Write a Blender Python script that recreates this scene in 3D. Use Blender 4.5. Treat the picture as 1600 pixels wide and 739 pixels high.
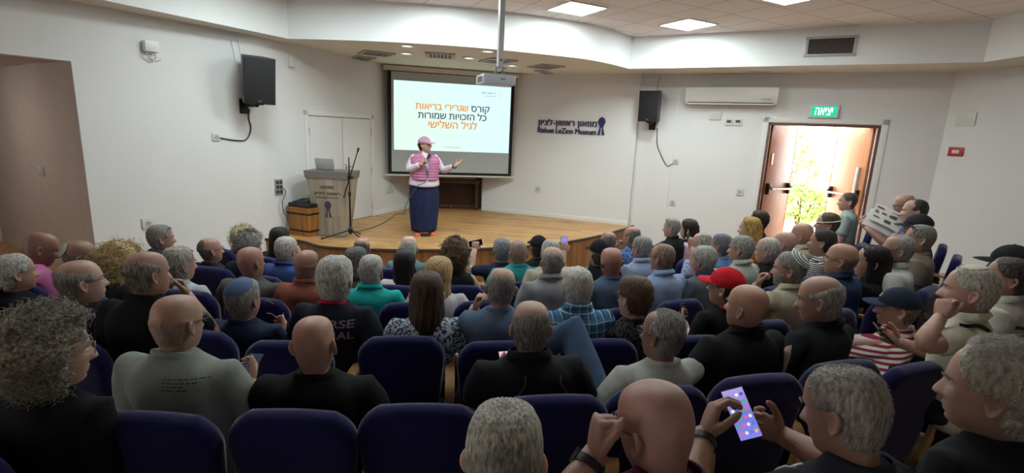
import bpy, bmesh, math, random
import numpy as np
from mathutils import Vector, Matrix, noise as mnoise
from mathutils.bvhtree import BVHTree

for _o in list(bpy.data.objects):
    bpy.data.objects.remove(_o)
SC = bpy.context.scene
COL = SC.collection
RD = math.radians
rng = random.Random(7)

# ---------------------------------------------------------------- camera
FPX, PITCH, ROLL, CAMZ = 785.0, RD(11.9), RD(-2.5), 2.45
_f = np.array([0, math.cos(PITCH), -math.sin(PITCH)])
_dn = np.array([0, -math.sin(PITCH), -math.cos(PITCH)])
_rt = np.array([1.0, 0, 0])
_c, _s = math.cos(ROLL), math.sin(ROLL)
CR, CD, CF = _c * _rt + _s * _dn, -_s * _rt + _c * _dn, _f
CAM0 = np.array([0, 0, CAMZ])
cam = bpy.data.cameras.new('camera')
cam.sensor_width = 36.0
cam.lens = FPX / 1600 * 36.0
cam.clip_start = 0.05
camo = bpy.data.objects.new('camera', cam)
COL.objects.link(camo)
camo.matrix_world = Matrix(((CR[0], -CD[0], -CF[0], 0), (CR[1], -CD[1], -CF[1], 0), (CR[2], -CD[2], -CF[2], CAMZ), (0, 0, 0, 1)))
SC.camera = camo

# ---------------------------------------------------------------- world, sun, exposure
SC.view_settings.view_transform = 'Standard'
SC.view_settings.look = 'None'
SC.view_settings.gamma = 1.0
SC.view_settings.use_curve_mapping = False
SC.view_settings.exposure = 0.33
SC.cycles.use_denoising = True
SC.cycles.max_bounces = 7
SC.cycles.diffuse_bounces = 4
SC.cycles.sample_clamp_indirect = 6.0
PANEL_POWER = 44.0
SKY_POWER = 11.0
SUN_POWER = 20.0
w = bpy.data.worlds.new('sky')
SC.world = w
w.use_nodes = True
wn = w.node_tree
bg = wn.nodes['Background']
bg.inputs[0].default_value = (0.86, 0.93, 1.0, 1)
bg.inputs[1].default_value = SKY_POWER
sun = bpy.data.lights.new('sun', 'SUN')
sun.energy = SUN_POWER
sun.angle = RD(1.0)
sun.color = (1.0, 0.93, 0.8)
suno = bpy.data.objects.new('sun', sun)
COL.objects.link(suno)
# light travels along this direction: from outside, high, onto the open door leaves
suno.rotation_euler = Vector((0.62, -0.42, -0.9)).to_track_quat('-Z', 'Y').to_euler()


def ray(x, y):
    return CR * ((x - 800) / FPX) + CD * ((y - 369.5) / FPX) + CF


def at_depth(x, y, d):
    return CAM0 + ray(x, y) * d


def at_z(x, y, z):
    r = ray(x, y)
    return CAM0 + r * ((z - CAMZ) / r[2])


def at_plane(x, y, p0, az):
    """point of the sight line on the vertical plane through p0 with plan direction az (degrees)"""
    n = np.array([math.cos(RD(az)), -math.sin(RD(az)), 0])
    r = ray(x, y)
    return CAM0 + r * (((np.array([p0[0], p0[1], 0]) - CAM0) @ n) / (r @ n))


def depth_of(p):
    return float((np.asarray(p) - CAM0) @ CF)


# ---------------------------------------------------------------- colour and materials
def lin(c):
    if isinstance(c, str):
        c = [int(c[i:i + 2], 16) / 255 for i in (0, 2, 4)]
    return tuple(v / 12.92 if v <= 0.04045 else ((v + 0.055) / 1.055) ** 2.4 for v in c[:3])


_mats = {}


def mat(name, col, rough=0.6, metal=0.0, var=0.0, vscale=(6, 6, 6), bump=0.0, bscale=80.0, spec=0.5, sheen=0.0, emit=0.0, coat=0.0):
    key = (name, str(col), rough, metal, var, str(vscale), bump, bscale, spec, sheen, emit)
    if key in _mats:
        return _mats[key]
    m = bpy.data.materials.new(name)
    m.use_nodes = True
    nt = m.node_tree
    b = nt.nodes['Principled BSDF']
    L = lin(col)
    b.inputs['Base Color'].default_value = (*L, 1)
    b.inputs['Roughness'].default_value = rough
    b.inputs['Metallic'].default_value = metal
    b.inputs['Specular IOR Level'].default_value = spec
    if sheen:
        b.inputs['Sheen Weight'].default_value = sheen
        b.inputs['Sheen Roughness'].default_value = 0.4
    if coat:
        b.inputs['Coat Weight'].default_value = coat
    if emit:
        b.inputs['Emission Color'].default_value = (*L, 1)
        b.inputs['Emission Strength'].default_value = emit
    if var or bump:
        tc = nt.nodes.new('ShaderNodeTexCoord')
    if var:
        mp = nt.nodes.new('ShaderNodeMapping')
        mp.inputs['Scale'].default_value = vscale
        nz = nt.nodes.new('ShaderNodeTexNoise')
        nz.inputs['Scale'].default_value = 1.0
        nz.inputs['Detail'].default_value = 4.0
        rp = nt.nodes.new('ShaderNodeValToRGB')
        rp.color_ramp.elements[0].position = 0.3
        rp.color_ramp.elements[1].position = 0.7
        rp.color_ramp.elements[0].color = (*[max(0, v * (1 - var)) for v in L], 1)
        rp.color_ramp.elements[1].color = (*[min(1, v * (1 + var)) for v in L], 1)
        nt.links.new(tc.outputs['Object'], mp.inputs[0])
        nt.links.new(mp.outputs[0], nz.inputs['Vector'])
        nt.links.new(nz.outputs['Fac'], rp.inputs[0])
        nt.links.new(rp.outputs[0], b.inputs['Base Color'])
    if bump:
        n2 = nt.nodes.new('ShaderNodeTexNoise')
        n2.inputs['Scale'].default_value = bscale
        n2.inputs['Detail'].default_value = 3.0
        bp = nt.nodes.new('ShaderNodeBump')
        bp.inputs['Strength'].default_value = bump
        bp.inputs['Distance'].default_value = 0.01
        nt.links.new(tc.outputs['Object'], n2.inputs['Vector'])
        nt.links.new(n2.outputs['Fac'], bp.inputs['Height'])
        nt.links.new(bp.outputs[0], b.inputs['Normal'])
    _mats[key] = m
    return m


def node_mat(name, build, rough=0.6, spec=0.4):
    """material whose base colour comes from build(nt, texcoord) -> colour socket"""
    m = bpy.data.materials.new(name)
    m.use_nodes = True
    nt = m.node_tree
    b = nt.nodes['Principled BSDF']
    b.inputs['Roughness'].default_value = rough
    b.inputs['Specular IOR Level'].default_value = spec
    tc = nt.nodes.new('ShaderNodeTexCoord')
    nt.links.new(build(nt, tc), b.inputs['Base Color'])
    return m


def N(nt, kind, **kw):
    n = nt.nodes.new('ShaderNode' + kind)
    for k, v in kw.items():
        setattr(n, k, v)
    return n


def ramp(nt, fac, stops, interp='LINEAR'):
    r = nt.nodes.new('ShaderNodeValToRGB')
    r.color_ramp.interpolation = interp
    while len(r.color_ramp.elements) < len(stops):
        r.color_ramp.elements.new(0.5)
    for e, (p, c) in zip(r.color_ramp.elements, stops):
        e.position = p
        e.color = (*lin(c), 1)
    nt.links.new(fac, r.inputs[0])
    return r.outputs[0]


# ---------------------------------------------------------------- mesh helpers
class MB:
    def __init__(self):
        self.v, self.f, self.m, self.n = [], [], [], 0

    def add(self, v, f, mi=0, M=None):
        v = np.asarray(v, float).reshape(-1, 3)
        if M is not None:
            M = np.asarray(M)
            v = v @ M[:3, :3].T + M[:3, 3]
        self.v.append(v)
        n = self.n
        self.f += [tuple(i + n for i in q) for q in f]
        if isinstance(mi, int):
            self.m += [mi] * len(f)
        else:
            self.m += list(mi)
        self.n += len(v)
        return self

    def box(self, c, s, b=0.0, mi=0, M=None, seg=2):
        bm = bmesh.new()
        bmesh.ops.create_cube(bm, size=1.0)
        for q in bm.verts:
            q.co = Vector((q.co.x * s[0], q.co.y * s[1], q.co.z * s[2]))
        if b > 0:
            bmesh.ops.bevel(bm, geom=list(bm.edges), offset=min(b, min(s) * 0.49), segments=seg, affect='EDGES', profile=0.6)
        for q in bm.verts:
            q.co += Vector(c)
        return self.bm(bm, mi, M)

    def bm(self, bm, mi=0, M=None):
        bm.verts.index_update()
        self.add([q.co[:] for q in bm.verts], [[q.index for q in fc.verts] for fc in bm.faces], mi, M)
        bm.free()
        return self

    def tube(self, path, rad, n=10, mi=0, cap=True, M=None, flat=None):
        P = np.asarray(path, float)
        R = np.full(len(P), rad, float) if np.isscalar(rad) else np.asarray(rad, float)
        T = np.gradient(P, axis=0)
        T /= np.linalg.norm(T, axis=1)[:, None] + 1e-12
        up = np.array([0, 0, 1.0]) if abs(T[0][2]) < 0.9 else np.array([1.0, 0, 0])
        u = np.cross(T[0], up)
        u /= np.linalg.norm(u)
        vs = []
        a = np.arange(n) / n * 2 * np.pi
        for i in range(len(P)):
            u = u - T[i] * (u @ T[i])
            u /= np.linalg.norm(u) + 1e-12
            w_ = np.cross(T[i], u)
            k = 1.0 if flat is None else flat
            vs.append(P[i] + R[i] * (np.outer(np.cos(a), u) + k * np.outer(np.sin(a), w_)))
        f = [(i * n + j, i * n + (j + 1) % n, (i + 1) * n + (j + 1) % n, (i + 1) * n + j) for i in range(len(P) - 1) for j in range(n)]
        if cap:
            f += [tuple(range(n - 1, -1, -1)), tuple((len(P) - 1) * n + j for j in range(n))]
        return self.add(np.concatenate(vs), f, mi, M)

    def rings(self, rings, mi=0, cap0=True, cap1=True, M=None, closed=True):
        n = len(rings[0])
        f = []
        jn = n if closed else n - 1
        for i in range(len(rings) - 1):
            for j in range(jn):
                f.append((i * n + j, i * n + (j + 1) % n, (i + 1) * n + (j + 1) % n, (i + 1) * n + j))
        if cap0:
            f.append(tuple(range(n - 1, -1, -1)))
        if cap1:
            f.append(tuple((len(rings) - 1) * n + j for j in range(n)))
        return self.add(np.concatenate([np.asarray(r, float) for r in rings]), f, mi, M)

    def lathe(self, prof, n=24, mi=0, M=None, cap=True):
        a = np.arange(n) / n * 2 * np.pi
        return self.rings([np.c_[r * np.cos(a), r * np.sin(a), np.full(n, z)] for r, z in prof], mi, cap, cap, M)

    def prism(self, poly, vec, mi=0, M=None):
        P = np.asarray(poly, float)
        return self.rings([P, P + np.asarray(vec, float)], mi, True, True, M)

    def quad(self, a, b, c, d, mi=0):
        return self.add([a, b, c, d], [(0, 1, 2, 3)], mi)

    def build(self, name, mats, parent=None, smooth=35, recalc=True):
        me = bpy.data.meshes.new(name)
        me.from_pydata(np.concatenate(self.v).tolist(), [], self.f)
        mats = mats if isinstance(mats, (list, tuple)) else [mats]
        for q in mats:
            me.materials.append(q)
        me.polygons.foreach_set('material_index', self.m)
        if recalc:
            bm = bmesh.new()
            bm.from_mesh(me)
            bmesh.ops.recalc_face_normals(bm, faces=bm.faces)
            bm.to_mesh(me)
            bm.free()
        if smooth:
            me.polygons.foreach_set('use_smooth', [True] * len(me.polygons))
            if smooth < 180:
                me.set_sharp_from_angle(angle=RD(smooth))
        me.update()
        return link(name, me, parent)


def link(name, me, parent=None):
    o = bpy.data.objects.new(name, me)
    COL.objects.link(o)
    if parent is not None:
        o.parent = parent
    return o


def tag(o, label=None, cat=None, group=None, kind=None):
    if label:
        o['label'] = label
    if cat:
        o['category'] = cat
    if group:
        o['group'] = group
    if kind:
        o['kind'] = kind
    return o


def empty(name, loc=(0, 0, 0), rz=0.0, label=None, cat=None, group=None):
    o = bpy.data.objects.new(name, None)
    o.empty_display_size = 0.1
    COL.objects.link(o)
    o.location = loc
    o.rotation_euler = (0, 0, rz)
    return tag(o, label, cat, group)


def struct(o):
    o['kind'] = 'structure'
    return o


def frame(p, az, up=0):
    """matrix: local x along plan direction az (degrees), z up, y = x turned left"""
    a = RD(az)
    x = np.array([math.sin(a), math.cos(a), 0])
    y = np.array([-math.cos(a), math.sin(a), 0])
    M = np.eye(4)
    M[:3, 0], M[:3, 1], M[:3, 2], M[:3, 3] = x, y, (0, 0, 1), p
    return M


def place(o, M):
    o.matrix_world = Matrix([list(map(float, r)) for r in M])
    return o


def meshify(o, keep=True):
    dg = bpy.context.evaluated_depsgraph_get()
    me = bpy.data.meshes.new_from_object(o.evaluated_get(dg))
    return me


def fill_outlines(v, edges):
    """fill closed outlines; an outline lying inside another with the opposite turn is a hole"""
    from mathutils.geometry import delaunay_2d_cdt
    nb = {}
    for a, b in edges:
        nb.setdefault(a, []).append(b)
        nb.setdefault(b, []).append(a)
    seen, loops = set(), []
    for s in nb:
        if s in seen:
            continue
        lp, p, c = [s], None, s
        seen.add(s)
        while True:
            n = [q for q in nb[c] if q != p and q not in seen]
            if not n:
                break
            p, c = c, n[0]
            seen.add(c)
            lp.append(c)
        if len(lp) > 2:
            loops.append(lp)

    def inside(pt, L):
        x, y, r = pt[0], pt[1], False
        for i in range(len(L)):
            (x1, y1), (x2, y2) = L[i - 1], L[i]
            if (y1 > y) != (y2 > y) and x < (x2 - x1) * (y - y1) / (y2 - y1) + x1:
                r = not r
        return r
    P = [[tuple(v[i][:2]) for i in lp] for lp in loops]
    holes = {}
    for i, L in enumerate(P):
        for j, K in enumerate(P):
            if i != j and all(inside(q, K) for q in L):
                holes[i] = j
    V, F = [], []
    for i, L in enumerate(P):
        if i in holes:
            continue
        sets = [L] + [P[k] for k in holes if holes[k] == i]
        vv, ee = [], []
        for K in sets:
            n0 = len(vv)
            vv += [Vector(q) for q in K]
            ee += [(n0 + k, n0 + (k + 1) % len(K)) for k in range(len(K))]
        r = delaunay_2d_cdt(vv, ee, [], 1, 1e-6)
        n0 = len(V)
        V += [(q.x, q.y, 0) for q in r[0]]
        for q in r[2]:
            c = sum((r[0][k] for k in q), Vector((0, 0))) / len(q)
            if not any(inside(c, K) for K in sets[1:]):
                F.append(tuple(n0 + k for k in q))
    return np.array(V), F


def text_mesh(s, height=None, width=None, bold=0.0, extrude=0.002, align='CENTER', base=False):
    """vertices, faces of a line of writing in the xy plane, scaled to a width and / or height"""
    cu = bpy.data.curves.new('lettering', 'FONT')
    cu.body = s
    cu.align_x = align
    cu.size = 1.0
    cu.offset = 0.001
    cu.extrude = 0.0
    cu.resolution_u = 4
    cu.fill_mode = 'NONE'
    o = bpy.data.objects.new('lettering', cu)
    COL.objects.link(o)
    me = meshify(o)
    v, f = fill_outlines(np.array([q.co[:] for q in me.vertices]), [tuple(e.vertices) for e in me.edges])
    bpy.data.objects.remove(o)
    bpy.data.curves.remove(cu)
    bpy.data.meshes.remove(me)
    if bold:       # thicken the strokes by stacking shifted copies
        v0, f0, n0 = v, f, len(v)
        v, f = [], []
        for k, (dx, dy) in enumerate(((-bold, 0), (bold, 0), (0, bold * .7), (0, -bold * .7), (0, 0))):
            v.append(v0 + [dx, dy, 0])
            f += [tuple(i + k * n0 for i in q) for q in f0]
        v = np.concatenate(v)
    mn, mx = v.min(0), v.max(0)
    ctr = (mn + mx) / 2
    if align == 'CENTER':
        v[:, 0] -= ctr[0]
    if not base:
        v[:, 1] -= ctr[1]
    ext = mx - mn
    sx = sy = 1.0
    if width:
        sx = sy = width / ext[0]
    if height:
        sy = height / ext[1]
        if not width:
            sx = sy
    v[:, 0] *= sx
    v[:, 1] *= sy
    v[:, 2] = 0
    if extrude:
        n = len(v)
        # front plus a skirt of the outline
        from collections import Counter
        ec = Counter()
        for q in f:
            for i in range(len(q)):
                a, b = q[i], q[(i + 1) % len(q)]
                ec[(min(a, b), max(a, b))] += 1
        v2 = v.copy()
        v2[:, 2] = extrude
        sk = [(a, b, b + n, a + n) for (a, b), c in ec.items() if c == 1]
        f = [tuple(i + n for i in q) for q in f] + sk
        v = np.concatenate([v, v2])
    return v, f


def heb(s):
    return s[::-1]


# local frame for writing on a wall seen from inside: x right, y up, z out of the wall
def wall_M(p, az_right):
    a = RD(az_right)
    x = np.array([math.sin(a), math.cos(a), 0])
    z = np.array([math.cos(a) * -1, math.sin(a), 0])  # left of x
    z = -z                                            # right of x: towards the viewer
    M = np.eye(4)
    M[:3, 0], M[:3, 1], M[:3, 2], M[:3, 3] = x, (0, 0, 1), z, p
    return M
# ================================================================ the room
STAGE_Z, SOFFIT_Z, CEIL_Z = 0.70, 3.58, 4.10
ROWC = np.array([-1.0, 10.0])                       # centre of the curved seating rows

white_wall = mat('painted_plaster', 'dddddd', 0.75, var=0.02, vscale=(1.2, 1.2, 1.2), bump=0.03, bscale=60, spec=0.25)
white_trim = mat('white_trim', 'e2e1de', 0.5)
tan_wall = mat('tan_plaster', 'c2b8b0', 0.8, var=0.03, spec=0.2)
beam_paint = mat('beam_paint', 'eceff0', 0.7, spec=0.2)
low_ceiling = mat('stage_ceiling_paint', 'd6d2c6', 0.8, spec=0.2)
black_plastic = mat('black_plastic', '17171a', 0.45)
black_metal = mat('black_metal', '141416', 0.4, 0.4)
white_plastic = mat('white_plastic', 'd8d8d4', 0.4)
grey_plastic = mat('grey_plastic', '8f9193', 0.5)
chrome = mat('brushed_steel', 'b9bcc0', 0.3, 0.9)


def planks(name, base, dark, scale, rot, bw=1.4, rh=0.14):
    def b(nt, tc):
        mp = N(nt, 'Mapping')
        mp.inputs['Rotation'].default_value = (0, 0, RD(rot))
        nt.links.new(tc.outputs['Object'], mp.inputs[0])
        br = N(nt, 'TexBrick')
        br.inputs['Scale'].default_value = scale
        br.inputs['Brick Width'].default_value = bw
        br.inputs['Row Height'].default_value = rh
        br.inputs['Mortar Size'].default_value = 0.004
        br.inputs['Color1'].default_value = (0.0, 0, 0, 1)
        br.inputs['Color2'].default_value = (1, 1, 1, 1)
        br.inputs['Mortar'].default_value = (0.05, 0.05, 0.05, 1)
        nt.links.new(mp.outputs[0], br.inputs[0])
        m2 = N(nt, 'Mapping')
        m2.inputs['Scale'].default_value = (1.5, 9, 1)
        nt.links.new(mp.outputs[0], m2.inputs[0])
        nz = N(nt, 'TexNoise')
        nz.inputs['Scale'].default_value = 2.0
        nz.inputs['Detail'].default_value = 6
        nt.links.new(m2.outputs[0], nz.inputs['Vector'])
        n3 = N(nt, 'TexNoise')
        n3.inputs['Scale'].default_value = 1.6
        nt.links.new(mp.outputs[0], n3.inputs['Vector'])
        ad = N(nt, 'Math', operation='MULTIPLY_ADD')
        nt.links.new(br.outputs[0], ad.inputs[0])
        ad.inputs[1].default_value = 0.3
        nt.links.new(nz.outputs['Fac'], ad.inputs[2])
        a2 = N(nt, 'Math', operation='MULTIPLY_ADD')
        nt.links.new(n3.outputs['Fac'], a2.inputs[0])
        a2.inputs[1].default_value = 0.5
        nt.links.new(ad.outputs[0], a2.inputs[2])
        return ramp(nt, a2.outputs[0], [(0.45, dark), (1.15 if False else 1.0, base)])
    return node_mat(name, b, 0.42, 0.4)


stage_wood = planks('oak_stage_boards', 'c99b66', '8a613c', 1.0, 8)
aisle_wood = planks('aisle_boards', 'b98d68', '7d5a42', 1.0, 20)


def vplanks(name, base, dark, sx=9.0):
    def b(nt, tc):
        mp = N(nt, 'Mapping')
        mp.inputs['Scale'].default_value = (sx, sx, 0.8)
        nt.links.new(tc.outputs['Object'], mp.inputs[0])
        nz = N(nt, 'TexNoise')
        nz.inputs['Scale'].default_value = 1.3
        nz.inputs['Detail'].default_value = 5
        nt.links.new(mp.outputs[0], nz.inputs['Vector'])
        return ramp(nt, nz.outputs['Fac'], [(0.3, dark), (0.7, base)])
    return node_mat(name, b, 0.5, 0.35)


def wall_slab(name, p, az, parts, material, th=0.16):
    """parts: (s0, s1, z0, z1) rectangles of one wall, s measured along az from p"""
    m = MB()
    for s0, s1, z0, z1 in parts:
        m.box(((s0 + s1) / 2, th / 2, (z0 + z1) / 2), (s1 - s0, th, z1 - z0))
    o = m.build(name, material, smooth=0)
    place(o, frame((p[0], p[1], 0), az))
    return struct(o)


# plan corners
K_LEFT = np.array([-3.72, 7.31])
K_DOORWALL = np.array([-3.67, 7.44])
K_BACK_L = np.array([-2.27, 10.83])
K_BACK_R = np.array([-0.70, 10.96])
K_SIGN_R = np.array([2.29, 9.84])
K_RIGHT = np.array([2.33, 9.96])
K_CORNER = np.array([6.45, 7.80])
A_LEFT, A_DOOR, A_RIGHT, A_SIDE = 31.0, 22.3, 117.6, 158.0


def az_of(a, b):
    d = np.asarray(b) - np.asarray(a)
    return math.degrees(math.atan2(d[0], d[1]))


def L2(a, b):
    return float(np.hypot(*(np.asarray(b)[:2] - np.asarray(a)[:2])))


# left wall with the wide opening to the corridor (s runs from the far back of the hall to the stage corner)
uL = np.array([math.sin(RD(A_LEFT)), math.cos(RD(A_LEFT))])
LW0 = K_LEFT - uL * 10.0
OPEN1, OPEN0, OPEN_Z = 10.0 - 2.03, 10.0 - 4.4, 2.97
wall_slab('wall_left', LW0, A_LEFT, [(OPEN1, 10.0, -0.3, 4.4), (0, OPEN0, -0.3, 4.4), (OPEN0, OPEN1, OPEN_Z, 4.4)], white_wall, 0.2)
wall_slab('wall_pilaster', K_LEFT, az_of(K_LEFT, K_DOORWALL), [(0, L2(K_LEFT, K_DOORWALL), -0.3, 4.4)], white_wall, 0.1)
wall_slab('wall_stage_left', K_DOORWALL, A_DOOR, [(0, L2(K_DOORWALL, K_BACK_L), -0.3, 4.4)], white_wall)
# shallow niche behind the screen, where the piano stands
NICHE = np.array([-0.05, 0.62])
wall_slab('wall_stage_back', K_BACK_L + NICHE, az_of(K_BACK_L, K_BACK_R), [(-0.1, L2(K_BACK_L, K_BACK_R) + 0.1, -0.3, 4.4)], white_wall)
wall_slab('wall_niche_left', K_BACK_L, az_of(K_BACK_L, K_BACK_L + NICHE), [(0.02, 0.62, -0.3, 4.4)], white_wall, 0.08)
wall_slab('wall_niche_right', K_BACK_R + NICHE, az_of(K_BACK_R + NICHE, K_BACK_R), [(0, 0.6, -0.3, 4.4)], white_wall, 0.08)
A_SIGN = az_of(K_BACK_R, K_SIGN_R)
wall_slab('wall_sign', K_BACK_R, A_SIGN, [(0, L2(K_BACK_R, K_SIGN_R), -0.3, 4.4)], white_wall, 0.1)
# right wall with the exit doorway
DOOR_L, DOOR_R = L2(K_RIGHT, (4.33, 8.90)), L2(K_RIGHT, (5.745, 8.165))
LAND_Z, DOOR_TOP = 0.62, 2.775
LR = L2(K_RIGHT, K_CORNER)
wall_slab('wall_right', K_RIGHT, A_RIGHT, [(-0.3, DOOR_L, -0.3, 4.4), (DOOR_R, LR + 0.15, -0.3, 4.4), (DOOR_L, DOOR_R, DOOR_TOP, 4.4), (DOOR_L, DOOR_R, -0.3, LAND_Z)], white_wall, 0.22)
uS = np.array([math.sin(RD(A_SIDE)), math.cos(RD(A_SIDE))])
K_SIDE = K_CORNER + uS * 1.75
wall_slab('wall_side', K_CORNER, A_SIDE, [(-0.1, 1.85, -0.3, 4.4)], white_wall)
wall_slab('wall_side_rear', K_SIDE, 176.0, [(0, 9.0, -0.3, 4.4)], white_wall)
wall_slab('wall_rear', (9.5, -2.2), 270.0, [(0, 20.0, -0.3, 4.4)], white_wall)
# thin cover strip on the right wall beside the loudspeaker
m = MB()
m.box((L2(K_RIGHT, (2.95, 9.63)), -0.006, 2.0), (0.025, 0.012, 3.2), 0.004)
struct(place(m.build('trim_1', white_trim), frame((*K_RIGHT, 0), A_RIGHT)))

# corridor behind the left opening
PO = LW0 + uL * OPEN1
aC = A_LEFT - 90
wall_slab('wall_corridor', PO + np.array([math.sin(RD(aC)), math.cos(RD(aC))]) * 4.0, aC + 180, [(0, 4.0 - 0.02, -0.3, OPEN_Z)], tan_wall, 0.1)
m = MB()
m.box((-2.15, -1.3, OPEN_Z + 0.06), (3.9, 2.8, 0.1))
struct(place(m.build('ceiling_corridor', tan_wall, smooth=0), frame((*PO, 0), aC + 180)))
m = MB()
m.box((-4.05, -1.3, 1.4), (0.1, 2.8, 3.2))
struct(place(m.build('wall_corridor_end', tan_wall, smooth=0), frame((*PO, 0), aC + 180)))
m = MB()
m.box((-2.1, -2.5, 1.4), (4.0, 0.1, 3.4))
struct(place(m.build('wall_corridor_near', tan_wall, smooth=0), frame((*PO, 0), aC + 180)))
m = MB()
m.box((-2.1, -1.3, 0.45), (4.2, 2.8, 0.1))
struct(place(m.build('floor_corridor', aisle_wood, smooth=0), frame((*PO, 0), aC + 180)))
pc = at_plane(3, 370, PO, aC + 180)
m = MB()
sC = (pc[:2] - PO) @ np.array([math.sin(RD(aC)), math.cos(RD(aC))])
m.box((-sC - 0.03, -0.02, 0.6), (0.07, 0.04, 1.36), 0.006)
struct(place(m.build('trim_2', white_trim), frame((*PO, 0), aC + 180)))

# baseboards
def baseboard(name, p, q, z, h=0.09):
    m = MB()
    l_ = L2(p, q)
    m.box((l_ / 2, -0.008, z + h / 2), (l_, 0.016, h), 0.004)
    struct(place(m.build(name, white_trim), frame((p[0], p[1], 0), az_of(p, q))))


uD = np.array([math.sin(RD(A_DOOR)), math.cos(RD(A_DOOR))])
baseboard('baseboard_left', K_DOORWALL + uD * 2.45, K_BACK_L, STAGE_Z)
baseboard('baseboard_back', K_BACK_L + NICHE, K_BACK_R + NICHE, STAGE_Z)
baseboard('baseboard_sign', K_BACK_R, K_SIGN_R, STAGE_Z)
baseboard('baseboard_side', K_CORNER, K_SIDE, 0.56, 0.1)

# suspended ceiling of square tiles
def tile_ceiling(nt, tc):
    mp = N(nt, 'Mapping')
    mp.inputs['Rotation'].default_value = (0, 0, RD(-28))
    mp.inputs['Location'].default_value = (0.13, 0.33, 0)
    nt.links.new(tc.outputs['Object'], mp.inputs[0])
    br = N(nt, 'TexBrick')
    br.offset = 0.0
    br.inputs['Scale'].default_value = 1.0
    br.inputs['Brick Width'].default_value = 0.6
    br.inputs['Row Height'].default_value = 0.6
    br.inputs['Mortar Size'].default_value = 0.008
    br.inputs['Color1'].default_value = (*lin('e8e3e1'), 1)
    br.inputs['Color2'].default_value = (*lin('e2dddb'), 1)
    br.inputs['Mortar'].default_value = (*lin('b5aeac'), 1)
    nt.links.new(mp.outputs[0], br.inputs[0])
    return br.outputs[0]


tiles = node_mat('ceiling_tiles', tile_ceiling, 0.9, 0.1)
m = MB()
m.box((0.5, 5.0, CEIL_Z + 0.05), (22, 17, 0.1))
struct(m.build('ceiling', tiles, smooth=0))

# bulkhead: curved fascia over the stage, straight beams along both side walls
def catmull(P, k=8):
    P = np.asarray(P, float)
    Q = np.vstack([2 * P[0] - P[1], P, 2 * P[-1] - P[-2]])
    out = []
    for i in range(1, len(Q) - 2):
        for t in np.arange(k) / k:
            a, b, c, d = Q[i - 1], Q[i], Q[i + 1], Q[i + 2]
            out.append(0.5 * (2 * b + (c - a) * t + (2 * a - 5 * b + 4 * c - d) * t * t + (3 * b - a - 3 * c + d) * t ** 3))
    out.append(P[-1])
    return np.array(out)


arc = catmull([(-3.27, 7.47), (-2.62, 7.40), (-1.88, 7.37), (-1.02, 7.45), (-0.24, 7.66), (0.85, 8.10), (1.43, 8.57), (1.90, 9.12)])
fpath = np.vstack([[(-8.05, -1.6)], arc, [(6.03, 6.92), (5.75, -1.6)]])
outer = [(-9.4, -1.9), (-9.0, -1.5), tuple(K_LEFT + [-.1, .05]), tuple(K_BACK_L + [-.2, .75]), tuple(K_BACK_R + [.1, .75]), tuple(K_SIGN_R + [.1, .1]), tuple(K_CORNER + [.1, .1]), tuple(K_SIDE + [.1, 0]), (8.0, -1.9)]
m = MB()
n_ = len(fpath)
vb = np.c_[fpath, np.full(n_, SOFFIT_Z)]
vt = np.c_[fpath, np.full(n_, CEIL_Z + 0.02)]
m.add(np.vstack([vb, vt]), [(i, i + 1, n_ + i + 1, n_ + i) for i in range(n_ - 1)])
struct(m.build('beam_bulkhead', beam_paint, smooth=25))
m = MB()
op = np.array([outer[2], outer[3], outer[4], outer[5]])
seg = np.r_[0, np.cumsum(np.hypot(*np.diff(op, axis=0).T))]
tt = np.linspace(0, seg[-1], len(arc))
oarc = np.c_[np.interp(tt, seg, op[:, 0]), np.interp(tt, seg, op[:, 1])]
opath = np.vstack([[(-9.6, -1.6)], oarc, [outer[6], (8.0, -1.6)]])
k0, k1 = 1, len(arc)
opath2, fpath2 = [], []
for i in range(len(fpath)):
    fpath2.append(fpath[i])
    opath2.append(opath[i])
    if i == k1 + 1:
        fpath2.append(fpath[i] + [-.01, -.4])
        opath2.append(outer[7])
n_ = len(fpath2)
m.add([(*p, SOFFIT_Z) for p in fpath2] + [(*p, SOFFIT_Z) for p in opath2], [(i, i + 1, n_ + i + 1, n_ + i) for i in range(n_ - 1)])
struct(m.build('ceiling_stage', low_ceiling, smooth=0))

# stage: boards on top, timber front with a dark nosing
sp = [at_z(x, y, STAGE_Z)[:2] for x, y in [(467, 375.5), (500, 384), (540, 387.5), (578, 389), (616, 390), (655, 390.3), (694, 390), (730, 389), (770, 387), (820, 384.2), (873, 379.5), (935, 368), (976, 357)]]
edge = catmull([np.array([-3.72, 7.36])] + sp, 4)
edge = np.vstack([edge, [K_SIGN_R + [0.12, 0.05]]])
back = [K_BACK_R + [0.03, .7], K_BACK_L + [-.1, .7], K_DOORWALL + [-.1, .05]]
bk = np.array(back[::-1] + [K_SIGN_R + [.14, .1]])
sb_ = np.r_[0, np.cumsum(np.hypot(*np.diff(bk, axis=0).T))]
tb_ = np.sort(np.r_[np.linspace(0, sb_[-1], len(edge) - 2), sb_[1:3]])
bk = np.c_[np.interp(tb_, sb_, bk[:, 0]), np.interp(tb_, sb_, bk[:, 1])]
m = MB()
n_ = len(edge)
m.add([(*p, STAGE_Z) for p in edge] + [(*p, STAGE_Z) for p in bk], [(i, i + 1, n_ + i + 1, n_ + i) for i in range(n_ - 1)])
struct(m.build('floor_stage', stage_wood, smooth=0, recalc=True))
m = MB()
n_ = len(edge)
m.add(np.vstack([np.c_[edge, np.full(n_, -0.2)], np.c_[edge, np.full(n_, STAGE_Z - 0.03)]]), [(i, i + 1, n_ + i + 1, n_ + i) for i in range(n_ - 1)])
struct(m.build('wall_stage_front', vplanks('stage_front_boards', '9a6f45', '6f4c2e', 7), smooth=60))
m = MB()
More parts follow.
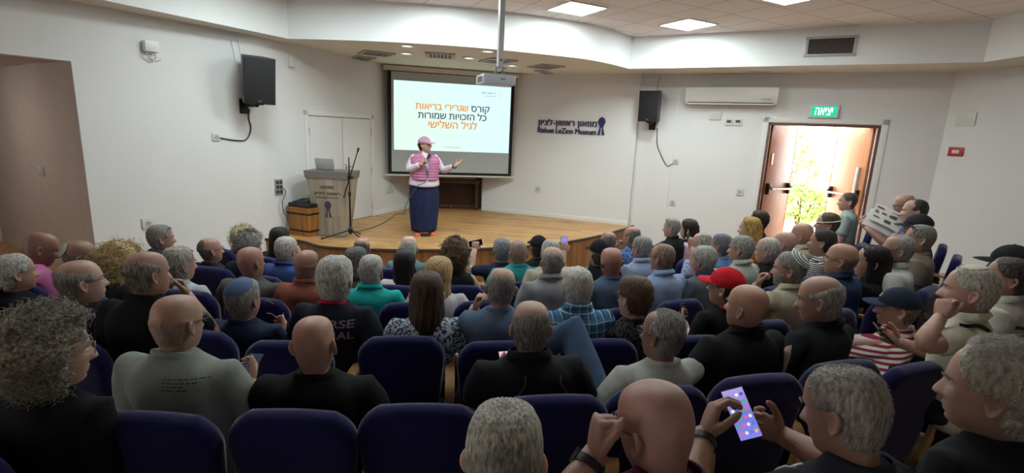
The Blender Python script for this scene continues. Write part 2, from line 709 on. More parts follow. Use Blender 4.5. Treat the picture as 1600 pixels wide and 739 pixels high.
m.tube(np.c_[edge, np.full(n_, STAGE_Z - 0.012)], 0.022, 8)
struct(m.build('trim_3', mat('dark_nosing', '2a211c', 0.4)))

# raked hall floor rising to the landing by the exit door
def floor_z(x, y):
    R_ = math.hypot(x - ROWC[0], y - ROWC[1])
    z = float(np.interp(R_, [0, 5.0, 5.75, 6.5, 7.3, 8.1, 9.0, 14], [0.17, 0.17, 0.27, 0.37, 0.47, 0.57, 0.69, 0.72]))
    z += 0.025 * (min(2.0, max(-1.5, x)) - 0.2) * min(1, max(0, (R_ - 7.3) / 0.7))
    u = (x - 3.35) * 0.81 - (y - 4.35) * 0.585
    t = min(1, max(0, (u + 1.2) / 1.2))
    t = t * t * (3 - 2 * t)
    return z * (1 - t) + max(z, LAND_Z - 0.04) * t


gx, gy = np.arange(-9.6, 8.81, 0.2), np.arange(-2.2, 11.21, 0.2)
V = [(x, y, floor_z(x, y)) for y in gy for x in gx]
nx = len(gx)
m = MB()
m.add(V, [(j * nx + i, j * nx + i + 1, (j + 1) * nx + i + 1, (j + 1) * nx + i) for j in range(len(gy) - 1) for i in range(nx - 1)
          if (gx[i] - 2.33) * 0.463 + (gy[j] - 9.96) * 0.886 < 0.16])
struct(m.build('floor', aisle_wood, smooth=180))

# ================================================================ outside the exit door
uR = np.array([math.sin(RD(A_RIGHT)), math.cos(RD(A_RIGHT))])
nR = np.array([-uR[1], uR[0]])       # pointing outside
MR = frame((*K_RIGHT, 0), A_RIGHT)
m = MB()
m.box((4, 6.3, LAND_Z - 0.1), (20, 12.2, 0.1))
struct(place(m.build('terrain_yard', mat('pale_paving', 'd9cdb8', 0.9, var=0.1), smooth=0), MR))

leaf_mats = [mat('leaf_light', 'a9c46a', 0.5, var=0.3, vscale=(8, 8, 8)), mat('leaf_mid', '7fa352', 0.5, var=0.3, vscale=(8, 8, 8)), mat('leaf_yellow', 'b9c46a', 0.5)]


def bush(c, rx, ry, rz, n, seed, label):
    r = np.random.RandomState(seed)
    t = empty('shrub', c, 0, label, 'shrub', 'shrubs outside the exit door')
    m = MB()
    d = r.normal(size=(n, 3))
    d /= np.linalg.norm(d, axis=1)[:, None]
    P = d * (0.55 + 0.45 * r.rand(n, 1)) * [rx, ry, rz] + [0, 0, rz]
    for p in P:
        a, b = r.normal(size=3), r.normal(size=3)
        a /= np.linalg.norm(a)
        b -= a * (a @ b)
        b /= np.linalg.norm(b)
        s = 0.05 + 0.05 * r.rand()
        m.add([p - a * s, p + b * s * .45, p + a * s, p - b * s * .45], [(0, 1, 2), (0, 2, 3)], int(r.randint(3)))
    tag(m.build('foliage', leaf_mats, t, smooth=0, recalc=False), kind='stuff')
    m = MB()
    for k in range(5):
        a = k * 1.3
        m.tube([(0.05 * math.cos(a), 0.05 * math.sin(a), 0), (rx * .3 * math.cos(a), ry * .3 * math.sin(a), rz), (rx * .5 * math.cos(a), ry * .5 * math.sin(a), rz * 1.5)], [0.03, 0.02, 0.008], 6)
    m.build('stem', mat('bark', '6b5540', 0.9), t)


def out(s, d, z=LAND_Z - 0.05):
    p = K_RIGHT + uR * s + nR * d
    return (p[0], p[1], z)


bush(out(3.1, 3.6), 0.75, 0.6, 0.5, 750, 1, 'low sunlit green shrub outside the open exit door')
bush(out(2.6, 5.2), 1.1, 0.7, 1.1, 1100, 2, 'tall leafy shrub behind the low shrub outside the exit')
bush(out(4.2, 6.6), 1.0, 0.8, 1.45, 420, 3, 'pale green tree-like bush farthest out beyond the exit door')
# ================================================================ doors
def seat_on(o, M):
    o.matrix_world = Matrix([list(map(float, r)) for r in M])


door_white = mat('white_door_paint', 'dcdadb', 0.45)
door_brown = mat('walnut_veneer', '8a5128', 0.4, var=0.15, vscale=(14, 14, 1.2))
door_edge = mat('door_edge_wood', 'c07a34', 0.45, var=0.1, vscale=(14, 14, 1.2))

# white double door on the left stage wall
sL = L2(K_DOORWALL, at_plane(480, 181, K_DOORWALL, A_DOOR))
sRr = L2(K_DOORWALL, at_plane(578, 185, K_DOORWALL, A_DOOR))
MD = frame((*K_DOORWALL, 0), A_DOOR)
W2 = sRr - sL
zT = 2.55
d1 = struct(empty('door_1'))
seat_on(d1, MD)
m = MB()
fw = 0.075
m.box((sL - fw / 2, -0.012, (STAGE_Z + zT + fw) / 2), (fw, 0.03, zT + fw - STAGE_Z), 0.006)
m.box((sRr + fw / 2, -0.012, (STAGE_Z + zT + fw) / 2), (fw, 0.03, zT + fw - STAGE_Z), 0.006)
m.box(((sL + sRr) / 2, -0.012, zT + fw / 2), (W2 + 2 * fw, 0.03, fw), 0.006)
m.build('door_frame', white_trim, d1)
m = MB()
m.box(((sL + sRr) / 2, -0.0045, (STAGE_Z + zT) / 2), (W2, 0.009, zT - STAGE_Z))
m.build('door_rebate', mat('dark_gap', '3a3836', 0.8), d1, smooth=0)
for k in (0, 1):
    m = MB()
    m.box((sL + W2 * (0.25 + 0.5 * k), -0.012, (STAGE_Z + zT) / 2), (W2 / 2 - 0.014, 0.02, zT - STAGE_Z - 0.02), 0.003)
    lf = m.build('door_leaf', door_white, d1)
    for hz in (0.9, 1.6, 2.3):
        m = MB()
        x_ = sL + 0.004 if k == 0 else sRr - 0.004
        m.tube([(x_, -0.026, hz - 0.06), (x_, -0.026, hz + 0.06)], 0.011, 8)
        m.build('hinge', chrome, lf)
    if k == 1:
        m = MB()
        hx = sL + W2 / 2 + 0.06
        m.box((hx, -0.026, 1.66), (0.04, 0.012, 0.16), 0.005)
        m.tube([(hx, -0.03, 1.7), (hx, -0.075, 1.7), (hx + 0.02, -0.08, 1.7), (hx + 0.13, -0.08, 1.695)], 0.009, 8)
        m.build('handle', chrome, lf)

# exit doorway: frame and two brown leaves swung outwards
d2 = struct(empty('door_2'))
seat_on(d2, MR)
red_frame = mat('brown_steel_frame', '6b4a40', 0.5)
m = MB()
for x_ in (DOOR_L + 0.02, DOOR_R - 0.02):
    m.box((x_, 0.11, (LAND_Z + DOOR_TOP) / 2), (0.04, 0.24, DOOR_TOP - LAND_Z), 0.004)
m.box(((DOOR_L + DOOR_R) / 2, 0.11, DOOR_TOP - 0.02), (DOOR_R - DOOR_L, 0.24, 0.04), 0.004)
m.build('door_frame', red_frame, d2)
m = MB()
for x_ in (DOOR_L - 0.05, DOOR_R + 0.05):
    m.box((x_, -0.006, (LAND_Z + DOOR_TOP + 0.1) / 2), (0.09, 0.014, DOOR_TOP + 0.1 - LAND_Z), 0.003)
m.box(((DOOR_L + DOOR_R) / 2, -0.006, DOOR_TOP + 0.05), (DOOR_R - DOOR_L + 0.19, 0.014, 0.09), 0.003)
m.build('door_casing', white_trim, d2)
WL = (DOOR_R - DOOR_L) / 2 - 0.045
for k, (hx, ang) in enumerate(((DOOR_L + 0.04, 58), (DOOR_R - 0.04, 180 - 56))):
    lf = empty('door_leaf')
    lf.parent = d2
    lf.location = (hx, 0.2, 0)
    lf.rotation_euler = (0, 0, RD(ang))
    hz = (LAND_Z + DOOR_TOP) / 2
    m = MB()
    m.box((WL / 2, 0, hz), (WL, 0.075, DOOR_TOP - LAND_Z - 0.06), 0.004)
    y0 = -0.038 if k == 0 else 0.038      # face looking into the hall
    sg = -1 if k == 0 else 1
    m.build('panel', mat('walnut_veneer', '8a5128', 0.4, var=0.15, vscale=(14, 14, 1.2)) if k == 0 else mat('sunlight_tinted_veneer', 'eba77c', 0.45, var=0.1, vscale=(14, 14, 1.2)), lf)  # right leaf: sunlight on the veneer is put into its paler orange colour
    m = MB()
    m.box((WL + 0.006, 0, hz), (0.012, 0.082, DOOR_TOP - LAND_Z - 0.06), 0.003)
    m.build('edge_strip', door_edge, lf)
    m = MB()
    bz = 1.62
    for x_ in (0.07, WL - 0.07):
        m.box((x_, y0 + sg * 0.03, bz), (0.06, 0.06, 0.2), 0.015)
        m.tube([(x_, y0 + sg * 0.04, bz + 0.06), (x_, y0 + sg * 0.1, bz)], 0.016, 8)
    m.build('push_bar_bracket', black_plastic, lf)
    m = MB()
    m.tube([(0.07, y0 + sg * 0.1, bz), (WL - 0.07, y0 + sg * 0.1, bz)], 0.018, 10)
    m.build('push_bar', white_plastic, lf)
    if k == 1:
        m = MB()
        m.box((0.13, y0 + 0.02, 1.72), (0.06, 0.04, 0.75), 0.008)
        m.build('closer_rail', mat('pale_steel', 'c9c9cc', .35, .3), lf)
    if k == 0:
        m = MB()
        m.box((0.1, y0 - 0.006, 2.15), (0.05, 0.01, 0.2), 0.003)
        m.build('notice_plate', white_plastic, lf)

# ================================================================ projection screen
A_SCR = 75.5
SCR0 = np.array([-2.5, 9.965])
MS = wall_M((*SCR0, 0), A_SCR)
scr = empty('projection_screen', label='wide pull-down projection screen with slide hanging over the stage', cat='screen')
seat_on(scr, MS)


def sxy(x, y, p=SCR0, az=A_SCR, M=None):
    q = at_plane(x, y, p, az)
    return (np.append(q, 1) @ np.linalg.inv(MS if M is None else M).T)[:3]


WS = 2.50
m = MB()
m.box((WS / 2, 3.52, 0.0), (WS + 0.12, 0.09, 0.1), 0.012)
cs = m.build('screen_casing', mat('beige_casing', 'cfcabb', 0.5), scr)
m = MB()
for x_ in (-0.065, WS + 0.065):
    m.box((x_, 3.52, 0), (0.02, 0.11, 0.12), 0.006)
m.build('end_cap', mat('beige_casing', 'cfcabb', 0.5), cs)
m = MB()
m.box((WS / 2, 2.5, -0.004), (WS, 2.0, 0.006))
m.build('border', mat('black_screen_border', '121215', 0.8), scr, smooth=0)
m = MB()
m.box((WS / 2, 2.51, 0.002), (WS - 0.13, 1.9, 0.004))
m.build('fabric', mat('screen_cloth', 'b2b7b8', 0.9), scr, smooth=0)
m = MB()
m.box((WS / 2, 1.49, 0.0), (WS + 0.12, 0.035, 0.035), 0.006)
m.build('weight_bar', mat('white_bar', 'c9c9c6', 0.5), scr)

# the projected slide
def slide_colour(nt, tc):
    sp_ = N(nt, 'SeparateXYZ')
    nt.links.new(tc.outputs['Generated'], sp_.inputs[0])
    d_ = N(nt, 'VectorMath', operation='DISTANCE')
    d_.inputs[1].default_value = (0.06, 0.3, 0)
    nt.links.new(tc.outputs['Generated'], d_.inputs[0])
    return ramp(nt, d_.outputs['Value'], [(0.0, 'd9eab0'), (0.25, 'dcecc6'), (0.5, 'd6eee0'), (1.0, 'd2eef0')])


def emit_mat(name, build, strength):
    mm = bpy.data.materials.new(name)
    mm.use_nodes = True
    nt = mm.node_tree
    nt.nodes.remove(nt.nodes['Principled BSDF'])
    e = N(nt, 'Emission')
    e.inputs['Strength'].default_value = strength
    if callable(build):
        nt.links.new(build(nt, N(nt, 'TexCoord')), e.inputs['Color'])
    else:
        e.inputs['Color'].default_value = (*lin(build), 1)
    nt.links.new(e.outputs[0], nt.nodes['Material Output'].inputs[0])
    return mm


x0, y1_, _z = sxy(615, 124)
x1 = sxy(798.5, 138.5)[0]
ys0, ys1 = 1.985, 3.30
m = MB()
m.quad((x0, ys0, 0.0075), (x1, ys0, 0.0075), (x1, ys1, 0.0075), (x0, ys1, 0.0075))
slide = m.build('slide', emit_mat('projected_slide', slide_colour, .95), scr, smooth=0, recalc=False)
s_or, s_gr = emit_mat('slide_orange', 'e9a04a', 0.82), emit_mat('slide_grey', '5c6268', 0.7)


def slide_line(pieces, xl, xr, xb, yb):
    """pieces right to left: (text, material); pixel extents of the whole line and one point of its baseline"""
    a, b = sxy(xl, yb)[0], sxy(xr, yb)[0]
    z_ = sxy(xb, yb)[1]
    kw = dict(bold=BOLD, extrude=0, align='LEFT', base=True)
    full = np.ptp(text_mesh(heb(' '.join(p[0] for p in pieces)), **kw)[0][:, 0])
    sc_ = (b - a) / full
    for i, (t, mt) in enumerate(pieces):
        v, f = text_mesh(heb(t), **kw)
        v = v * sc_
        v[:, 0] += (b - v[:, 0].max()) if i == 0 else (a - v[:, 0].min())
        v[:, 1] += z_
        v[:, 2] = 0.0105
        m = MB()
        m.add(v, f)
        m.build('slide_lettering', mt, slide, smooth=0, recalc=False)


BOLD = .02
slide_line([('קורס', s_gr), ('שגרירי בריאות', s_or)], 649, 765, 707, 173)
slide_line([('כל הזכויות שמורות', s_gr)], 653, 760, 707, 186.7)
slide_line([('לגיל השלישי', s_or)], 669, 745, 707, 201)
# small heading and emblem at the slide's corner, caption line at the bottom
v, f = text_mesh(heb('ד"ר שמחה חסון'), width=0.29, bold=0.01, extrude=0)
p = sxy(764, 146)
m = MB()
m.add(v + [p[0], p[1], 0.0105], f)
m.build('slide_lettering', s_gr, slide, smooth=0, recalc=False)
m = MB()
p = sxy(766, 150.5)
m.box((p[0], p[1], 0.01), (0.22, 0.012, 0.001))
p2 = sxy(707, 231)
m.box((p2[0], p2[1] + 0.01, 0.01), (0.33, 0.012, 0.001))
m.build('slide_caption', emit_mat('slide_pale_grey', 'aebfbc', 0.9), slide, smooth=0)
m = MB()
p = sxy(781, 150)
a = np.linspace(0, 5.2, 20)
m.tube(np.c_[p[0] + 0.04 * np.cos(a), p[1] + 0.05 * np.sin(a), np.full(20, 0.011)], 0.008, 6)
m.build('slide_emblem', emit_mat('slide_gold', 'e8d9a0', 0.9), slide)

# ================================================================ ceiling lights, vents
panel_emit = emit_mat('led_diffuser', 'e6f3f2', PANEL_POWER)


rear_emit = emit_mat('dimmed_led_diffuser', 'e6f3f2', PANEL_POWER * .42)


def panel(c, label, em=None):
    t = empty('ceiling_light', (c[0], c[1], CEIL_Z), RD(28), label, 'ceiling light', 'square LED panels')
    m = MB()
    for dx, dy, sx, sy in ((0, .29, .6, .02), (0, -.29, .6, .02), (.29, 0, .02, .56), (-.29, 0, .02, .56)):
        m.box((dx, dy, -0.008), (sx, sy, 0.016))
    m.build('frame', white_trim, t, smooth=0)
    m = MB()
    m.box((0, 0, -0.006), (0.56, 0.56, 0.008))
    m.build('diffuser', em or panel_emit, t, smooth=0)


panel((0.74, 7.27), 'square lit LED panel in the ceiling beside the projector pole')
panel((2.47, 7.95), 'square lit LED panel in the ceiling nearest the corner of the beam')
panel((3.08, 6.22), 'square lit LED panel cut off by the top edge above the vent grille')
panel((-0.95, 6.55), 'square lit LED panel out of view above the left front seats')
panel((-2.55, 5.85), 'square lit LED panel out of view nearest the left beam')

panel((-1.75, 3.55), 'square lit LED panel out of view above the left middle seats', rear_emit)
panel((0.75, 3.35), 'square lit LED panel out of view above the middle seats', rear_emit)
panel((3.10, 3.75), 'square lit LED panel out of view above the right middle seats', rear_emit)
# added lamp, out of view, only to brighten the corridor
t = empty('ceiling_light', (*(PO + np.array([math.sin(RD(aC)), math.cos(RD(aC))]) * 1.6 - uL * 1.3), OPEN_Z), 0, 'added round fill lamp out of view inside the tan corridor', 'ceiling light')
m = MB()
m.lathe([(.001, -.06), (.12, -.05), (.16, -.02), (.16, 0)], 24)
m.build('shade', emit_mat('corridor_fill_light', 'fff8f0', 34.0), t)

for k, (x, y) in enumerate([(636, 71), (635, 83), (762, 79.5), (733, 90), (781, 92), (800, 102)]):
    p = at_z(x, y, SOFFIT_Z)
    t = empty('downlight', (p[0], p[1], SOFFIT_Z), 0, ['round recessed downlight nearest the beam left of the pole', 'round recessed downlight second from the beam above the screen', 'round recessed downlight just left of the projector pole', 'round recessed downlight between the screen and the pole', 'round recessed downlight partly behind the projector pole', 'round recessed downlight behind the projector bracket'][k], 'downlight', 'stage downlights')
    m = MB()
    m.lathe([(0.075, 0.0), (0.11, 0.0), (0.11, -0.012), (0.08, -0.016), (0.075, -0.004)], 24, cap=False)
    m.build('ring', white_trim, t)
    m = MB()
    m.lathe([(0.001, -0.004), (0.077, -0.004)], 24, cap=False)
    m.build('lens', emit_mat('downlight_lens', 'fbf8e0', 2.2), t)

vent_grey = mat('vent_grey', '8d8983', 0.6)


def diffuser(c, az, sx, sy, label):
    t = empty('ceiling_vent', (c[0], c[1], SOFFIT_Z), RD(-az), label, 'vent', 'stage ceiling vents')
    m = MB()
    for dx, dy, a, b in ((0, sy / 2, sx + .05, .05), (0, -sy / 2, sx + .05, .05), (sx / 2, 0, .05, sy), (-sx / 2, 0, .05, sy)):
        m.box((dx, dy, -0.01), (a, b, 0.02), 0.004)
    m.build('frame', mat('vent_frame_paint', 'a9a59c', 0.6), t)
    m = MB()
    n = 7
    for i in range(n):
        m.box((0, -sy / 2 + sy * (i + .5) / n, -0.012), (sx - .04, sy / n * .55, 0.006), M=None)
    m.build('slats', vent_grey, t, smooth=0)
    m = MB()
    m.box((0, 0, -0.003), (sx - .03, sy - .03, 0.004))
    m.build('backing', mat('vent_dark', '55514c', 0.9), t, smooth=0)


for (x, y), az, sx, sy, lb in [((588, 83), 60, .45, .45, 'square grey ceiling vent nearer the beam at the far left'), ((567, 90.5), 60, .5, .3, 'slim grey ceiling vent above the white double door'),
                               ((688, 86), 82, .5, .42, 'grey slatted ceiling vent above the middle of the screen'), ((853, 103.5), 62, .5, .42, 'dark square ceiling vent right of the projector'),
                               ((850, 112), 112, .5, .16, 'long slim ceiling vent close to the sign wall'), ((778, 94.5), 62, .5, .42, 'square ceiling vent behind the projector pole')]:
    diffuser(at_z(x, y, SOFFIT_Z), az, sx, sy, lb)

# vent grille in the right beam
FB = np.array([1.90, 9.12])
A_FB = az_of(FB, (6.03, 6.92))
MF = wall_M((*FB, 0), A_FB)
gl, gr = sxy(1261, 72, FB, A_FB, MF), sxy(1336, 72, FB, A_FB, MF)
gv = empty('vent_grille', label='dark mesh air grille set in the white beam above the exit', cat='vent')
seat_on(gv, MF)
gx0, gx1, gz0, gz1 = gl[0], gr[0], 3.72, 3.965
m = MB()
for c_, s_ in (((gx0 + gx1) / 2, gz0), ((gx0 + gx1) / 2, gz1)):
    m.box((c_, s_, 0.01), (gx1 - gx0 + .06, .035, .02), .004)
for c_ in (gx0, gx1):
    m.box((c_, (gz0 + gz1) / 2, 0.01), (.035, gz1 - gz0, .02), .004)
m.build('frame', mat('grille_frame_paint', 'b4b2b0', 0.5), gv)
m = MB()
m.box(((gx0 + gx1) / 2, (gz0 + gz1) / 2, 0.003), (gx1 - gx0, gz1 - gz0, 0.004))
m.build('backing', mat('grille_dark', '1f1b1b', 0.9), gv, smooth=0)
m = MB()
for i in range(1, 24):
    m.box((gx0 + (gx1 - gx0) * i / 24, (gz0 + gz1) / 2, 0.008), (.005, gz1 - gz0, .006))
for i in range(1, 12):
    m.box(((gx0 + gx1) / 2, gz0 + (gz1 - gz0) * i / 12, 0.008), (gx1 - gx0, .005, .006))
m.build('grating', mat('grille_wire', '6f6764', 0.6), gv, smooth=0)

# ================================================================ projector on its pole
pj = at_depth(774.5, 126, 5.6)
pt = at_depth(788, 3, 5.6)
pj_e = empty('projector', (pj[0], pj[1], pj[2]), RD(-158.5 + 180), 'white ceiling projector hanging from a pole in front of the screen', 'projector')
m = MB()
m.box((0, 0, 0), (0.37, 0.3, 0.105), 0.02, seg=3)
m.build('body', mat('projector_white', 'c9ccd8', 0.4), pj_e)
m = MB()
m.box((0.03, -0.152, 0.008), (0.055, 0.003, 0.012))
m.build('badge', mat('badge_grey', '5d6070', 0.4), pj_e, smooth=0)
m = MB()
for i in range(7):
    m.box((-0.187, -0.08 + i * 0.025, 0.0), (0.004, 0.01, 0.06))
m.build('side_vent', grey_plastic, pj_e, smooth=0)
m = MB()
m.tube([(0.1, 0.15, 0.0), (0.1, 0.19, 0.0)], 0.035, 16)
m.build('lens', black_plastic, pj_e)
m = MB()
px_ = 0.05
m.box((px_, 0.02, 0.06), (0.2, 0.16, 0.012), 0.004)
for dx in (-0.06, 0.06):
    m.tube([(px_ + dx, 0.02, 0.06), (px_ + dx * .6, 0.02, 0.135)], 0.008, 8)
m.box((px_, 0.02, 0.14), (0.13, 0.09, 0.012), 0.003)
m.build('bracket', grey_plastic, pj_e)
m = MB()
hz = CEIL_Z - pj[2]
m.box((px_, 0.02, (0.14 + hz) / 2), (0.06, 0.06, hz - 0.14), 0.006)
pole = m.build('pole', mat('pole_white', 'c9c9c9', 0.4), pj_e)
m = MB()
m.box((px_, 0.02, hz - 0.012), (0.16, 0.16, 0.02), 0.004)
m.build('ceiling_plate', grey_plastic, pole)
m = MB()
m.tube([(px_, -0.012, 0.22), (px_, -0.012 - .003, 0.22)], 0.012, 10)
m.build('cable_hole', black_plastic, pole)
m = MB()
m.tube([(px_ + 0.02, 0.03, 0.2), (px_ + 0.06, 0.06, 0.14), (px_ + 0.03, 0.1, 0.09), (px_, 0.12, 0.05)], 0.006, 6)
m.build('cable', black_plastic, pj_e)

# ================================================================ loudspeakers
spk_black = mat('speaker_grille', '15161a', 0.7, bump=0.3, bscale=400)


def loudspeaker(pix, M, w_, h_, d_, tilt, yaw, label, bracket_in):
    t = empty('loudspeaker', label=label, cat='loudspeaker', group='wall loudspeakers')
    seat_on(t, M)
    hd = empty('cabinet')
    hd.parent = t
    hd.location = (0, 0, bracket_in)
    hd.rotation_euler = (RD(tilt), RD(yaw), 0)
    m = MB()
    a, b = w_ / 2, w_ * .33
    m.prism([(-a, -h_ / 2, d_ / 2), (a, -h_ / 2, d_ / 2), (b, -h_ / 2, -d_ / 2), (-b, -h_ / 2, -d_ / 2)], (0, h_, 0))
    m.build('shell', mat('speaker_shell', '3a3c40', 0.55), hd, smooth=20)
    m = MB()
    m.box((0, 0, d_ / 2 + 0.006), (w_ * .97, h_ * .97, 0.012), 0.006)
    m.build('grille', spk_black, hd)
    m = MB()
    m.box((w_ * 0.0, -h_ * .43, d_ / 2 + 0.013), (.04, .022, .003))
    m.build('badge', mat('badge_silver', '777a80', 0.3, 0.5), hd, smooth=0)
    m = MB()
    m.box((0, -h_ * .5 - .05, 0.012), (0.12, 0.2, 0.024), 0.005)
    m.tube([(0, -h_ * .5 - .03, 0.02), (0, -h_ * .5 - .03, bracket_in)], 0.03, 8)
    m.box((0, -h_ * .5 - 0.015, bracket_in), (0.12, 0.03, 0.12), 0.005)
    m.build('bracket', black_metal, t)
    return t


pL_ = at_plane(378, 125, K_LEFT, A_LEFT)
loudspeaker(None, wall_M(pL_, A_LEFT), 0.40, 0.60, 0.33, 9, -16, 'black loudspeaker on bracket high on the left wall', 0.32)
pR_ = at_plane(1022, 167, K_RIGHT, A_RIGHT)
loudspeaker(None, wall_M(pR_, A_RIGHT), 0.37, 0.55, 0.30, 4, -8, 'black loudspeaker on bracket between the wall sign and air conditioner', 0.22)


def wall_curve(name, pix, p0, az, r=0.008, m_=None, label=None, cat='cable', off=0.012):
    P = [at_plane(x, y, p0, az) for x, y in pix]
    nrm = np.array([math.cos(RD(az)), -math.sin(RD(az)), 0])
    P = catmull([q + nrm * off for q in P], 6)
    m = MB()
    m.tube(P, r, 8)
    o = m.build(name, m_ or black_plastic)
    return tag(o, label, cat)


wall_curve('cable', [(389, 170), (388, 185), (391, 197), (390, 208), (382, 219), (365, 219), (352, 217), (341, 215)], K_LEFT, A_LEFT, .008, None, 'black cable looping from left loudspeaker to its wall outlet')
wall_curve('cable', [(360, 62), (364, 78), (367, 95)], K_LEFT, A_LEFT, .006, white_plastic, 'thin pale cable running down to the left loudspeaker', off=0.01)
wall_curve('cable', [(371, 62), (374, 78), (377, 92)], K_LEFT, A_LEFT, .006, white_plastic, 'second pale cable right beside the left loudspeaker top', off=0.01)
wall_curve('cable', [(1027, 200), (1027, 225), (1033, 242), (1040, 256), (1046, 259), (1055, 252)], K_RIGHT, A_RIGHT, .007, None, 'black cable hanging below the right loudspeaker to its outlet')
wall_curve('cable', [(1026, 145), (1029, 128), (1034, 116)], K_RIGHT, A_RIGHT, .006, grey_plastic, 'grey cable rising from the right loudspeaker to the soffit')

# ================================================================ wall fittings
def wall_plate(pix, p0, az, sx, sy, name, label, cat, kind='socket', mt=None):
    q = at_plane(*pix, p0, az)
    sx, sy = sx * 1.2, sy * 1.2
    t = empty(name, label=label, cat=cat)
    seat_on(t, wall_M(q, az))
    m = MB()
    m.box((0, 0, 0.009), (sx, sy, 0.018), 0.005)
    m.build('plate', mt or mat('plate_plastic', 'cfcfca', .35), t)
    m = MB()
    if kind == 'socket':
        m.lathe([(0.001, 0.0188), (0.023, 0.0188), (0.023, 0.022), (0.028, 0.022), (0.028, 0.0178)], 20, cap=False)
        m.build('outlet', mat('socket_grey', 'a9a9a5', 0.5), t)
    elif kind == 'switch':
        m.box((0, 0, 0.02), (sx * .45, sy * .6, 0.008), 0.002)
        m.build('rocker', mat('rocker_white', 'c4c4c0', 0.4), t)
    elif kind == 'screen':
        m.box((0, sy * .12, 0.019), (sx * .62, sy * .42, 0.004), 0.001)
        m.build('display', mat('lcd_grey', '4c5350', 0.3), t)
    elif kind == 'multi':
        for i in range(3):
            for j in range(2):
                m.box((-sx * .22 + j * sx * .44, (i - 1) * sy * .3, 0.019), (sx * .36, sy * .22, 0.004), 0.001)
        m.build('outlet', mat('socket_dark', '3c3d40', 0.5), t)
    return t


wall_plate((337, 214), K_LEFT, A_LEFT, .085, .085, 'wall_socket', 'white wall outlet at the end of left speaker cable', 'wall socket')
wall_plate((231, 349), K_LEFT, A_LEFT, .11, .11, 'wall_socket', 'white square wall socket low on the left wall', 'wall socket')
wall_plate((66, 267), PO, aC + 180, .12, .085, 'light_switch', 'white light switch on the tan corridor wall', 'light switch', 'switch')
wall_plate((435, 292), K_DOORWALL, A_DOOR, .12, .2, 'wall_socket', 'dark multi outlet plate on wall left of the barrel', 'wall socket', 'multi', mat('outlet_grey', '9a9c9c', .5))
wall_plate((608, 292), K_DOORWALL, A_DOOR, .2, .2, 'wall_plate', 'white blank double wall plate between door and screen', 'wall plate', 'switch')
wall_plate((841, 295), K_BACK_R, A_SIGN, .11, .11, 'wall_socket', 'white wall socket low under the museum sign', 'wall socket')
wall_plate((1056, 252), K_RIGHT, A_RIGHT, .09, .09, 'wall_socket', 'white outlet holding the plug of right speaker cable', 'wall socket')
wall_plate((1051, 316), K_RIGHT, A_RIGHT, .09, .09, 'wall_socket', 'small white socket low on wall below right speaker', 'wall socket')
wall_plate((1156, 300), K_RIGHT, A_RIGHT, .1, .1, 'wall_socket', 'small white socket on wall left of the exit', 'wall socket')
wall_plate((1139, 191), K_RIGHT, A_RIGHT, .105, .1, 'thermostat', 'left one of two small thermostats below the air conditioner', 'thermostat', 'screen')
wall_plate((1153, 191), K_RIGHT, A_RIGHT, .105, .1, 'thermostat', 'right one of two small thermostats below the air conditioner', 'thermostat', 'screen')
wall_plate((1510, 186), K_CORNER, A_SIDE, .2, .17, 'wall_plate', 'large white blank plate above the red alarm', 'wall plate', 'none')
t = wall_plate((1494, 237), K_CORNER, A_SIDE, .16, .11, 'fire_alarm', 'small red fire alarm call point on the right wall', 'fire alarm', 'none', mat('alarm_red', 'a8262a', .4))
m = MB()
m.box((0, 0.0, 0.02), (0.09, 0.05, 0.006), 0.002)
m.build('glass_label', mat('alarm_label', 'd9c9c4', .4), t)
wall_plate((1118, 180), K_RIGHT, A_RIGHT, .17, .14, 'wall_plate', 'flush white blank plate directly below the air conditioner', 'wall plate', 'none')

# junction box with loose wires on the left wall
q = at_plane(233, 73, K_LEFT, A_LEFT)
jb = empty('junction_box', label='white junction box with loose wires high on left wall', cat='junction box')
seat_on(jb, wall_M(q, A_LEFT))
m = MB()
m.box((0, 0, 0.04), (0.15, 0.12, 0.08), 0.008)
m.build('box', white_plastic, jb)
r_ = np.random.RandomState(5)
for k in range(4):
    m = MB()
    x_ = -0.03 + 0.025 * k
    P = [(x_, -0.05, .03)] + [(x_ + r_.uniform(-.06, .06), -0.07 - .03 * i, .03 + r_.uniform(0, .04)) for i in range(4)]
    m.tube(catmull(P, 4), 0.004, 6)
    m.build('wire', [grey_plastic, white_plastic][k % 2], jb)
# small sensor on the door wall
q = at_plane(452, 97, K_DOORWALL, A_DOOR)
m = MB()
m.box((0, 0, 0.03), (0.06, 0.14, 0.06), 0.01)
o = m.build('motion_sensor', white_plastic)
seat_on(o, wall_M(q, A_DOOR))
tag(o, 'small white sensor on wall right of left loudspeaker', 'sensor')

# air conditioner
qa, qb = at_plane(1074, 150, K_RIGHT, A_RIGHT), at_plane(1216, 152, K_RIGHT, A_RIGHT)
wa = L2(qa, qb)
ac = empty('air_conditioner', label='long white wall air conditioner left of the exit sign', cat='air conditioner')
seat_on(ac, wall_M(((qa[0] + qb[0]) / 2, (qa[1] + qb[1]) / 2, 3.2), A_RIGHT))
m = MB()
prof = [(0.15, 0.005), (0.155, 0.15), (0.14, 0.19), (0.02, 0.215), (-0.08, 0.205), (-0.13, 0.16), (-0.145, 0.1), (-0.145, 0.005)]
m.prism([(-wa / 2, y_, z_) for y_, z_ in prof], (wa, 0, 0))
m.build('casing', mat('ac_white', 'dbdbd8', .35), ac, smooth=50)
m = MB()
m.box((0, -0.125, 0.15), (wa * .92, 0.03, 0.06), 0.006)
m.build('outlet_slot', mat('slot_dark', '2e2c2c', .6), ac)
m = MB()
m.box((0, -0.138, 0.186), (wa * .94, 0.018, 0.03), 0.006)
m.build('flap', mat('ac_white', 'dbdbd8', .35), ac)
m = MB()
m.box((wa * .39, -0.06, 0.213), (0.16, 0.018, 0.006), 0.002)
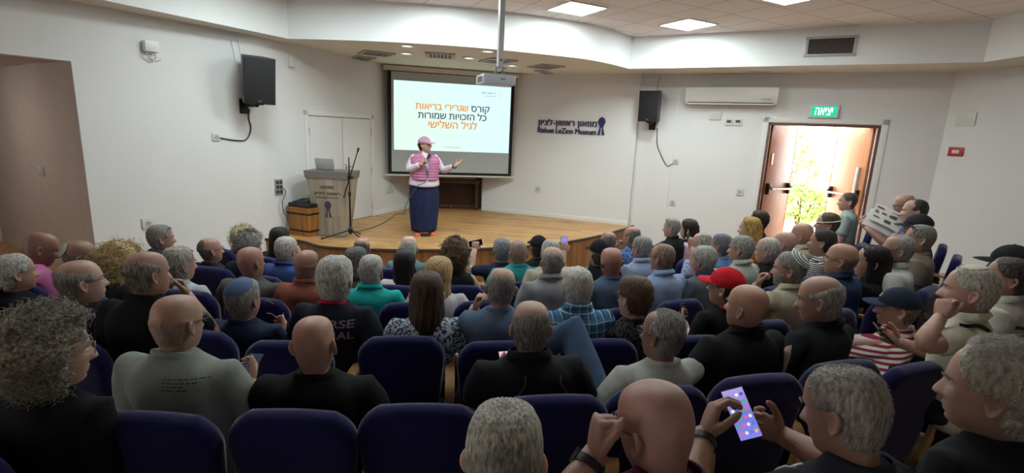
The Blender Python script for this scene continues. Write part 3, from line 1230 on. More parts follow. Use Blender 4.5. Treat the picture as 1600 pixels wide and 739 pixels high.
m.build('display', mat('ac_display', '9b9b99', .3), ac)

# exit sign
ex = empty('exit_sign', label='lit green exit sign on the wall above the doorway', cat='exit sign')
q = at_plane(1287, 174, K_RIGHT, A_RIGHT)
seat_on(ex, wall_M(q, A_RIGHT))
m = MB()
m.box((0, 0.0, 0.03), (0.42, 0.21, 0.06), 0.006)
m.build('housing', white_plastic, ex)
m = MB()
m.box((0, -0.005, 0.062), (0.36, 0.165, 0.004))
m.build('face', emit_mat('exit_green', '2fc79a', 1.0), ex, smooth=0)
v, f = text_mesh(heb('יציאה'), width=0.25, height=.12, bold=0.03, extrude=0)
m = MB()
m.add(v + [0, -0.003, 0.0655], f)
m.build('exit_lettering', emit_mat('exit_white', 'eafff6', 1.3), ex, smooth=0, recalc=False)

# ================================================================ museum sign on the wall
navy = mat('sign_navy', '23235f', .5)
MSG = wall_M((*K_BACK_R, 0), A_SIGN)


def sg(x, y):
    return sxy(x, y, K_BACK_R, A_SIGN, MSG)


sign = empty('museum_sign', label='dark blue bilingual museum lettering with tower emblem on wall', cat='sign')
seat_on(sign, MSG)


def sign_text(s, xl, xr, yt, yb, nm, ym):
    a, b = sg(xl, ym), sg(xr, ym)
    t_, b2 = sg(xl, yt), sg(xl, yb)
    v, f = text_mesh(s, width=b[0] - a[0], height=t_[1] - b2[1], bold=.016, extrude=.02)
    m = MB()
    m.add(v + [(a[0] + b[0]) / 2, (t_[1] + b2[1]) / 2, 0.0], f)
    m.build(nm, navy, sign, smooth=0, recalc=False)


sign_text(heb('מוזאון ראשון-לציון'), 841, 933, 185, 198, 'hebrew_lettering', 191)
sign_text('Rishon LeZion Museum', 840.5, 932, 198.5, 207, 'english_lettering', 203)


def tower(cx, cz, h, extr, z0=0.0, mi=0):
    """water tower emblem: dome, drum, waist and two splayed legs, as flat raised shapes"""
    m = MB()
    w_ = h * .43
    def P(pts):
        m.prism([(cx + x * w_, cz + y * h, z0) for x, y in pts], (0, 0, extr), mi)
    P([(-.46, .36), (-.3, .44), (-.1, .5), (.1, .5), (.3, .44), (.46, .36)])
    P([(-.4, .08), (-.42, .36), (.42, .36), (.4, .08), (.3, .03), (-.3, .03)])
    P([(-.24, -.1), (-.28, .03), (.28, .03), (.24, -.1)])
    P([(-.48, -.5), (-.24, -.1), (-.08, -.1), (-.12, -.5)])
    P([(.12, -.5), (.08, -.1), (.24, -.1), (.48, -.5)])
    P([(-.5, .18), (-.5, .3), (-.41, .3), (-.41, .18)])
    P([(.41, .18), (.41, .3), (.5, .3), (.5, .18)])
    return m


a, b = sg(941, 183), sg(941, 211)
tower(a[0], (a[1] + b[1]) / 2, a[1] - b[1], .02).build('tower_emblem', navy, sign, smooth=0)
# ================================================================ things on the stage
# lectern: flared weathered panel with a grey top band
lec = empty('lectern', (-2.86, 7.90, STAGE_Z), -0.10, 'flared grey timber lectern printed with museum name and tower emblem', 'lectern')
grey_wood = vplanks('weathered_boards', 'b5aa98', '857b6c', 9)
HL = 1.02


def lsec(z):
    t = z / HL
    hw, dp = 0.215 + 0.125 * t, 0.16 + 0.06 * t
    return hw, dp


m = MB()
rings_ = []
for z in np.linspace(0.02, HL - 0.11, 8):
    hw, dp = lsec(z)
    rings_.append([(-hw, -dp, z), (hw, -dp, z), (hw, dp, z), (-hw, dp, z)])
m.rings(rings_)
m.build('body', grey_wood, lec, smooth=0)
m = MB()
hw, dp = lsec(HL)
h2, d2_ = lsec(HL - .11)
m.rings([[(-h2 - .012, -d2_ - .012, HL - .11), (h2 + .012, -d2_ - .012, HL - .11), (h2 + .012, d2_ + .01, HL - .11), (-h2 - .012, d2_ + .01, HL - .11)],
         [(-hw - .015, -dp - .015, HL), (hw + .015, -dp - .015, HL), (hw + .015, dp + .01, HL), (-hw - .015, dp + .01, HL)]])
m.build('top_band', mat('grey_lectern_band', '77736e', .6), lec, smooth=0)
m = MB()
m.box((0, 0, 0.012), (0.50, 0.4, 0.024), 0.004)
m.build('foot_plate', mat('grey_lectern_band', '77736e', .6), lec)
ink = mat('lectern_print', '35322f', .6)
tilt = math.atan2(0.06, HL)


def on_front(v, z):
    """writing laid on the sloping front panel"""
    o = np.empty_like(v)
    o[:, 0] = v[:, 0]
    o[:, 2] = z + v[:, 1]
    dp_ = 0.16 + 0.06 * (o[:, 2] / HL)
    o[:, 1] = -dp_ - 0.0015 - v[:, 2]
    return o


for s_, w_, z, hgt in ((heb('מוזאון'), .22, .765, .066), (heb('ראשון-לציון'), .42, .675, .066), ('Rishon LeZion Museum', .36, .615, .022)):
    v, f = text_mesh(s_, width=w_, height=hgt, bold=.015, extrude=.001)
    m = MB()
    m.add(on_front(v, z), f)
    m.build('printed_lettering', ink, lec, smooth=0, recalc=False)
tw = tower(0, 0, .26, .002)
tw.v = [on_front(q, .43) for q in tw.v]
tw.build('printed_emblem', mat('emblem_print', '3f4152', .6), lec, smooth=0)

# laptop on the lectern
lp = empty('laptop', (-2.92, 7.93, STAGE_Z + HL), -0.16, 'open silver laptop on the lectern with its lid towards the audience', 'laptop')
m = MB()
m.box((0, 0.0, 0.009), (0.31, 0.2, 0.016), 0.005)
m.build('base', mat('laptop_silver', 'a9aaad', .4, .5), lp)
m = MB()
m.box((0, 0, 0.09), (0.31, 0.008, 0.18), 0.004)
o = m.build('lid', mat('laptop_lid', 'b8b9bb', .35, .4), lp)
o.location = (0, -0.11, 0.012)
o.rotation_euler = (RD(14), 0, 0)
m = MB()
m.tube([(-.1, -.105, .014), (.1, -.105, .014)], 0.007, 8)
m.build('hinge', black_plastic, lp)

# square oak barrel with black hoops, carrying sound equipment
ba = empty('barrel', (-3.24, 7.83, STAGE_Z), RD(-22), 'square oak planter barrel with black hoops beside the lectern', 'barrel')
oak = vplanks('oak_staves', 'b07a3c', '7d5224', 14)
BH = 0.45


def bring(z, g=0.0, n=6):
    h = 0.20 + 0.035 * (z / BH) + g
    c = 0.03
    P = []
    for sx, sy in ((1, 1), (-1, 1), (-1, -1), (1, -1)):
        q = [(sx * h, sy * (h - c)), (sx * (h - c), sy * h)]
        P += q if sx * sy > 0 else q[::-1]
    return [(x, y, z) for x, y in P]


m = MB()
m.rings([bring(z) for z in np.linspace(0, BH, 7)])
m.build('staves', oak, ba, smooth=0)
for z0, z1 in ((.075, .1), (.345, .37)):
    m = MB()
    m.rings([bring(z0, .004), bring(z1, .004)], cap0=True, cap1=True)
    m.build('hoop', black_metal, ba, smooth=0)
mx = empty('sound_mixer', (-3.24, 7.81, STAGE_Z + BH), RD(-22), 'black sound mixer lying on the oak barrel', 'mixer')
m = MB()
m.box((0, 0, .03), (.42, .36, .06), .008)
m.build('case', black_plastic, mx)
m = MB()
m.prism([(-.19, .1, .06), (-.19, -.14, .06), (-.19, .1, .1)], (.24, 0, 0))
m.build('control_panel', mat('mixer_panel', '2b2c30', .4), mx, smooth=0)
m = MB()
for i in range(6):
    for j in range(3):
        x_, y_ = -.17 + i * .035, -.1 + j * .06
        z_ = .06 + (y_ + .14) / .24 * .04
        m.tube([(x_, y_, z_), (x_, y_ - .003, z_ + .015)], .007, 8)
m.build('knob', mat('knob_grey', '77787c', .4), mx)
m = MB()
m.tube(catmull([(.1, .1, .08), (.05, 0, .13), (-.08, -.06, .1), (-.14, -.16, .075), (-.06, -.17, .075), (.08, -.12, .075)], 6), .007, 8)
m.build('cable', black_plastic, mx)
m = MB()
m.box((0, 0, .05), (.075, .06, .1), .006)
o = m.build('adapter_box', mat('beige_box', 'a98f70', .6))
seat_on(o, frame((-3.10, 7.92, STAGE_Z + BH + .062), 70))
tag(o, 'small tan box standing on the mixer beside the lectern', 'box')
m = MB()
P = [at_plane(441, 293, K_DOORWALL, A_DOOR) + [.03, -.03, 0]] + [at_plane(x, y, K_DOORWALL, A_DOOR) + [.05, -.06, 0] for x, y in [(444, 300), (439, 315), (441, 330), (446, 340), (445, 352), (443, 360)]]
m.tube(catmull(P, 6), .008, 8)
tag(m.build('cable', mat('grey_cable', '5d6063', .6)), 'grey cable hanging from the dark outlet plate beside the barrel', 'cable')
m = MB()
P = [(-3.2, 8.05, 1.22), (-3.25, 8.2, 1.35), (-3.05, 8.25, 1.42), (-2.98, 7.98, 1.62), (-2.95, 7.86, 1.72)]
m.tube(catmull(P, 6), .006, 8)
tag(m.build('cable', black_plastic), 'dark cable rising from the mixer to the lectern top', 'cable')

# microphone stand
mb = at_z(548, 372, STAGE_Z)
ms = empty('microphone_stand', (mb[0], mb[1], STAGE_Z), 0, 'black tripod microphone stand with tilted boom before the lectern', 'microphone stand')
m = MB()
m.tube([(0, 0, .06), (0, 0, .7)], .013, 10)
m.tube([(0, 0, .65), (0, 0, 1.25)], .009, 10)
m.build('pole', black_metal, ms)
for a, l_ in ((205, .42), (325, .3), (80, .3)):
    m = MB()
    a = RD(a)
    m.tube([(0, 0, .13), (l_ * math.cos(a), l_ * math.sin(a), .012)], .009, 8)
    lg = m.build('leg', black_metal, ms)
    m = MB()
    m.tube([(l_ * math.cos(a) * .96, l_ * math.sin(a) * .96, .018), (l_ * math.cos(a) * 1.04, l_ * math.sin(a) * 1.04, .012)], .013, 8)
    m.build('rubber_foot', black_plastic, lg)
m = MB()
m.lathe([(.03, .08), (.035, .1), (.035, .15), (.02, .17), (.014, .2)], 14)
m.lathe([(.016, .66), (.022, .67), (.022, .72), (.012, .74)], 12)
m.build('hub', black_plastic, ms)
m = MB()
zc_ = at_plane(548, 277, (mb[0], mb[1]), 90)[2] - STAGE_Z
m.box((0, 0, zc_), (.05, .05, .06), .01)
m.tube([(0, 0, zc_), (.07, -.01, zc_)], .012, 8)
m.build('clutch', black_plastic, ms)
b0, b1 = at_plane(537, 309, (mb[0], mb[1] - .03), 90), at_plane(559, 236, (mb[0], mb[1] - .03), 90)
o_ = np.array([mb[0], mb[1], STAGE_Z])
m = MB()
m.tube([b0 - o_, b1 - o_], .008, 8)
m.build('boom', black_metal, ms)
m = MB()
d_ = (b1 - b0) / np.linalg.norm(b1 - b0)
m.tube([b1 - o_ - d_ * .02, b1 - o_ + d_ * .05], [.012, .016], 10)
m.build('microphone_clip', black_plastic, ms)

# upright piano in the niche below the screen
A_BK = az_of(K_BACK_L, K_BACK_R)
pi_c = K_BACK_L + np.array([math.sin(RD(A_BK)), math.cos(RD(A_BK))]) * 0.79
pi_ = empty('piano', label='dark walnut upright piano against the back wall below the screen', cat='piano')
seat_on(pi_, frame((pi_c[0] - .02, pi_c[1] + .3, STAGE_Z), A_BK))
pw = mat('piano_walnut', '4a2a1b', .3, var=.2, vscale=(3, 3, 20), coat=.3)
PW = 1.44
m = MB()
m.box((0, .09, .62), (PW - .08, .3, 1.2), .01)
m.build('case', pw, pi_)
m = MB()
m.box((0, .09, 1.235), (PW, .36, .03), .008)
m.build('lid', pw, pi_)
m = MB()
m.box((0, -.2, .63), (PW, .32, .1), .012)
m.build('key_bed', pw, pi_)
m = MB()
m.box((0, -.27, .692), (PW - .16, .14, .02), .003)
m.build('keyboard', mat('ivory_keys', 'd8cfae', .4), pi_)
m = MB()
for i in range(36):
    if i % 7 not in (2, 6):
        m.box((-PW / 2 + .12 + (PW - .24) * i / 35, -.24, .706), (.012, .08, .014))
m.build('black_keys', black_plastic, pi_, smooth=0)
m = MB()
m.box((0, -.07, .33), (PW - .2, .02, .46), .006)
m.build('lower_panel', mat('piano_panel', '3a1f14', .3, var=.2, vscale=(3, 3, 20)), pi_)
m = MB()
m.box((0, -.1, .05), (PW - .1, .1, .08), .008)
m.build('plinth', pw, pi_)
for s_ in (-1, 1):
    m = MB()
    m.tube([(s_ * (PW / 2 - .06), -.3, .1), (s_ * (PW / 2 - .06), -.3, .3), (s_ * (PW / 2 - .06), -.3, .6)], [.03, .026, .045], 10)
    m.box((s_ * (PW / 2 - .06), -.2, .06), (.08, .3, .06), .012)
    lg = m.build('leg', pw, pi_)
    m = MB()
    m.tube([(s_ * (PW / 2 - .06) - .012, -.31, .022), (s_ * (PW / 2 - .06) + .012, -.31, .022)], .022, 12)
    m.build('caster', black_metal, lg)
for x_ in (-.1, 0.0, .1):
    m = MB()
    m.box((x_, -.2, .06), (.05, .14, .015), .006)
    m.build('pedal', mat('brass', 'b08d4a', .3, .9), pi_)
# ================================================================ people
def gsm(x, s):
    return np.exp(-0.5 * (x / s) ** 2)


def sstep(a, b, x):
    t = np.clip((x - a) / (b - a), 0, 1)
    return t * t * (3 - 2 * t)


# head and neck sections: z, front, back, half width (z = 0 at the eyes, y forward)
_HT = np.array([
    (.1300, -.006, -.014, .004), (.1285, .016, -.036, .024), (.1240, .034, -.054, .040), (.1160, .051, -.071, .0535), (.1040, .066, -.084, .064), (.088, .078, -.094, .0705),
    (.066, .087, -.101, .0755), (.040, .092, -.104, .0775), (.018, .0935, -.104, .0775), (.000, .0915, -.101, .0765), (-.018, .0905, -.096, .0745),
    (-.036, .0910, -.089, .0720), (-.052, .0910, -.082, .0690), (-.068, .0905, -.075, .0650), (-.082, .0890, -.070, .0600), (-.096, .0860, -.067, .0540),
    (-.108, .0820, -.0655, .0480), (-.116, .0740, -.065, .0455), (-.121, .0600, -.065, .0470), (-.126, .0440, -.0655, .0500), (-.134, .0340, -.067, .0530),
    (-.148, .0300, -.070, .0550), (-.165, .0300, -.074, .0560), (-.182, .0330, -.080, .0600), (-.198, .0400, -.088, .0740), (-.215, .0480, -.095, .1000), (-.24, .0550, -.100, .1300)])
_HA = np.concatenate([np.linspace(-62, 62, 33)[:-1], np.linspace(62, 298, 29)[:-1]])
_HA = np.radians(_HA)
NHA = len(_HA)


def _resample(T, zs):
    # smooth interpolation of the section table
    P = np.array([np.interp(zs, T[::-1, 0], T[::-1, k]) for k in (1, 2, 3)])
    return P


_d = np.linspace(0, 1, 400)
_zz = np.interp(_d, np.linspace(0, 1, len(_HT)), _HT[:, 0])
_ff = [np.interp(_d, np.linspace(0, 1, len(_HT)), _HT[:, k]) for k in (1, 2, 3)]
_k = np.exp(-0.5 * (np.arange(-12, 13) / 5.0) ** 2)
_k /= _k.sum()


def _sm(a):
    return np.convolve(np.pad(a, 12, mode='reflect', reflect_type='odd'), _k, mode='valid')


_zz = _sm(_zz)
_ff = [_sm(a) for a in _ff]
HROWS = np.unique(np.concatenate([np.linspace(0, 399, 50).astype(int), np.linspace(120, 275, 26).astype(int)]))


def head_grid(p):
    """(rows, angles, 3) surface of head and neck before posing"""
    jaw, neck, wide = p.get('jaw', 1.0 if p.get('f') else 1.06), p.get('neck', 1.0 if p.get('f') else 1.14), p.get('wide', 1.0)
    G = []
    for i in HROWS:
        z, yf, yb, hw = _zz[i], _ff[0][i], _ff[1][i], _ff[2][i]
        yc = -.012
        jf = 1 + (jaw - 1) * float(gsm(z + .09, .04)) + (neck - 1) * float(sstep(-.105, -.14, z) * sstep(-.23, -.19, z))
        hw_ = hw * jf * (wide if z > -.12 else 1)
        e = 2.25 if z > -.12 else 2.1
        sx, cy = np.sin(_HA), np.cos(_HA)
        x = hw_ * np.sign(sx) * np.abs(sx) ** (2 / e)
        y = np.where(cy >= 0, yc + (yf - yc) * np.abs(cy) ** (2 / e), yc + (yc - (yb * (1 + (neck - 1) * .5 * float(sstep(-.08, -.14, z))))) * -np.abs(cy) ** (2 / 2.05))
        G.append(np.c_[x, y, np.full(NHA, z)])
    G = np.array(G)
    x, y, z = G[..., 0], G[..., 1], G[..., 2]
    fr = sstep(.02, .06, y)
    ax = np.abs(x)
    nz_ = np.where(z > -.043, sstep(.012, -.043, z), sstep(-.058, -.043, z))
    dy = (.004 + .024 * nz_) * gsm(x, .0085 + .0065 * nz_) * sstep(.03, .005, z) * sstep(-.06, -.045, z)
    dy += .006 * gsm(ax - .013, .006) * gsm(z + .044, .007)
    dy += .0055 * gsm(z - .021, .008) * gsm(ax - .028, .02)
    dy -= .0105 * gsm(ax - .032, .0125) * gsm(z - .001, .0095)
    dy += .004 * gsm(ax - .046, .016) * gsm(z + .03, .016)
    dy += .0065 * gsm(z + .0705, .0055) * gsm(x, .017)
    dy -= .004 * gsm(z + .0765, .0022) * gsm(x, .022)
    dy += .0065 * gsm(z + .083, .0055) * gsm(x, .016)
    dy -= .004 * gsm(z + .093, .005) * gsm(x, .02)
    dy += .006 * gsm(z + .108, .009) * gsm(x, .018)
    dy -= .002 * gsm(ax - .03 - (-.05 - z) * .25, .005) * sstep(-.085, -.05, z) * sstep(-.03, -.045, z)
    G[..., 1] += dy * fr
    return G


def _ear(side):
    """one ear as a closed dished shell"""
    n, rr = 22, [0, .3, .5, .66, .8, .92, 1.0]
    off = [-.004, -.004, -.001, .004, .002, .0055, .002]
    a = np.arange(n) / n * 2 * np.pi
    pts = []
    oy = np.sin(a) * .0195 * (1 + .22 * np.cos(a))
    oz = np.cos(a) * .0335
    for r, o in zip(rr, off):
        pts.append(np.c_[np.full(n, o), oy * r, oz * r])
    for r, o in ((.97, -.004), (.7, -.009), (.4, -.016)):
        pts.append(np.c_[np.full(n, o), oy * r, oz * r])
    P = np.array(pts)
    # local: x outwards, y forward, z up; swing the rear edge out
    an = RD(31)
    y, x = P[..., 1].copy(), P[..., 0].copy()
    P[..., 0] = x * math.cos(an) - (y - .014) * math.sin(an)
    P[..., 1] = x * math.sin(an) + (y - .014) * math.cos(an)
    tz = RD(-12)
    y, z = P[..., 1].copy(), P[..., 2].copy()
    P[..., 1] = y * math.cos(tz) - z * math.sin(tz) * -1
    P[..., 2] = z * math.cos(tz) + y * math.sin(tz) * -1
    P[..., 0] += .0775
    P[..., 1] += -.003
    P[..., 2] += -.010
    P[..., 0] *= side
    V = P.reshape(-1, 3)
    F = [(i * n + j, i * n + (j + 1) % n, (i + 1) * n + (j + 1) % n, (i + 1) * n + j) for i in range(len(P) - 1) for j in range(n)]
    return V, F


EARS = [_ear(1), _ear(-1)]


def rot_xyz(yaw, pitch, roll):
    """yaw to the right (clockwise from above), pitch up, roll to the right shoulder; degrees"""
    a, b, c = RD(-yaw), RD(pitch), RD(roll)
    Rz = np.array([[math.cos(a), -math.sin(a), 0], [math.sin(a), math.cos(a), 0], [0, 0, 1]])
    Rx = np.array([[1, 0, 0], [0, math.cos(b), -math.sin(b)], [0, math.sin(b), math.cos(b)]])
    Ry = np.array([[math.cos(c), 0, math.sin(c)], [0, 1, 0], [-math.sin(c), 0, math.cos(c)]])
    return Rz @ Rx @ Ry


def squash(P):
    """crown height: the eyes sit at half the head"""
    P = np.array(P, float)
    P[..., 2] = np.where(P[..., 2] > 0, P[..., 2] * .885, P[..., 2])
    return P


class HeadPose:
    def __init__(self, yaw, pitch, roll, scale, origin):
        self.y, self.p, self.r, self.s, self.o = yaw, pitch, roll, scale, np.asarray(origin, float)
        self.pv = np.array([0, -.015, -.135])
        self.full = rot_xyz(yaw, pitch, roll)
        self.half = rot_xyz(yaw * .45, pitch * .4, roll * .4)

    def __call__(self, P):
        """soft: verts near the neck base stay with the shoulders"""
        P = squash(P)
        w1 = sstep(-.165, -.112, P[..., 2])[..., None]
        w2 = sstep(-.215, -.165, P[..., 2])[..., None]
        q = P - self.pv
        A, B = q @ self.full.T, q @ self.half.T
        R = A * w1 + (B * w2 + q * (1 - w2)) * (1 - w1)
        return (R + self.pv) * self.s + self.o

    def rigid(self, P):
        return ((squash(P) - self.pv) @ self.full.T + self.pv) * self.s + self.o


def vnoise(P, s, seed=0.0):
    return np.array([mnoise.noise(Vector((float(a[0]) * s + seed, float(a[1]) * s - seed, float(a[2]) * s + 2 * seed))) for a in P.reshape(-1, 3)]).reshape(P.shape[:-1])


# ---- hands -----------------------------------------------------------------
HANDS = {}
CURLS = {'rest': ((18, 22, 26, 30), 24, 18, 22), 'grip': ((62, 66, 70, 74), 60, 35, 30), 'fist': ((78, 82, 84, 86), 85, 50, 20),
         'flat': ((6, 4, 4, 8), 8, 6, 38), 'phone': ((38, 42, 46, 50), 45, 30, 42), 'chin': ((55, 62, 70, 74), 62, 40, 30)}


def hand(kind, fine):
    """right hand: wrist at the origin, fingers along +y, palm facing -z, thumb on the -x side"""
    key = (kind, fine)
    if key in HANDS:
        return HANDS[key]
    base, mid, tip, sp = CURLS[kind]
    m = MB()
    a = np.arange(14) / 14 * 2 * np.pi
    ring_ = []
    for y, hw, hh, x0 in ((-.03, .027, .021, 0), (0, .028, .019, 0), (.02, .033, .018, -.001), (.045, .040, .0175, -.001), (.07, .042, .016, 0), (.088, .041, .013, .001), (.096, .036, .009, .001)):
        ring_.append(np.c_[x0 + hw * np.cos(a), np.full(14, y), hh * np.sin(a)])
    m.rings(ring_)
    for k, (x, y0, L, r, c0) in enumerate(((-.029, .086, .072, .0098, base[0]), (-.009, .092, .080, .0100, base[1]), (.012, .090, .074, .0096, base[2]), (.031, .082, .058, .0086, base[3]))):
        ang, d, p = 0.0, [], np.array([x, y0 - .02, 0.0])
        pts = [p.copy()]
        p = np.array([x, y0, 0.0])
        pts.append(p.copy())
        sx = (x / .035) * .08
        for seg, (l_, c) in enumerate(((.46, c0), (.30, mid), (.24, tip))):
            ang += RD(c)
            for h in (.5, .5):
                p = p + L * l_ * h * np.array([sx, math.cos(ang), -math.sin(ang)])
                pts.append(p.copy())
        n = len(pts)
        m.tube(pts, [r * 1.15, r * 1.12, r, r * 1.04, r * .94, r * .97, r * .86, r * .6][:n], 9)
    # thumb from the side of the palm
    t = RD(sp)
    p0 = np.array([-.020, .018, -.006])
    d1 = np.array([-math.sin(t), math.cos(t) * .9, -.35])
    d1 /= np.linalg.norm(d1)
    d2 = np.array([-math.sin(t * .5), math.cos(t * .5), -.45])
    d2 /= np.linalg.norm(d2)
    p1 = p0 + d1 * .045
    p2 = p1 + d2 * .034
    p3 = p2 + (d2 + np.array([.25, .2, 0])) / np.linalg.norm(d2 + np.array([.25, .2, 0])) * .026
    m.tube([p0, (p0 + p1) / 2, p1, (p1 + p2) / 2, p2, (p2 + p3) / 2, p3], [.017, .0155, .0125, .0115, .0112, .0102, .0062], 9)
    if kind == 'fist':
        m.tube([(-.03, .062, -.026), (-.02, .075, -.032), (.025, .07, -.028)], [.018, .025, .02], 10)
    o = m.build('hand', [], None)
    md = o.modifiers.new('r', 'REMESH')
    md.mode = 'VOXEL'
    md.voxel_size = .0032 if fine else .0058
    sm = o.modifiers.new('s', 'SMOOTH')
    sm.factor, sm.iterations = .5, 3 if fine else 1
    me = meshify(o)
    V = np.array([q.co[:] for q in me.vertices])
    F = [tuple(p.vertices) for p in me.polygons]
    om = o.data
    bpy.data.objects.remove(o)
    bpy.data.meshes.remove(om)
    bpy.data.meshes.remove(me)
    HANDS[key] = (V, F)
    return V, F


def hand_frame(wrist, fdir, palm):
    """matrix: +y along fdir, -z towards palm"""
    y = np.asarray(fdir, float)
    y /= np.linalg.norm(y)
    z = -np.asarray(palm, float)
    z -= y * (z @ y)
    z /= np.linalg.norm(z) + 1e-9
    x = np.cross(y, z)
    M = np.eye(4)
    M[:3, 0], M[:3, 1], M[:3, 2], M[:3, 3] = x, y, z, wrist
    return M


# ---- arms: (shoulder,) elbow, wrist, finger direction, palm direction, hand shape for the right arm; x is mirrored for the left
SHO = np.array([.178, -.012, .925])
ARMS = {
    'lap': ((.245, .02, .665), (.13, .25, .585), (-.45, .9, -.1), (.1, 0, -1), 'rest'),
    'lap2': ((.255, .0, .67), (.08, .24, .60), (-.8, .5, -.15), (0, -.3, -1), 'rest'),
    'phone': ((.235, .04, .675), (.075, .27, .745), (-.35, .85, .35), (-.7, .1, .6), 'phone'),
    'chin': ((.205, .20, .735), (.06, .195, .955), (-.35, -.05, .95), (-.45, -.75, 0), 'chin'),
    'cheek': ((.235, .16, .72), (.135, .135, .95), (-.25, -.1, .95), (-.85, -.2, 0), 'grip'),
    'cross': ((.25, .06, .685), (-.02, .205, .705), (-.9, .1, -.2), (0, -.9, -.2), 'rest'),
    'rest': ((.30, -.03, .68), (.30, .23, .675), (-.05, 1, -.1), (0, 0, -1), 'rest'),
    'raise': ((.29, .20, .86), (.20, .34, 1.07), (-.25, .35, .9), (-.2, .9, .1), 'phone'),
    'wide': ((.42, .06, .86), (.66, .16, .86), (.9, .4, -.1), (0, 0, -1), 'rest'),
    'paper': ((.25, .12, .70), (.20, .36, .86), (-.1, .6, .75), (-.9, .1, 0), 'grip'),
    'write': ((.245, .05, .675), (.08, .29, .66), (-.5, .75, -.1), (-.3, 0, -.95), 'grip'),
}


def mirror(p):
    return np.array([-p[0], p[1], p[2]])


def arm_path(S, E_, W_):
    P = []
    for a, b in ((S, E_), (E_, W_)):
        for t in np.linspace(0, 1, 6)[:-1]:
            P.append(a + (b - a) * t)
    P.append(W_)
    P = np.array(P)
    Q = P.copy()
    for i in range(4, 7):          # round the elbow
        Q[i] = (P[i - 1] + 2 * P[i] + P[i + 1]) / 4
    return Q


R_ARM = np.array([.034, .042, .048, .047, .045, .0425, .045, .044, .039, .033, .0285])

# torso sections: z, half width, front, back
TORSO = np.array([(.40, .150, .10, -.105), (.44, .178, .150, -.125), (.52, .176, .158, -.120), (.60, .170, .152, -.112), (.68, .168, .142, -.112), (.76, .174, .132, -.118),
                  (.83, .184, .124, -.126), (.885, .192, .108, -.130), (.925, .188, .090, -.128), (.952, .168, .072, -.120), (.972, .135, .054, -.108), (.99, .102, .042, -.098), (1.008, .080, .036, -.090), (1.022, .070, .034, -.084)])
SHIRTS = {}


def torso_rings(top=99, puff=0.0, female=False, z0=0):
    n = 36
    a = np.arange(n) / n * 2 * np.pi
    out = []
    zs = np.linspace(TORSO[0, 0], min(top, TORSO[-1, 0]), 30)
    for z in zs:
        hw, yf, yb = (np.interp(z, TORSO[:, 0], TORSO[:, k]) for k in (1, 2, 3))
        if female:
            hw *= .93 - .06 * float(gsm(z - .66, .07))
            yf += .018 * float(gsm(z - .79, .05)) - .03 * float(gsm(z - .62, .1))
        hw, yf, yb = hw + puff, yf + puff, yb - puff
        e = 2.5
        sx, cy = np.sin(a), np.cos(a)
        x = hw * np.sign(sx) * np.abs(sx) ** (2 / e)
        y = np.where(cy > 0, yf * np.abs(cy) ** (2 / e), yb * np.abs(cy) ** (2 / e))
        out.append(np.c_[x, y, np.full(n, z)])
    return out


def remeshed(m, name, voxel, it):
    o = m.build(name, [], None)
    md = o.modifiers.new('r', 'REMESH')
    md.mode = 'VOXEL'
    md.voxel_size = voxel
    sm = o.modifiers.new('s', 'SMOOTH')
    sm.factor, sm.iterations = .5, it
    me = meshify(o)
    me.name = name
    old = o.data
    bpy.data.objects.remove(o)
    bpy.data.meshes.remove(old)
    me.polygons.foreach_set('use_smooth', [True] * len(me.polygons))
    return me


def wrinkle(me, seed, amp):
    """cloth folds: gentle, mostly running away from the armpits"""
    v = np.array([q.co[:] for q in me.vertices])
    nn = np.array([q.normal[:] for q in me.vertices])
    q = v * [9, 9, 16] + seed
    w_ = np.sin(q[:, 2] * 1.0 + 2.2 * np.sin(q[:, 0] * .9 + seed) + 1.7 * np.sin(q[:, 1] * 1.1)) * .6 + vnoise(v, 13, seed) * 1.0
    k = sstep(1.03, .9, v[:, 2])
    v += nn * (w_ * amp * k)[:, None]
    me.vertices.foreach_set('co', v.ravel())
    me.update()
    return me


def shirt_mesh(aR, aL, sleeve, female, fine):
    """aR / aL are (elbow, wrist) arrays in torso space"""
    key = (tuple(np.round(np.concatenate([*aR, *aL]), 3)), sleeve, female, fine)
    if key in SHIRTS:
        return SHIRTS[key]
    m = MB()
    m.rings(torso_rings(female=female))
    for sd, (E_, W_) in ((1, aR), (-1, aL)):
        S = SHO * [sd, 1, 1]
        if female:
            S = S * [.93, 1, 1]
        P = arm_path(S, E_, W_)
        if sleeve == 'short':
            P = np.vstack([S + [-.05 * sd, 0, -.02], P[:4]])
            R_ = [.075, .072, .068, .066, .066]
        elif sleeve == 'none':
            P = np.vstack([S + [-.05 * sd, 0, -.02], P[:1]])
            R_ = [.07, .06]
        else:
            P = np.vstack([S + [-.05 * sd, 0, -.02], P[:10]])
            R_ = [.075, .068, .062, .060, .057, .055, .054, .055, .052, .046, .041]
        m.tube(P, R_, 14)
    me = wrinkle(remeshed(m, 'shirt', .011 if fine else .016, 5 if fine else 3), len(SHIRTS) * 1.7, .0045)
    SHIRTS[key] = me
    return me


LEGS = {}


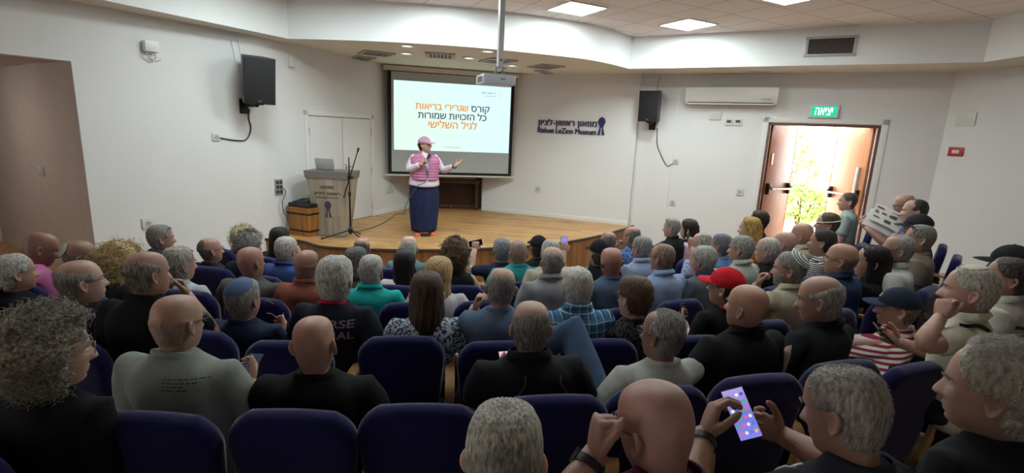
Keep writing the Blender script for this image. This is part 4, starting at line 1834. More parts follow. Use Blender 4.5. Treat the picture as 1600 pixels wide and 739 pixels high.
def legs_mesh(kind):
    if kind in LEGS:
        return LEGS[kind]
    m = MB()
    for s in (-1, 1):
        H, K, A = np.array([s * .09, .02, .50]), np.array([s * .13, .43, .505]), np.array([s * .12, .42, .09])
        if kind == 'crossed' and s == -1:
            H, K, A = np.array([-.09, .02, .50]), np.array([-.11, .45, .90]), np.array([-.44, .50, .62])
        P = np.array([H, H * .6 + K * .4, H * .2 + K * .8, K, K * .8 + A * .2, K * .4 + A * .6, A])
        m.tube(P, [.10, .092, .078, .074, .066, .060, .056], 14)
    m.tube([(0, -.10, .47), (0, .02, .50), (0, .1, .5)], [.11, .14, .1], 16, flat=None)
    m.tube([(-.12, 0, .50), (.12, 0, .50)], [.11, .11], 16)
    me = wrinkle(remeshed(m, 'trousers', .018, 3), 3.3, .004)
    sh = MB()
    for s in (-1, 1):
        A = np.array([s * .12, .42, .0])
        off = np.array([0, 0, .012])
        if kind == 'crossed' and s == -1:
            A, off = np.array([-.50, .50, .53]), np.array([0, 0, 0])
        a = np.arange(14) / 14 * 2 * np.pi
        rr = []
        for y, hw, h in ((-.09, .02, .04), (-.08, .034, .08), (-.03, .038, .10), (.03, .04, .085), (.09, .046, .055), (.15, .042, .045), (.185, .02, .03)):
            rr.append(np.c_[A[0] + hw * np.cos(a), np.full(14, A[1] + y), A[2] + np.clip(h * .5 + h * .5 * np.sin(a) * 1.15, 0, None)])
        sh.rings(rr)
    o = sh.build('shoes', [], None)
    LEGS[kind] = (me, o.data)
    bpy.data.objects.remove(o)
    return LEGS[kind]


# ---- materials of people --------------------------------------------------
def skin_mat(c):
    v = np.array([int(c[i:i + 2], 16) for i in (0, 2, 4)]) * [1.05, 1.06, 1.12]
    v = v * .77 + v.mean() * .23
    c = ''.join('%02x' % min(255, int(q)) for q in v)
    key = 'skin' + c
    if key in _mats:
        return _mats[key]
    m = mat('skin_tone', c, 0.48, var=0.10, vscale=(22, 22, 22), bump=0.05, bscale=160, spec=0.45)
    b = m.node_tree.nodes['Principled BSDF']
    b.inputs['Subsurface Weight'].default_value = 0.08
    b.inputs['Subsurface Radius'].default_value = (0.012, 0.005, 0.003)
    b.inputs['Subsurface Scale'].default_value = 1.0
    _mats[key] = m
    return m


def hair_mat(c, c2=None, skin=None, sparse=0.0, curly=False):
    key = ('hair', c, c2, skin, sparse, curly)
    if key in _mats:
        return _mats[key]
    c2 = c2 or c

    def b(nt, tc):
        mp = N(nt, 'Mapping')
        mp.inputs['Scale'].default_value = (90, 90, 90) if curly else (150, 90, 26)
        nt.links.new(tc.outputs['Object'], mp.inputs[0])
        nz = N(nt, 'TexNoise')
        nz.inputs['Scale'].default_value = 1.0
        nz.inputs['Detail'].default_value = 3
        nt.links.new(mp.outputs[0], nz.inputs['Vector'])
        hv = np.array([int(c[i:i + 2], 16) for i in (0, 2, 4)])
        dk = ''.join('%02x' % int(v * .62) for v in hv)
        out_ = ramp(nt, nz.outputs['Fac'], [(0.28, dk), (0.5, c), (0.72, c2)])
        if skin:
            n2 = N(nt, 'TexNoise')
            n2.inputs['Scale'].default_value = 230
            n2.inputs['Detail'].default_value = 1
            nt.links.new(tc.outputs['Object'], n2.inputs['Vector'])
            at = N(nt, 'Attribute', attribute_name='cover')
            mx_ = N(nt, 'MixRGB')
            t_ = N(nt, 'Math', operation='MULTIPLY')
            t_.inputs[1].default_value = 1 - .55 * sparse
            nt.links.new(at.outputs['Fac'], t_.inputs[0])
            df = N(nt, 'Math', operation='SUBTRACT')
            nt.links.new(n2.outputs['Fac'], df.inputs[0])
            nt.links.new(t_.outputs[0], df.inputs[1])
            mr = N(nt, 'MapRange')
            mr.inputs[1].default_value = -.12
            mr.inputs[2].default_value = .14
            nt.links.new(df.outputs[0], mr.inputs[0])
            nt.links.new(mr.outputs[0], mx_.inputs[0])
            nt.links.new(out_, mx_.inputs[1])
            mx_.inputs[2].default_value = (*lin(skin), 1)
            out_ = mx_.outputs[0]
        return out_
    m = node_mat('hair_strands', b, 0.55, 0.35)
    nt = m.node_tree
    tc = nt.nodes['Texture Coordinate']
    mp = N(nt, 'Mapping')
    mp.inputs['Scale'].default_value = (120, 120, 120) if (curly or sparse) else (260, 160, 40)
    nz = N(nt, 'TexNoise')
    nz.inputs['Scale'].default_value = 1.0
    bp = N(nt, 'Bump')
    bp.inputs['Strength'].default_value = .55 if not sparse else .3
    bp.inputs['Distance'].default_value = .01
    nt.links.new(tc.outputs['Object'], mp.inputs[0])
    nt.links.new(mp.outputs[0], nz.inputs['Vector'])
    nt.links.new(nz.outputs['Fac'], bp.inputs['Height'])
    nt.links.new(bp.outputs[0], nt.nodes['Principled BSDF'].inputs['Normal'])
    _mats[key] = m
    return m


def cloth_mat(c, pat=None):
    key = ('cloth', c, pat)
    if key in _mats:
        return _mats[key]
    if pat is None:
        m = mat('woven_cloth', c, 0.88, var=0.10, vscale=(14, 14, 14), bump=0.12, bscale=70, spec=0.2)
        _mats[key] = m
        return m
    kind, c2, c3 = pat[0], pat[1], pat[-1]

    def b(nt, tc):
        sp_ = N(nt, 'SeparateXYZ')
        nt.links.new(tc.outputs['Object'], sp_.inputs[0])

        def wave(sock, s, th):
            a = N(nt, 'Math', operation='MULTIPLY')
            a.inputs[1].default_value = s
            nt.links.new(sock, a.inputs[0])
            f_ = N(nt, 'Math', operation='FRACT')
            nt.links.new(a.outputs[0], f_.inputs[0])
            l_ = N(nt, 'Math', operation='LESS_THAN')
            l_.inputs[1].default_value = th
            nt.links.new(f_.outputs[0], l_.inputs[0])
            return l_.outputs[0]

        def mix(f, a, b_):
            q = N(nt, 'MixRGB')
            nt.links.new(f, q.inputs[0])
            for i, s in ((1, a), (2, b_)):
                if isinstance(s, str):
                    q.inputs[i].default_value = (*lin(s), 1)
                else:
                    nt.links.new(s, q.inputs[i])
            return q.outputs[0]
        if kind == 'stripe':
            return mix(wave(sp_.outputs[2], pat[2], .5), c, c2)
        if kind == 'vstripe':
            return mix(wave(sp_.outputs[0], pat[2], .35), c, c2)
        if kind == 'plaid':
            s0 = N(nt, 'Math', operation='ADD')
            nt.links.new(sp_.outputs[0], s0.inputs[0])
            nt.links.new(sp_.outputs[2], s0.inputs[1])
            s1 = N(nt, 'Math', operation='SUBTRACT')
            nt.links.new(sp_.outputs[0], s1.inputs[0])
            nt.links.new(sp_.outputs[2], s1.inputs[1])
            A = mix(wave(sp_.outputs[0], 20, .4), c, pat[2])
            B = mix(wave(sp_.outputs[2], 20, .4), A, pat[3])
            C1 = mix(wave(sp_.outputs[0], 20.0, .08), B, c2)
            return mix(wave(sp_.outputs[2], 20.0, .08), C1, c2)
        vo = N(nt, 'TexVoronoi')
        vo.inputs['Scale'].default_value = pat[2]
        nt.links.new(tc.outputs['Object'], vo.inputs['Vector'])
        nz = N(nt, 'TexNoise')
        nz.inputs['Scale'].default_value = pat[2] * 1.2
        nt.links.new(tc.outputs['Object'], nz.inputs['Vector'])
        return ramp(nt, nz.outputs['Fac'], [(0.46, c), (0.52, c2)])
    m = node_mat('patterned_cloth', b, 0.88, 0.2)
    _mats[key] = m
    return m


# ---- hair ------------------------------------------------------------------
def hair_mask(G, style, seed):
    x, y, z = G[..., 0], G[..., 1], G[..., 2]
    ax = np.abs(x)
    n1 = vnoise(G, 30, seed) * .010 + vnoise(G, 90, seed) * .005
    low = np.where(y < -.035, -.088, np.interp(y, [-.035, -.012, .03, .05], [-.088, .006, .012, .03]))
    d = z + n1 - low                                    # above the lower limit
    yfront = np.interp(z, [-.02, .03, .06, .09, .13], [.030, .040, .058, .066, .060])
    if style == 'recede':
        yfront = np.interp(z, [-.02, .03, .06, .09, .13], [.028, .030, .015, .012, .010]) + .035 * gsm(ax, .02) * sstep(.07, .1, z)
    d = np.minimum(d, yfront - y + n1)
    if style in ('fringe', 'lowfringe', 'crown'):
        top = {'fringe': .092, 'lowfringe': .046, 'crown': .100}[style]
        # bald cap, tilted so the back stays higher than the temples
        capz = top + (-.38 * (y + .05)) * (1 if style != 'lowfringe' else .3)
        return sstep(-.008, .016, d) * sstep(-.018, .042, capz - z + n1 * 1.8)
    return sstep(-.008, .016, d)


def shell(G, k, mask, thick, rough, seed, fr=40):
    """outer surface of the hair: stands off the scalp where mask is 1, dips beneath the skin elsewhere"""
    c = np.array([0, -.012, .02])
    d = G - c
    d /= np.linalg.norm(d, axis=-1)[..., None]
    t = thick * mask * (1 + rough * vnoise(G, fr, seed) + rough * .6 * vnoise(G, fr * 2.6, seed + 3)) - .005 * (1 - mask)
    return G + d * t[..., None]


def grid_faces(R_, n, wrap=True):
    return [(i * n + j, i * n + (j + 1) % n, (i + 1) * n + (j + 1) % n, (i + 1) * n + j) for i in range(R_ - 1) for j in range(n if wrap else n - 1)]


def strands(m, paths, r, taper=.35, n=4):
    for P in paths:
        P = np.asarray(P)
        m.tube(P, np.linspace(r, r * taper, len(P)), n, cap=False)


def add_hair(par, HP, sp, fine, skin_c):
    st = sp.get('hair', 'short')
    if st == 'bald':
        return
    c, c2 = sp.get('hc', 'a7a39d'), sp.get('hc2')
    seed = sp['seed']
    G = sp['G']
    zr = G[:, 0, 2]
    keep = zr > -.118
    g = G[keep]
    m = MB()
    n = NHA
    th = {'short': .010, 'recede': .008, 'fringe': .0045, 'crown': .007, 'sweep': .014, 'lowfringe': .005, 'buzz': .0035, 'curly': .030, 'long': .014, 'bob': .014, 'pony': .009, 'tail': .010, 'full': .018, 'blond': .026}.get(st, .01)
    th = sp.get('th', th)
    base = {'buzz': 'short', 'curly': 'short', 'long': 'short', 'bob': 'short', 'pony': 'short', 'sweep': 'short', 'tail': 'short', 'full': 'short', 'blond': 'short'}.get(st, st)
    mk = hair_mask(g, base, seed)
    if st in ('curly', 'long', 'bob', 'full', 'blond'):      # covers the ears and neck too
        x, y, z = g[..., 0], g[..., 1], g[..., 2]
        mk = np.maximum(mk, sstep(.03, .012, y) * sstep(-.112, -.09, z))
    if sp.get('cap'):
        mk = mk * (1 - .93 * sstep(.012, .034, g[..., 2]))
    if st == 'pony':
        x, y, z = g[..., 0], g[..., 1], g[..., 2]
        mk = np.maximum(mk, sstep(.0, -.02, y) * sstep(-.118, -.108, z))
    if sp.get('kippah'):
        kc = sp['kippah']
        tb_ = RD(kc[2] if len(kc) > 2 else 35)
        dd = (g - [0, -.012, .02]) / np.linalg.norm(g - [0, -.012, .02], axis=-1)[..., None]
        an_ = np.degrees(np.arccos(np.clip(dd @ np.array([0, -math.sin(tb_), math.cos(tb_)]), -1, 1)))
        kr = kc[3] if len(kc) > 3 else 44
        mk = mk * (1 - .85 * sstep(kr, kr - 7, an_))
    rough = {'curly': .55, 'sweep': .12, 'blond': .5, 'full': .35, 'short': .3, 'pony': .06, 'tail': .12, 'long': .1, 'bob': .08}.get(st, .22)
    S = shell(g, 0, mk, th, rough, seed, 55 if st in ('curly', 'blond') else 38)
    if st in ('pony', 'tail', 'long', 'bob'):
        # combed ridges
        a = np.arctan2(g[..., 0], -g[..., 1])
        d = g - [0, -.012, .02]
        d /= np.linalg.norm(d, axis=-1)[..., None]
        S = S + d * (mk * .0014 * np.sin(a * 26 + 3 * vnoise(g, 14, seed)))[..., None]
    m.add(HP(S).reshape(-1, 3), grid_faces(len(S), n))
    m.add(HP(S[0].mean(0)[None]), [])
    m.f += [((j + 1) % n, j, m.n - 1) for j in range(n)]
    m.m += [0] * n
    rs = np.random.RandomState(int(seed * 10) + 3)
    mt = hair_mat(c, c2, skin_c, sp.get('sparse', {'buzz': .35, 'fringe': .25, 'lowfringe': .45, 'recede': .12, 'crown': .18}.get(st, 0)), st in ('curly', 'blond'))
    cand = np.argwhere(mk > .8)
    if st in ('curly', 'blond'):
        K = 1500 if fine else 700
        idx = cand[rs.randint(len(cand), size=K)]
        for i, j in idx:
            p = S[i, j] + rs.normal(size=3) * .006
            d = g[i, j] - [0, -.012, .02]
            d = d / np.linalg.norm(d) + rs.normal(size=3) * .5 + [0, 0, -.5 if st == 'curly' else -1.5]
            d /= np.linalg.norm(d)
            u = np.cross(d, rs.normal(size=3))
            u /= np.linalg.norm(u)
            w_ = np.cross(d, u)
            t = np.linspace(0, 1, 9)
            R_ = rs.uniform(.004, .010) * sp.get('curl', 1.0)
            tu = rs.uniform(1.0, 1.8)
            P = p + np.outer(t * (.040 if st == 'curly' else .075) - .012, d) + R_ * (np.outer(np.cos(t * tu * 6.28), u) + np.outer(np.sin(t * tu * 6.28), w_))
            m.tube(HP(P), np.linspace(.0015, .0007, 9) * (1 if fine else 1.35), 3, cap=False)
    elif fine and sp.get('sparse', 0) < .5 and st in ('short', 'recede', 'fringe', 'crown', 'buzz', 'full', 'sweep'):
        # cropped strands lying over the shell
        K = 2600 if st != 'buzz' else 1800
        idx = cand[rs.randint(len(cand), size=K)]
        L = {'short': .022 if th > .008 else .009, 'recede': .020, 'fringe': .012, 'crown': .014, 'buzz': .006, 'full': .03, 'sweep': .055}[st]
        for i, j in idx:
            p = S[i, j] + rs.normal(size=3) * (.004 if th > .008 else .0012)
            d0 = g[i, j] - [0, -.012, .02]
            d0 = d0 / np.linalg.norm(d0)
            dn_ = (np.array([g[i, j][0] * 2, -.55, -.8]) + rs.normal(size=3) * .35) if st != 'sweep' else (np.array([0, -1.0, -.35 - .5 * (g[i, j][2] < .0)]) + rs.normal(size=3) * .12)
            dn_ -= d0 * (dn_ @ d0)
            dn_ /= np.linalg.norm(dn_)
            l_ = L * rs.uniform(.6, 1.3)
            P = [p - d0 * .003, p + dn_ * l_ * .5 + d0 * .003, p + dn_ * l_ + d0 * (.001)]
            m.tube(HP(np.array(P)), [.0008, .0007, .0003], 3, cap=False)
    if st in ('long', 'bob', 'blond'):
        zl = {'long': -.36, 'bob': -.15, 'blond': -.13}[st]
        zl = sp.get('len', zl)
        if st != 'blond':
            A = np.radians(np.linspace(58, 302, 61))
            zs = np.concatenate([np.linspace(.06, -.12, 12), np.linspace(-.12, zl, 16)[1:]])
            O, I = [], []
            for z in zs:
                t = np.clip((.06 - z) / .2, 0, 1)
                low = np.clip((-.12 - z) / .3, 0, 1)
                hw = .088 + .010 * t - .022 * low
                yb = -.118 - .012 * t - .022 * low
                rg = 1 + .02 * np.sin(A * 31 + seed * 3) + .02 * np.sin(A * 17 - seed + z * 14)
                e = z + (.018 * np.sin(A * 23 + seed) + .012 * np.sin(A * 57)) * float(z == zs[-1])
                x = hw * np.sin(A) * rg
                y = np.where(np.cos(A) > 0, .055 * np.cos(A), yb * -np.cos(A) * rg * -1 * -1) - .004
                y = np.where(np.cos(A) > 0, .055 * np.cos(A) - .004, -np.abs(yb * np.cos(A)) * rg - .004)
                P = np.c_[x, y, e * np.ones_like(A)]
                O.append(P)
                I.append(P * [.86, .86, 1] + [0, .004, .004])
            na = len(A)
            O, I = np.array(O), np.array(I)
            hp = (lambda P: np.where((P[..., 2] > -.10)[..., None], HP.rigid(P), HP.rigid(np.c_[P[..., 0].ravel(), P[..., 1].ravel(), np.maximum(P[..., 2], -.10).ravel()].reshape(P.shape)) + np.stack([np.zeros_like(P[..., 0]), np.zeros_like(P[..., 0]), np.minimum(P[..., 2] + .10, 0) * HP.s], -1)))
            nr = len(O)
            V = np.concatenate([hp(O).reshape(-1, 3), hp(I).reshape(-1, 3)])
            F = grid_faces(nr, na, False)
            F += [tuple(i + nr * na for i in reversed(q)) for q in F]
            b0 = (nr - 1) * na
            F += [(b0 + j, b0 + j + 1, nr * na + b0 + j + 1, nr * na + b0 + j) for j in range(na - 1)]
            for e_ in (0, na - 1):
                F += [(i * na + e_, (i + 1) * na + e_, nr * na + (i + 1) * na + e_, nr * na + i * na + e_) for i in range(nr - 1)]
            m.add(V, F)
    if st == 'pony' or st == 'tail':
        zb = -.045 if st == 'pony' else .0
        R0 = np.array([0, -.118, zb])
        if sp.get('curl'):
            for k in range(70):
                t = np.linspace(0, 1, 14)
                ph, rr = rs.uniform(0, 6.28), rs.uniform(.006, .016)
                sx, sy = rs.normal() * .03, rs.normal() * .02
                P = R0 + np.c_[sx * np.sin(t * 2) + rr * np.cos(t * 16 + ph), -.05 * np.sin(t * 2.2) + sy * t + rr * np.sin(t * 16 + ph), -.17 * t * rs.uniform(.6, 1.1)]
                m.tube(HP.rigid(P), np.linspace(.004, .002, 14), 4, cap=False)
        else:
            t = np.linspace(0, 1, 9)
            P = R0 + np.c_[0 * t, -.030 * np.sin(t * 2.4), -.21 * t]
            m.tube(HP.rigid(P), [.016, .022, .025, .026, .025, .022, .018, .012, .004], 12)
    o = m.build('hair', mt, par, smooth=180, recalc=st in ('long', 'bob'))
    at = o.data.attributes.new('cover', 'FLOAT', 'POINT')
    cv = np.full(m.n, 1.0)
    cv[:mk.size] = mk.reshape(-1) if st not in ('long', 'bob', 'curly', 'blond') else 1.0
    at.data.foreach_set('value', cv)
    if st in ('pony', 'tail'):
        m = MB()
        m.lathe([(.014, -.008), (.020, -.006), (.022, 0), (.020, .006), (.014, .008)], 14)
        v = m.v[0][:, [0, 2, 1]] + [0, -.118, zb + .004]
        m.v[0] = HP.rigid(v)
        m.build('hair_tie', mat('hair_tie', sp.get('tie', '2a2a2e'), .8), o)
    if st == 'pony' and fine:
        m = MB()
        hp_ = np.array([0, -.121, -.04])
        cand2 = cand[rs.randint(len(cand), size=900)]
        for i, j in cand2:
            p = S[i, j]
            if p[2] < -.03 or p[1] > .06:
                continue
            q = p.copy()
            P = []
            for t in np.linspace(0, .8, 8):
                q = p * (1 - t) + hp_ * t
                d = q - [0, -.012, .02]
                rr = np.linalg.norm((d / [.0775, .097, .108]))
                q = np.array([0, -.012, .02]) + d / rr * 1.115
                P.append(q + rs.normal(size=3) * .0009)
            m.tube(HP(np.array(P)), [.0009] * 7 + [.0005], 3, cap=False)
        ls = m.build('loose_strands', mt, o, smooth=180, recalc=False)
        at = ls.data.attributes.new('cover', 'FLOAT', 'POINT')
        at.data.foreach_set('value', np.ones(m.n))


# ---- things worn on the head ---------------------------------------------
def glasses(par, HP, c='2a2624', up=False, lens=None):
    m = MB()
    T = np.eye(3)
    off = np.zeros(3)
    if up:
        a = RD(58)
        T = np.array([[1, 0, 0], [0, math.cos(a), -math.sin(a)], [0, math.sin(a), math.cos(a)]])
    y0 = .108

    def tf(P):
        P = np.asarray(P, float)
        if up:
            P = (P - [0, 0, 0]) @ T.T + np.array([0, .004, .022])
        return HP.rigid(P)
    a = np.linspace(0, 2 * np.pi, 21)
    for s in (-1, 1):
        R_ = np.c_[s * .033 + .025 * np.cos(a), y0 - .010 * ((np.abs(s * .033 + .025 * np.cos(a)) / .06) ** 2), .001 + .019 * np.sin(a)]
        m.tube(tf(R_), .0017, 6, cap=False)
        m.tube(tf([(s * .058, y0 - .011, .006), (s * .073, .075, .008), (s * .0785, .03, .008), (s * .0785, -.008, .006), (s * .076, -.026, -.010)]), .0019, 6)
    m.tube(tf([(-.009, y0, .005), (0, y0 + .002, .007), (.009, y0, .005)]), .0017, 6)
    o = m.build('sunglasses' if (up or lens) else 'glasses', mat('spectacle_frame', c, .35), par, recalc=False, smooth=180)
    if up or lens:
        m = MB()
        for s in (-1, 1):
            P = np.c_[s * .033 + .024 * np.cos(a[:-1]), y0 - .010 * ((np.abs(s * .033 + .024 * np.cos(a[:-1])) / .06) ** 2), .001 + .018 * np.sin(a[:-1])]
            m.add(tf(P), [tuple(range(20))])
        m.build('lens', mat('dark_lens', '18181a', .1), o, smooth=0)
    return o


def kippah(par, HP, sp, cfg):
    """cfg: colour, stripe colour or None, tilt back degrees, radius scale"""
    c, c2 = cfg[0], cfg[1]
    tb = cfg[2] if len(cfg) > 2 else 35
    ang = RD(cfg[3] if len(cfg) > 3 else 44)
    ctr = np.array([0, -.012, .02])
    ax = np.array([0, -math.sin(RD(tb)), math.cos(RD(tb))])
    u = np.array([1.0, 0, 0])
    v_ = np.cross(ax, u)
    n = 36
    rings_ = []
    ex = np.array([.0775, .094, .110]) + (.011 if sp.get('hair') == 'lowfringe' else .018) + sp.get('kt', 0)
    for t in np.linspace(0.02, 1, 12):
        a_ = ang * t
        P = []
        for b in np.arange(n) / n * 2 * np.pi:
            d = ax * math.cos(a_) + (u * math.cos(b) + v_ * math.sin(b)) * math.sin(a_)
            rr = 1 / np.linalg.norm(d / ex)
            P.append(ctr + d * rr)
        rings_.append(HP.rigid(np.array(P)))
    R2 = [r + (HP.rigid(ctr[None])[0] - r) * .02 for r in rings_[::-1]]
    m = MB()
    m.rings(rings_ + R2, cap0=True, cap1=True)
    fi = []
    nr = len(rings_)
    for i in range(2 * nr - 1):
        k = i if i < nr else 2 * nr - 2 - i
        st = 1 if (c2 and k in (4, 7, 9)) else 0
        fi += [st] * n
    m.m = fi + [0, 0]
    m.build('kippah', [mat('knitted_cap', c, .9, bump=.2, bscale=300), mat('knitted_stripe', c2 or c, .9)], par, smooth=60)


def cap(par, HP, sp, c, brim_c=None, patch=None, tilt=0):
    ctr = np.array([0, -.010, .02])
    ex = np.array([.0775, .097, .110]) + .0155 + sp.get('kt', 0)
    n = 40
    A = np.arange(n) / n * 2 * np.pi
    rings_ = []
    for z in np.concatenate([np.linspace(.030, .10, 8), np.linspace(.108, .1452, 10)]):
        k = math.sqrt(max(1e-4, 1 - ((z - .02) / ex[2]) ** 2)) if z > .06 else math.sqrt(1 - (.04 / ex[2]) ** 2) * (1 + .012 * (.06 - z) / .03)
        rings_.append(np.c_[ex[0] * k * np.sin(A), -.010 + ex[1] * k * np.cos(A), z + .10 * (-.0 + (-.010 + ex[1] * k * np.cos(A)) * .12 + 0 * A)])
    rings_.append(np.array([[0, -.010, rings_[-1][:, 2].mean()]]) + .0005 * np.c_[np.sin(A), np.cos(A), 0 * A])
    m = MB()
    inner = [r * [.965, .965, 1] + [0, 0, -.002] for r in rings_[::-1]]
    m.rings([HP.rigid(r) for r in rings_ + inner], cap0=True, cap1=True)
    o = m.build('cap', cloth_mat(c), par, smooth=60)
    # brim
    m = MB()
    top, bot = [], []
    for t in np.linspace(0, 1, 7):
        row = []
        for a in np.radians(np.linspace(-58, 58, 17)):
            k = math.sqrt(1 - (.03 / ex[2]) ** 2)
            base = np.array([ex[0] * k * math.sin(a), -.010 + ex[1] * k * math.cos(a) - .004, .034])
            outp = np.array([.085 * math.sin(a * 1.05), .075 + .105 * math.cos(a * 1.25), .022])
            q = base * (1 - t) + outp * t
            q[2] += .018 * (1 - (q[0] / .085) ** 2) * t ** .6 - .012 * t * t
            row.append(q)
        top.append(row)
    top = np.array(top)
    bot = top - [0, 0, .0035]
    nr, na = top.shape[:2]
    V = np.concatenate([top.reshape(-1, 3), bot.reshape(-1, 3)])
    F = grid_faces(nr, na, False)
    F += [tuple(i + nr * na for i in reversed(q)) for q in F]
    F += [((nr - 1) * na + j, (nr - 1) * na + j + 1, nr * na + (nr - 1) * na + j + 1, nr * na + (nr - 1) * na + j) for j in range(na - 1)]
    m.add(HP.rigid(V), F)
    m.build('brim', cloth_mat(brim_c or c), o, smooth=50)
    m = MB()
    m.lathe([(.001, .008), (.006, .006), (.008, 0)], 10)
    m.v[0] = HP.rigid(m.v[0] + [0, -.010, .1415])
    m.build('button', cloth_mat(c), o)
    if patch:
        m = MB()
        P = []
        for a in np.linspace(0, 2 * np.pi, 16)[:-1]:
            P.append((.020 * math.cos(a), .0, .080 + .016 * math.sin(a)))
        P = np.array(P)
        for col_i, sc_ in ((0, 1.0), (1, .6)):
            Q = np.array([0, 0, .08]) + (P - [0, 0, .08]) * sc_
            k = np.sqrt(1 - ((Q[:, 2] - .02) / ex[2]) ** 2)
            Q[:, 1] = -.010 + ex[1] * k * np.sqrt(1 - (Q[:, 0] / (ex[0] * k)) ** 2) + .0015 + .001 * col_i
            Q[:, 2] += .001
            m.add(HP.rigid(Q), [tuple(range(len(Q)))], col_i)
        m.build('front_patch', [mat('patch_white', patch[0], .8), mat('patch_red', patch[1], .8)], o, smooth=0)


EYE_W, EYE_I, LIP = mat('eye_white', 'b3aca2', .3), mat('iris_dark', '2c211b', .2), {}


def build_person(sp, root_M, H, zs, hs, T=None, standing=False):
    """sp: style of one person; root_M places the seat; H is the head centre in local space"""
    fine = sp['fine']
    fem = sp.get('f', False)
    seed = sp['seed']
    skc = sp.get('skin', 'b98a6e')
    sb = sp.get('sb', 1.0)
    sd = sp.get('sd', 1.0)
    if T is None:
        nb = H + np.array([0, -.02, -.132]) * hs
        sz = (nb[2] - .46) / (1.0 - .46)
        shx, shy = nb[0], nb[1] + .02

        def T(P):
            P = np.asarray(P, float)
            k = np.clip((P[..., 2] - .46) / .54, 0, 1.2)
            return np.stack([P[..., 0] * sb + shx * k, P[..., 1] * sd + shy * k, .46 + (P[..., 2] - .46) * sz], -1)
    rel = sp.get('hy', 0)
    HP = HeadPose(rel, sp.get('hp', 0), sp.get('hr', 0), hs, H)
    G = head_grid(sp)
    sp['G'] = G
    m = MB()
    R_, n = G.shape[:2]
    V = HP(G).reshape(-1, 3)
    F = grid_faces(R_, n)
    cen = (G[:-1] + G[1:]) / 2
    cx, cz, cy = cen[..., 0], cen[..., 2], cen[..., 1]
    lip = ((np.abs(cz + .077) < .010) & (np.abs(cx) < .021 - np.abs(cz + .077) * .9) & (cy > .05)).reshape(-1)
    m.add(V, F, [1 if q else 0 for q in lip])
    m.add(HP.rigid([[0, -.010, .1302]]), [])
    k0 = m.n - 1
    m.f += [((j + 1) % n, j, k0) for j in range(n)]
    m.m += [0] * n
    for Ve, Fe in EARS:
        m.add(HP.rigid(Ve * [1, 1, sp.get('ear', 1.0)]), Fe, 0)
    # eyes
    a = np.arange(12) / 12 * 2 * np.pi
    for s in (-1, 1):
        c0 = np.array([s * .031, .0692, .0005])
        rr = [np.c_[c0[0] + .0118 * math.sin(t) * np.cos(a), np.full(12, c0[1] + .0118 * math.cos(t)), c0[2] + .0118 * math.sin(t) * np.sin(a)] for t in (.04, .42, .5, .9, 1.4, 2.0)]
        b0 = len(m.f)
        m.rings([HP.rigid(r) for r in rr], 2)
        for q in list(range(12)) + [len(m.f) - 2 - b0]:
            m.m[b0 + q] = 3
    # neck and upper chest continue under the clothes; arms and hands
    if fem:
        shs = .93
    else:
        shs = 1.0
    arms = []
    for sdn, pose in ((1, sp.get('aR', 'lap')), (-1, sp.get('aL', 'lap'))):
        S = SHO * [sdn * shs, 1, 1]
        if isinstance(pose, str):
            E_, W_, fd, pd, hk = ARMS[pose]
            E_, W_ = np.array(E_), np.array(W_)
            fd, pd = np.array(fd, float), np.array(pd, float)
            if sdn < 0:
                E_, W_, fd, pd = mirror(E_), mirror(W_), mirror(fd), mirror(pd)
        else:
            E_, W_, fd, pd, hk = [np.array(q, float) if not isinstance(q, str) else q for q in pose]
        arms.append((sdn, S, E_, W_, fd, pd, hk))
        P = T(arm_path(S, E_, W_))
        # arm grows out of the chest inside the shirt
        P = np.vstack([T(np.array([S * [.3, 1, .95]])), P])
        P[-1] = P[-1] + (P[-1] - P[-2]) / np.linalg.norm(P[-1] - P[-2]) * .012
        m.tube(P, np.concatenate([[.04], R_ARM * (1.0 if not fem else .9) * sp.get('armw', 1)]), 14)
        Vh, Fh = hand(hk, fine)
        hs_ = .98 if not fem else .9
        MH = hand_frame(T(W_[None])[0], fd, pd)
        v = Vh * hs_
        if sdn < 0:
            v = v * [-1, 1, 1]
            Fh = [tuple(reversed(q)) for q in Fh]
        m.add(v, Fh, 0, MH)
    tr = [T(r) * [1, 1, 1] for r in torso_rings(.98, -.012, fem)]
    m.rings(tr[8:])
    o = m.build('person', [skin_mat(skc), mat('lips', sp.get('lip', 'a3685a'), .5), EYE_W, EYE_I], None, smooth=180, recalc=False)
    o.matrix_world = Matrix([list(map(float, r)) for r in root_M])
    # eyebrows
    if sp.get('brow', True):
        for s in (-1, 1):
            b = MB()
            P = np.array([(s * .014, .100, .016), (s * .028, .098, .022), (s * .042, .090, .022), (s * .052, .080, .015)])
            b.tube(HP.rigid(P), [.002, .0035, .003, .0012], 6)
            b.build('eyebrow', mat('eyebrow_hair', sp.get('bc', '6f675f'), .8), o)
    add_hair(o, HP, sp, fine, skc)
    if sp.get('beard'):
        g = G[(G[:, 0, 2] > -.13) & (G[:, 0, 2] < .0)]
        x, y, z = g[..., 0], g[..., 1], g[..., 2]
        mk = sstep(.0, .025, y) * sstep(-.02, -.05, z - .35 * (np.abs(x) - .05) * (np.abs(x) > .05)) * (1 - gsm(x, .02) * gsm(z + .077, .008)) * (1 - gsm(x, .03) * sstep(-.058, -.045, z))
        S = shell(g, 0, mk, .007, .4, seed, 60)
        b = MB()
        b.add(HP(S).reshape(-1, 3), grid_faces(len(S), n))
        bo = b.build('beard', hair_mat(sp['beard'], None, skc, .15, True), o, smooth=180, recalc=False)
        at = bo.data.attributes.new('cover', 'FLOAT', 'POINT')
        at.data.foreach_set('value', mk.reshape(-1))
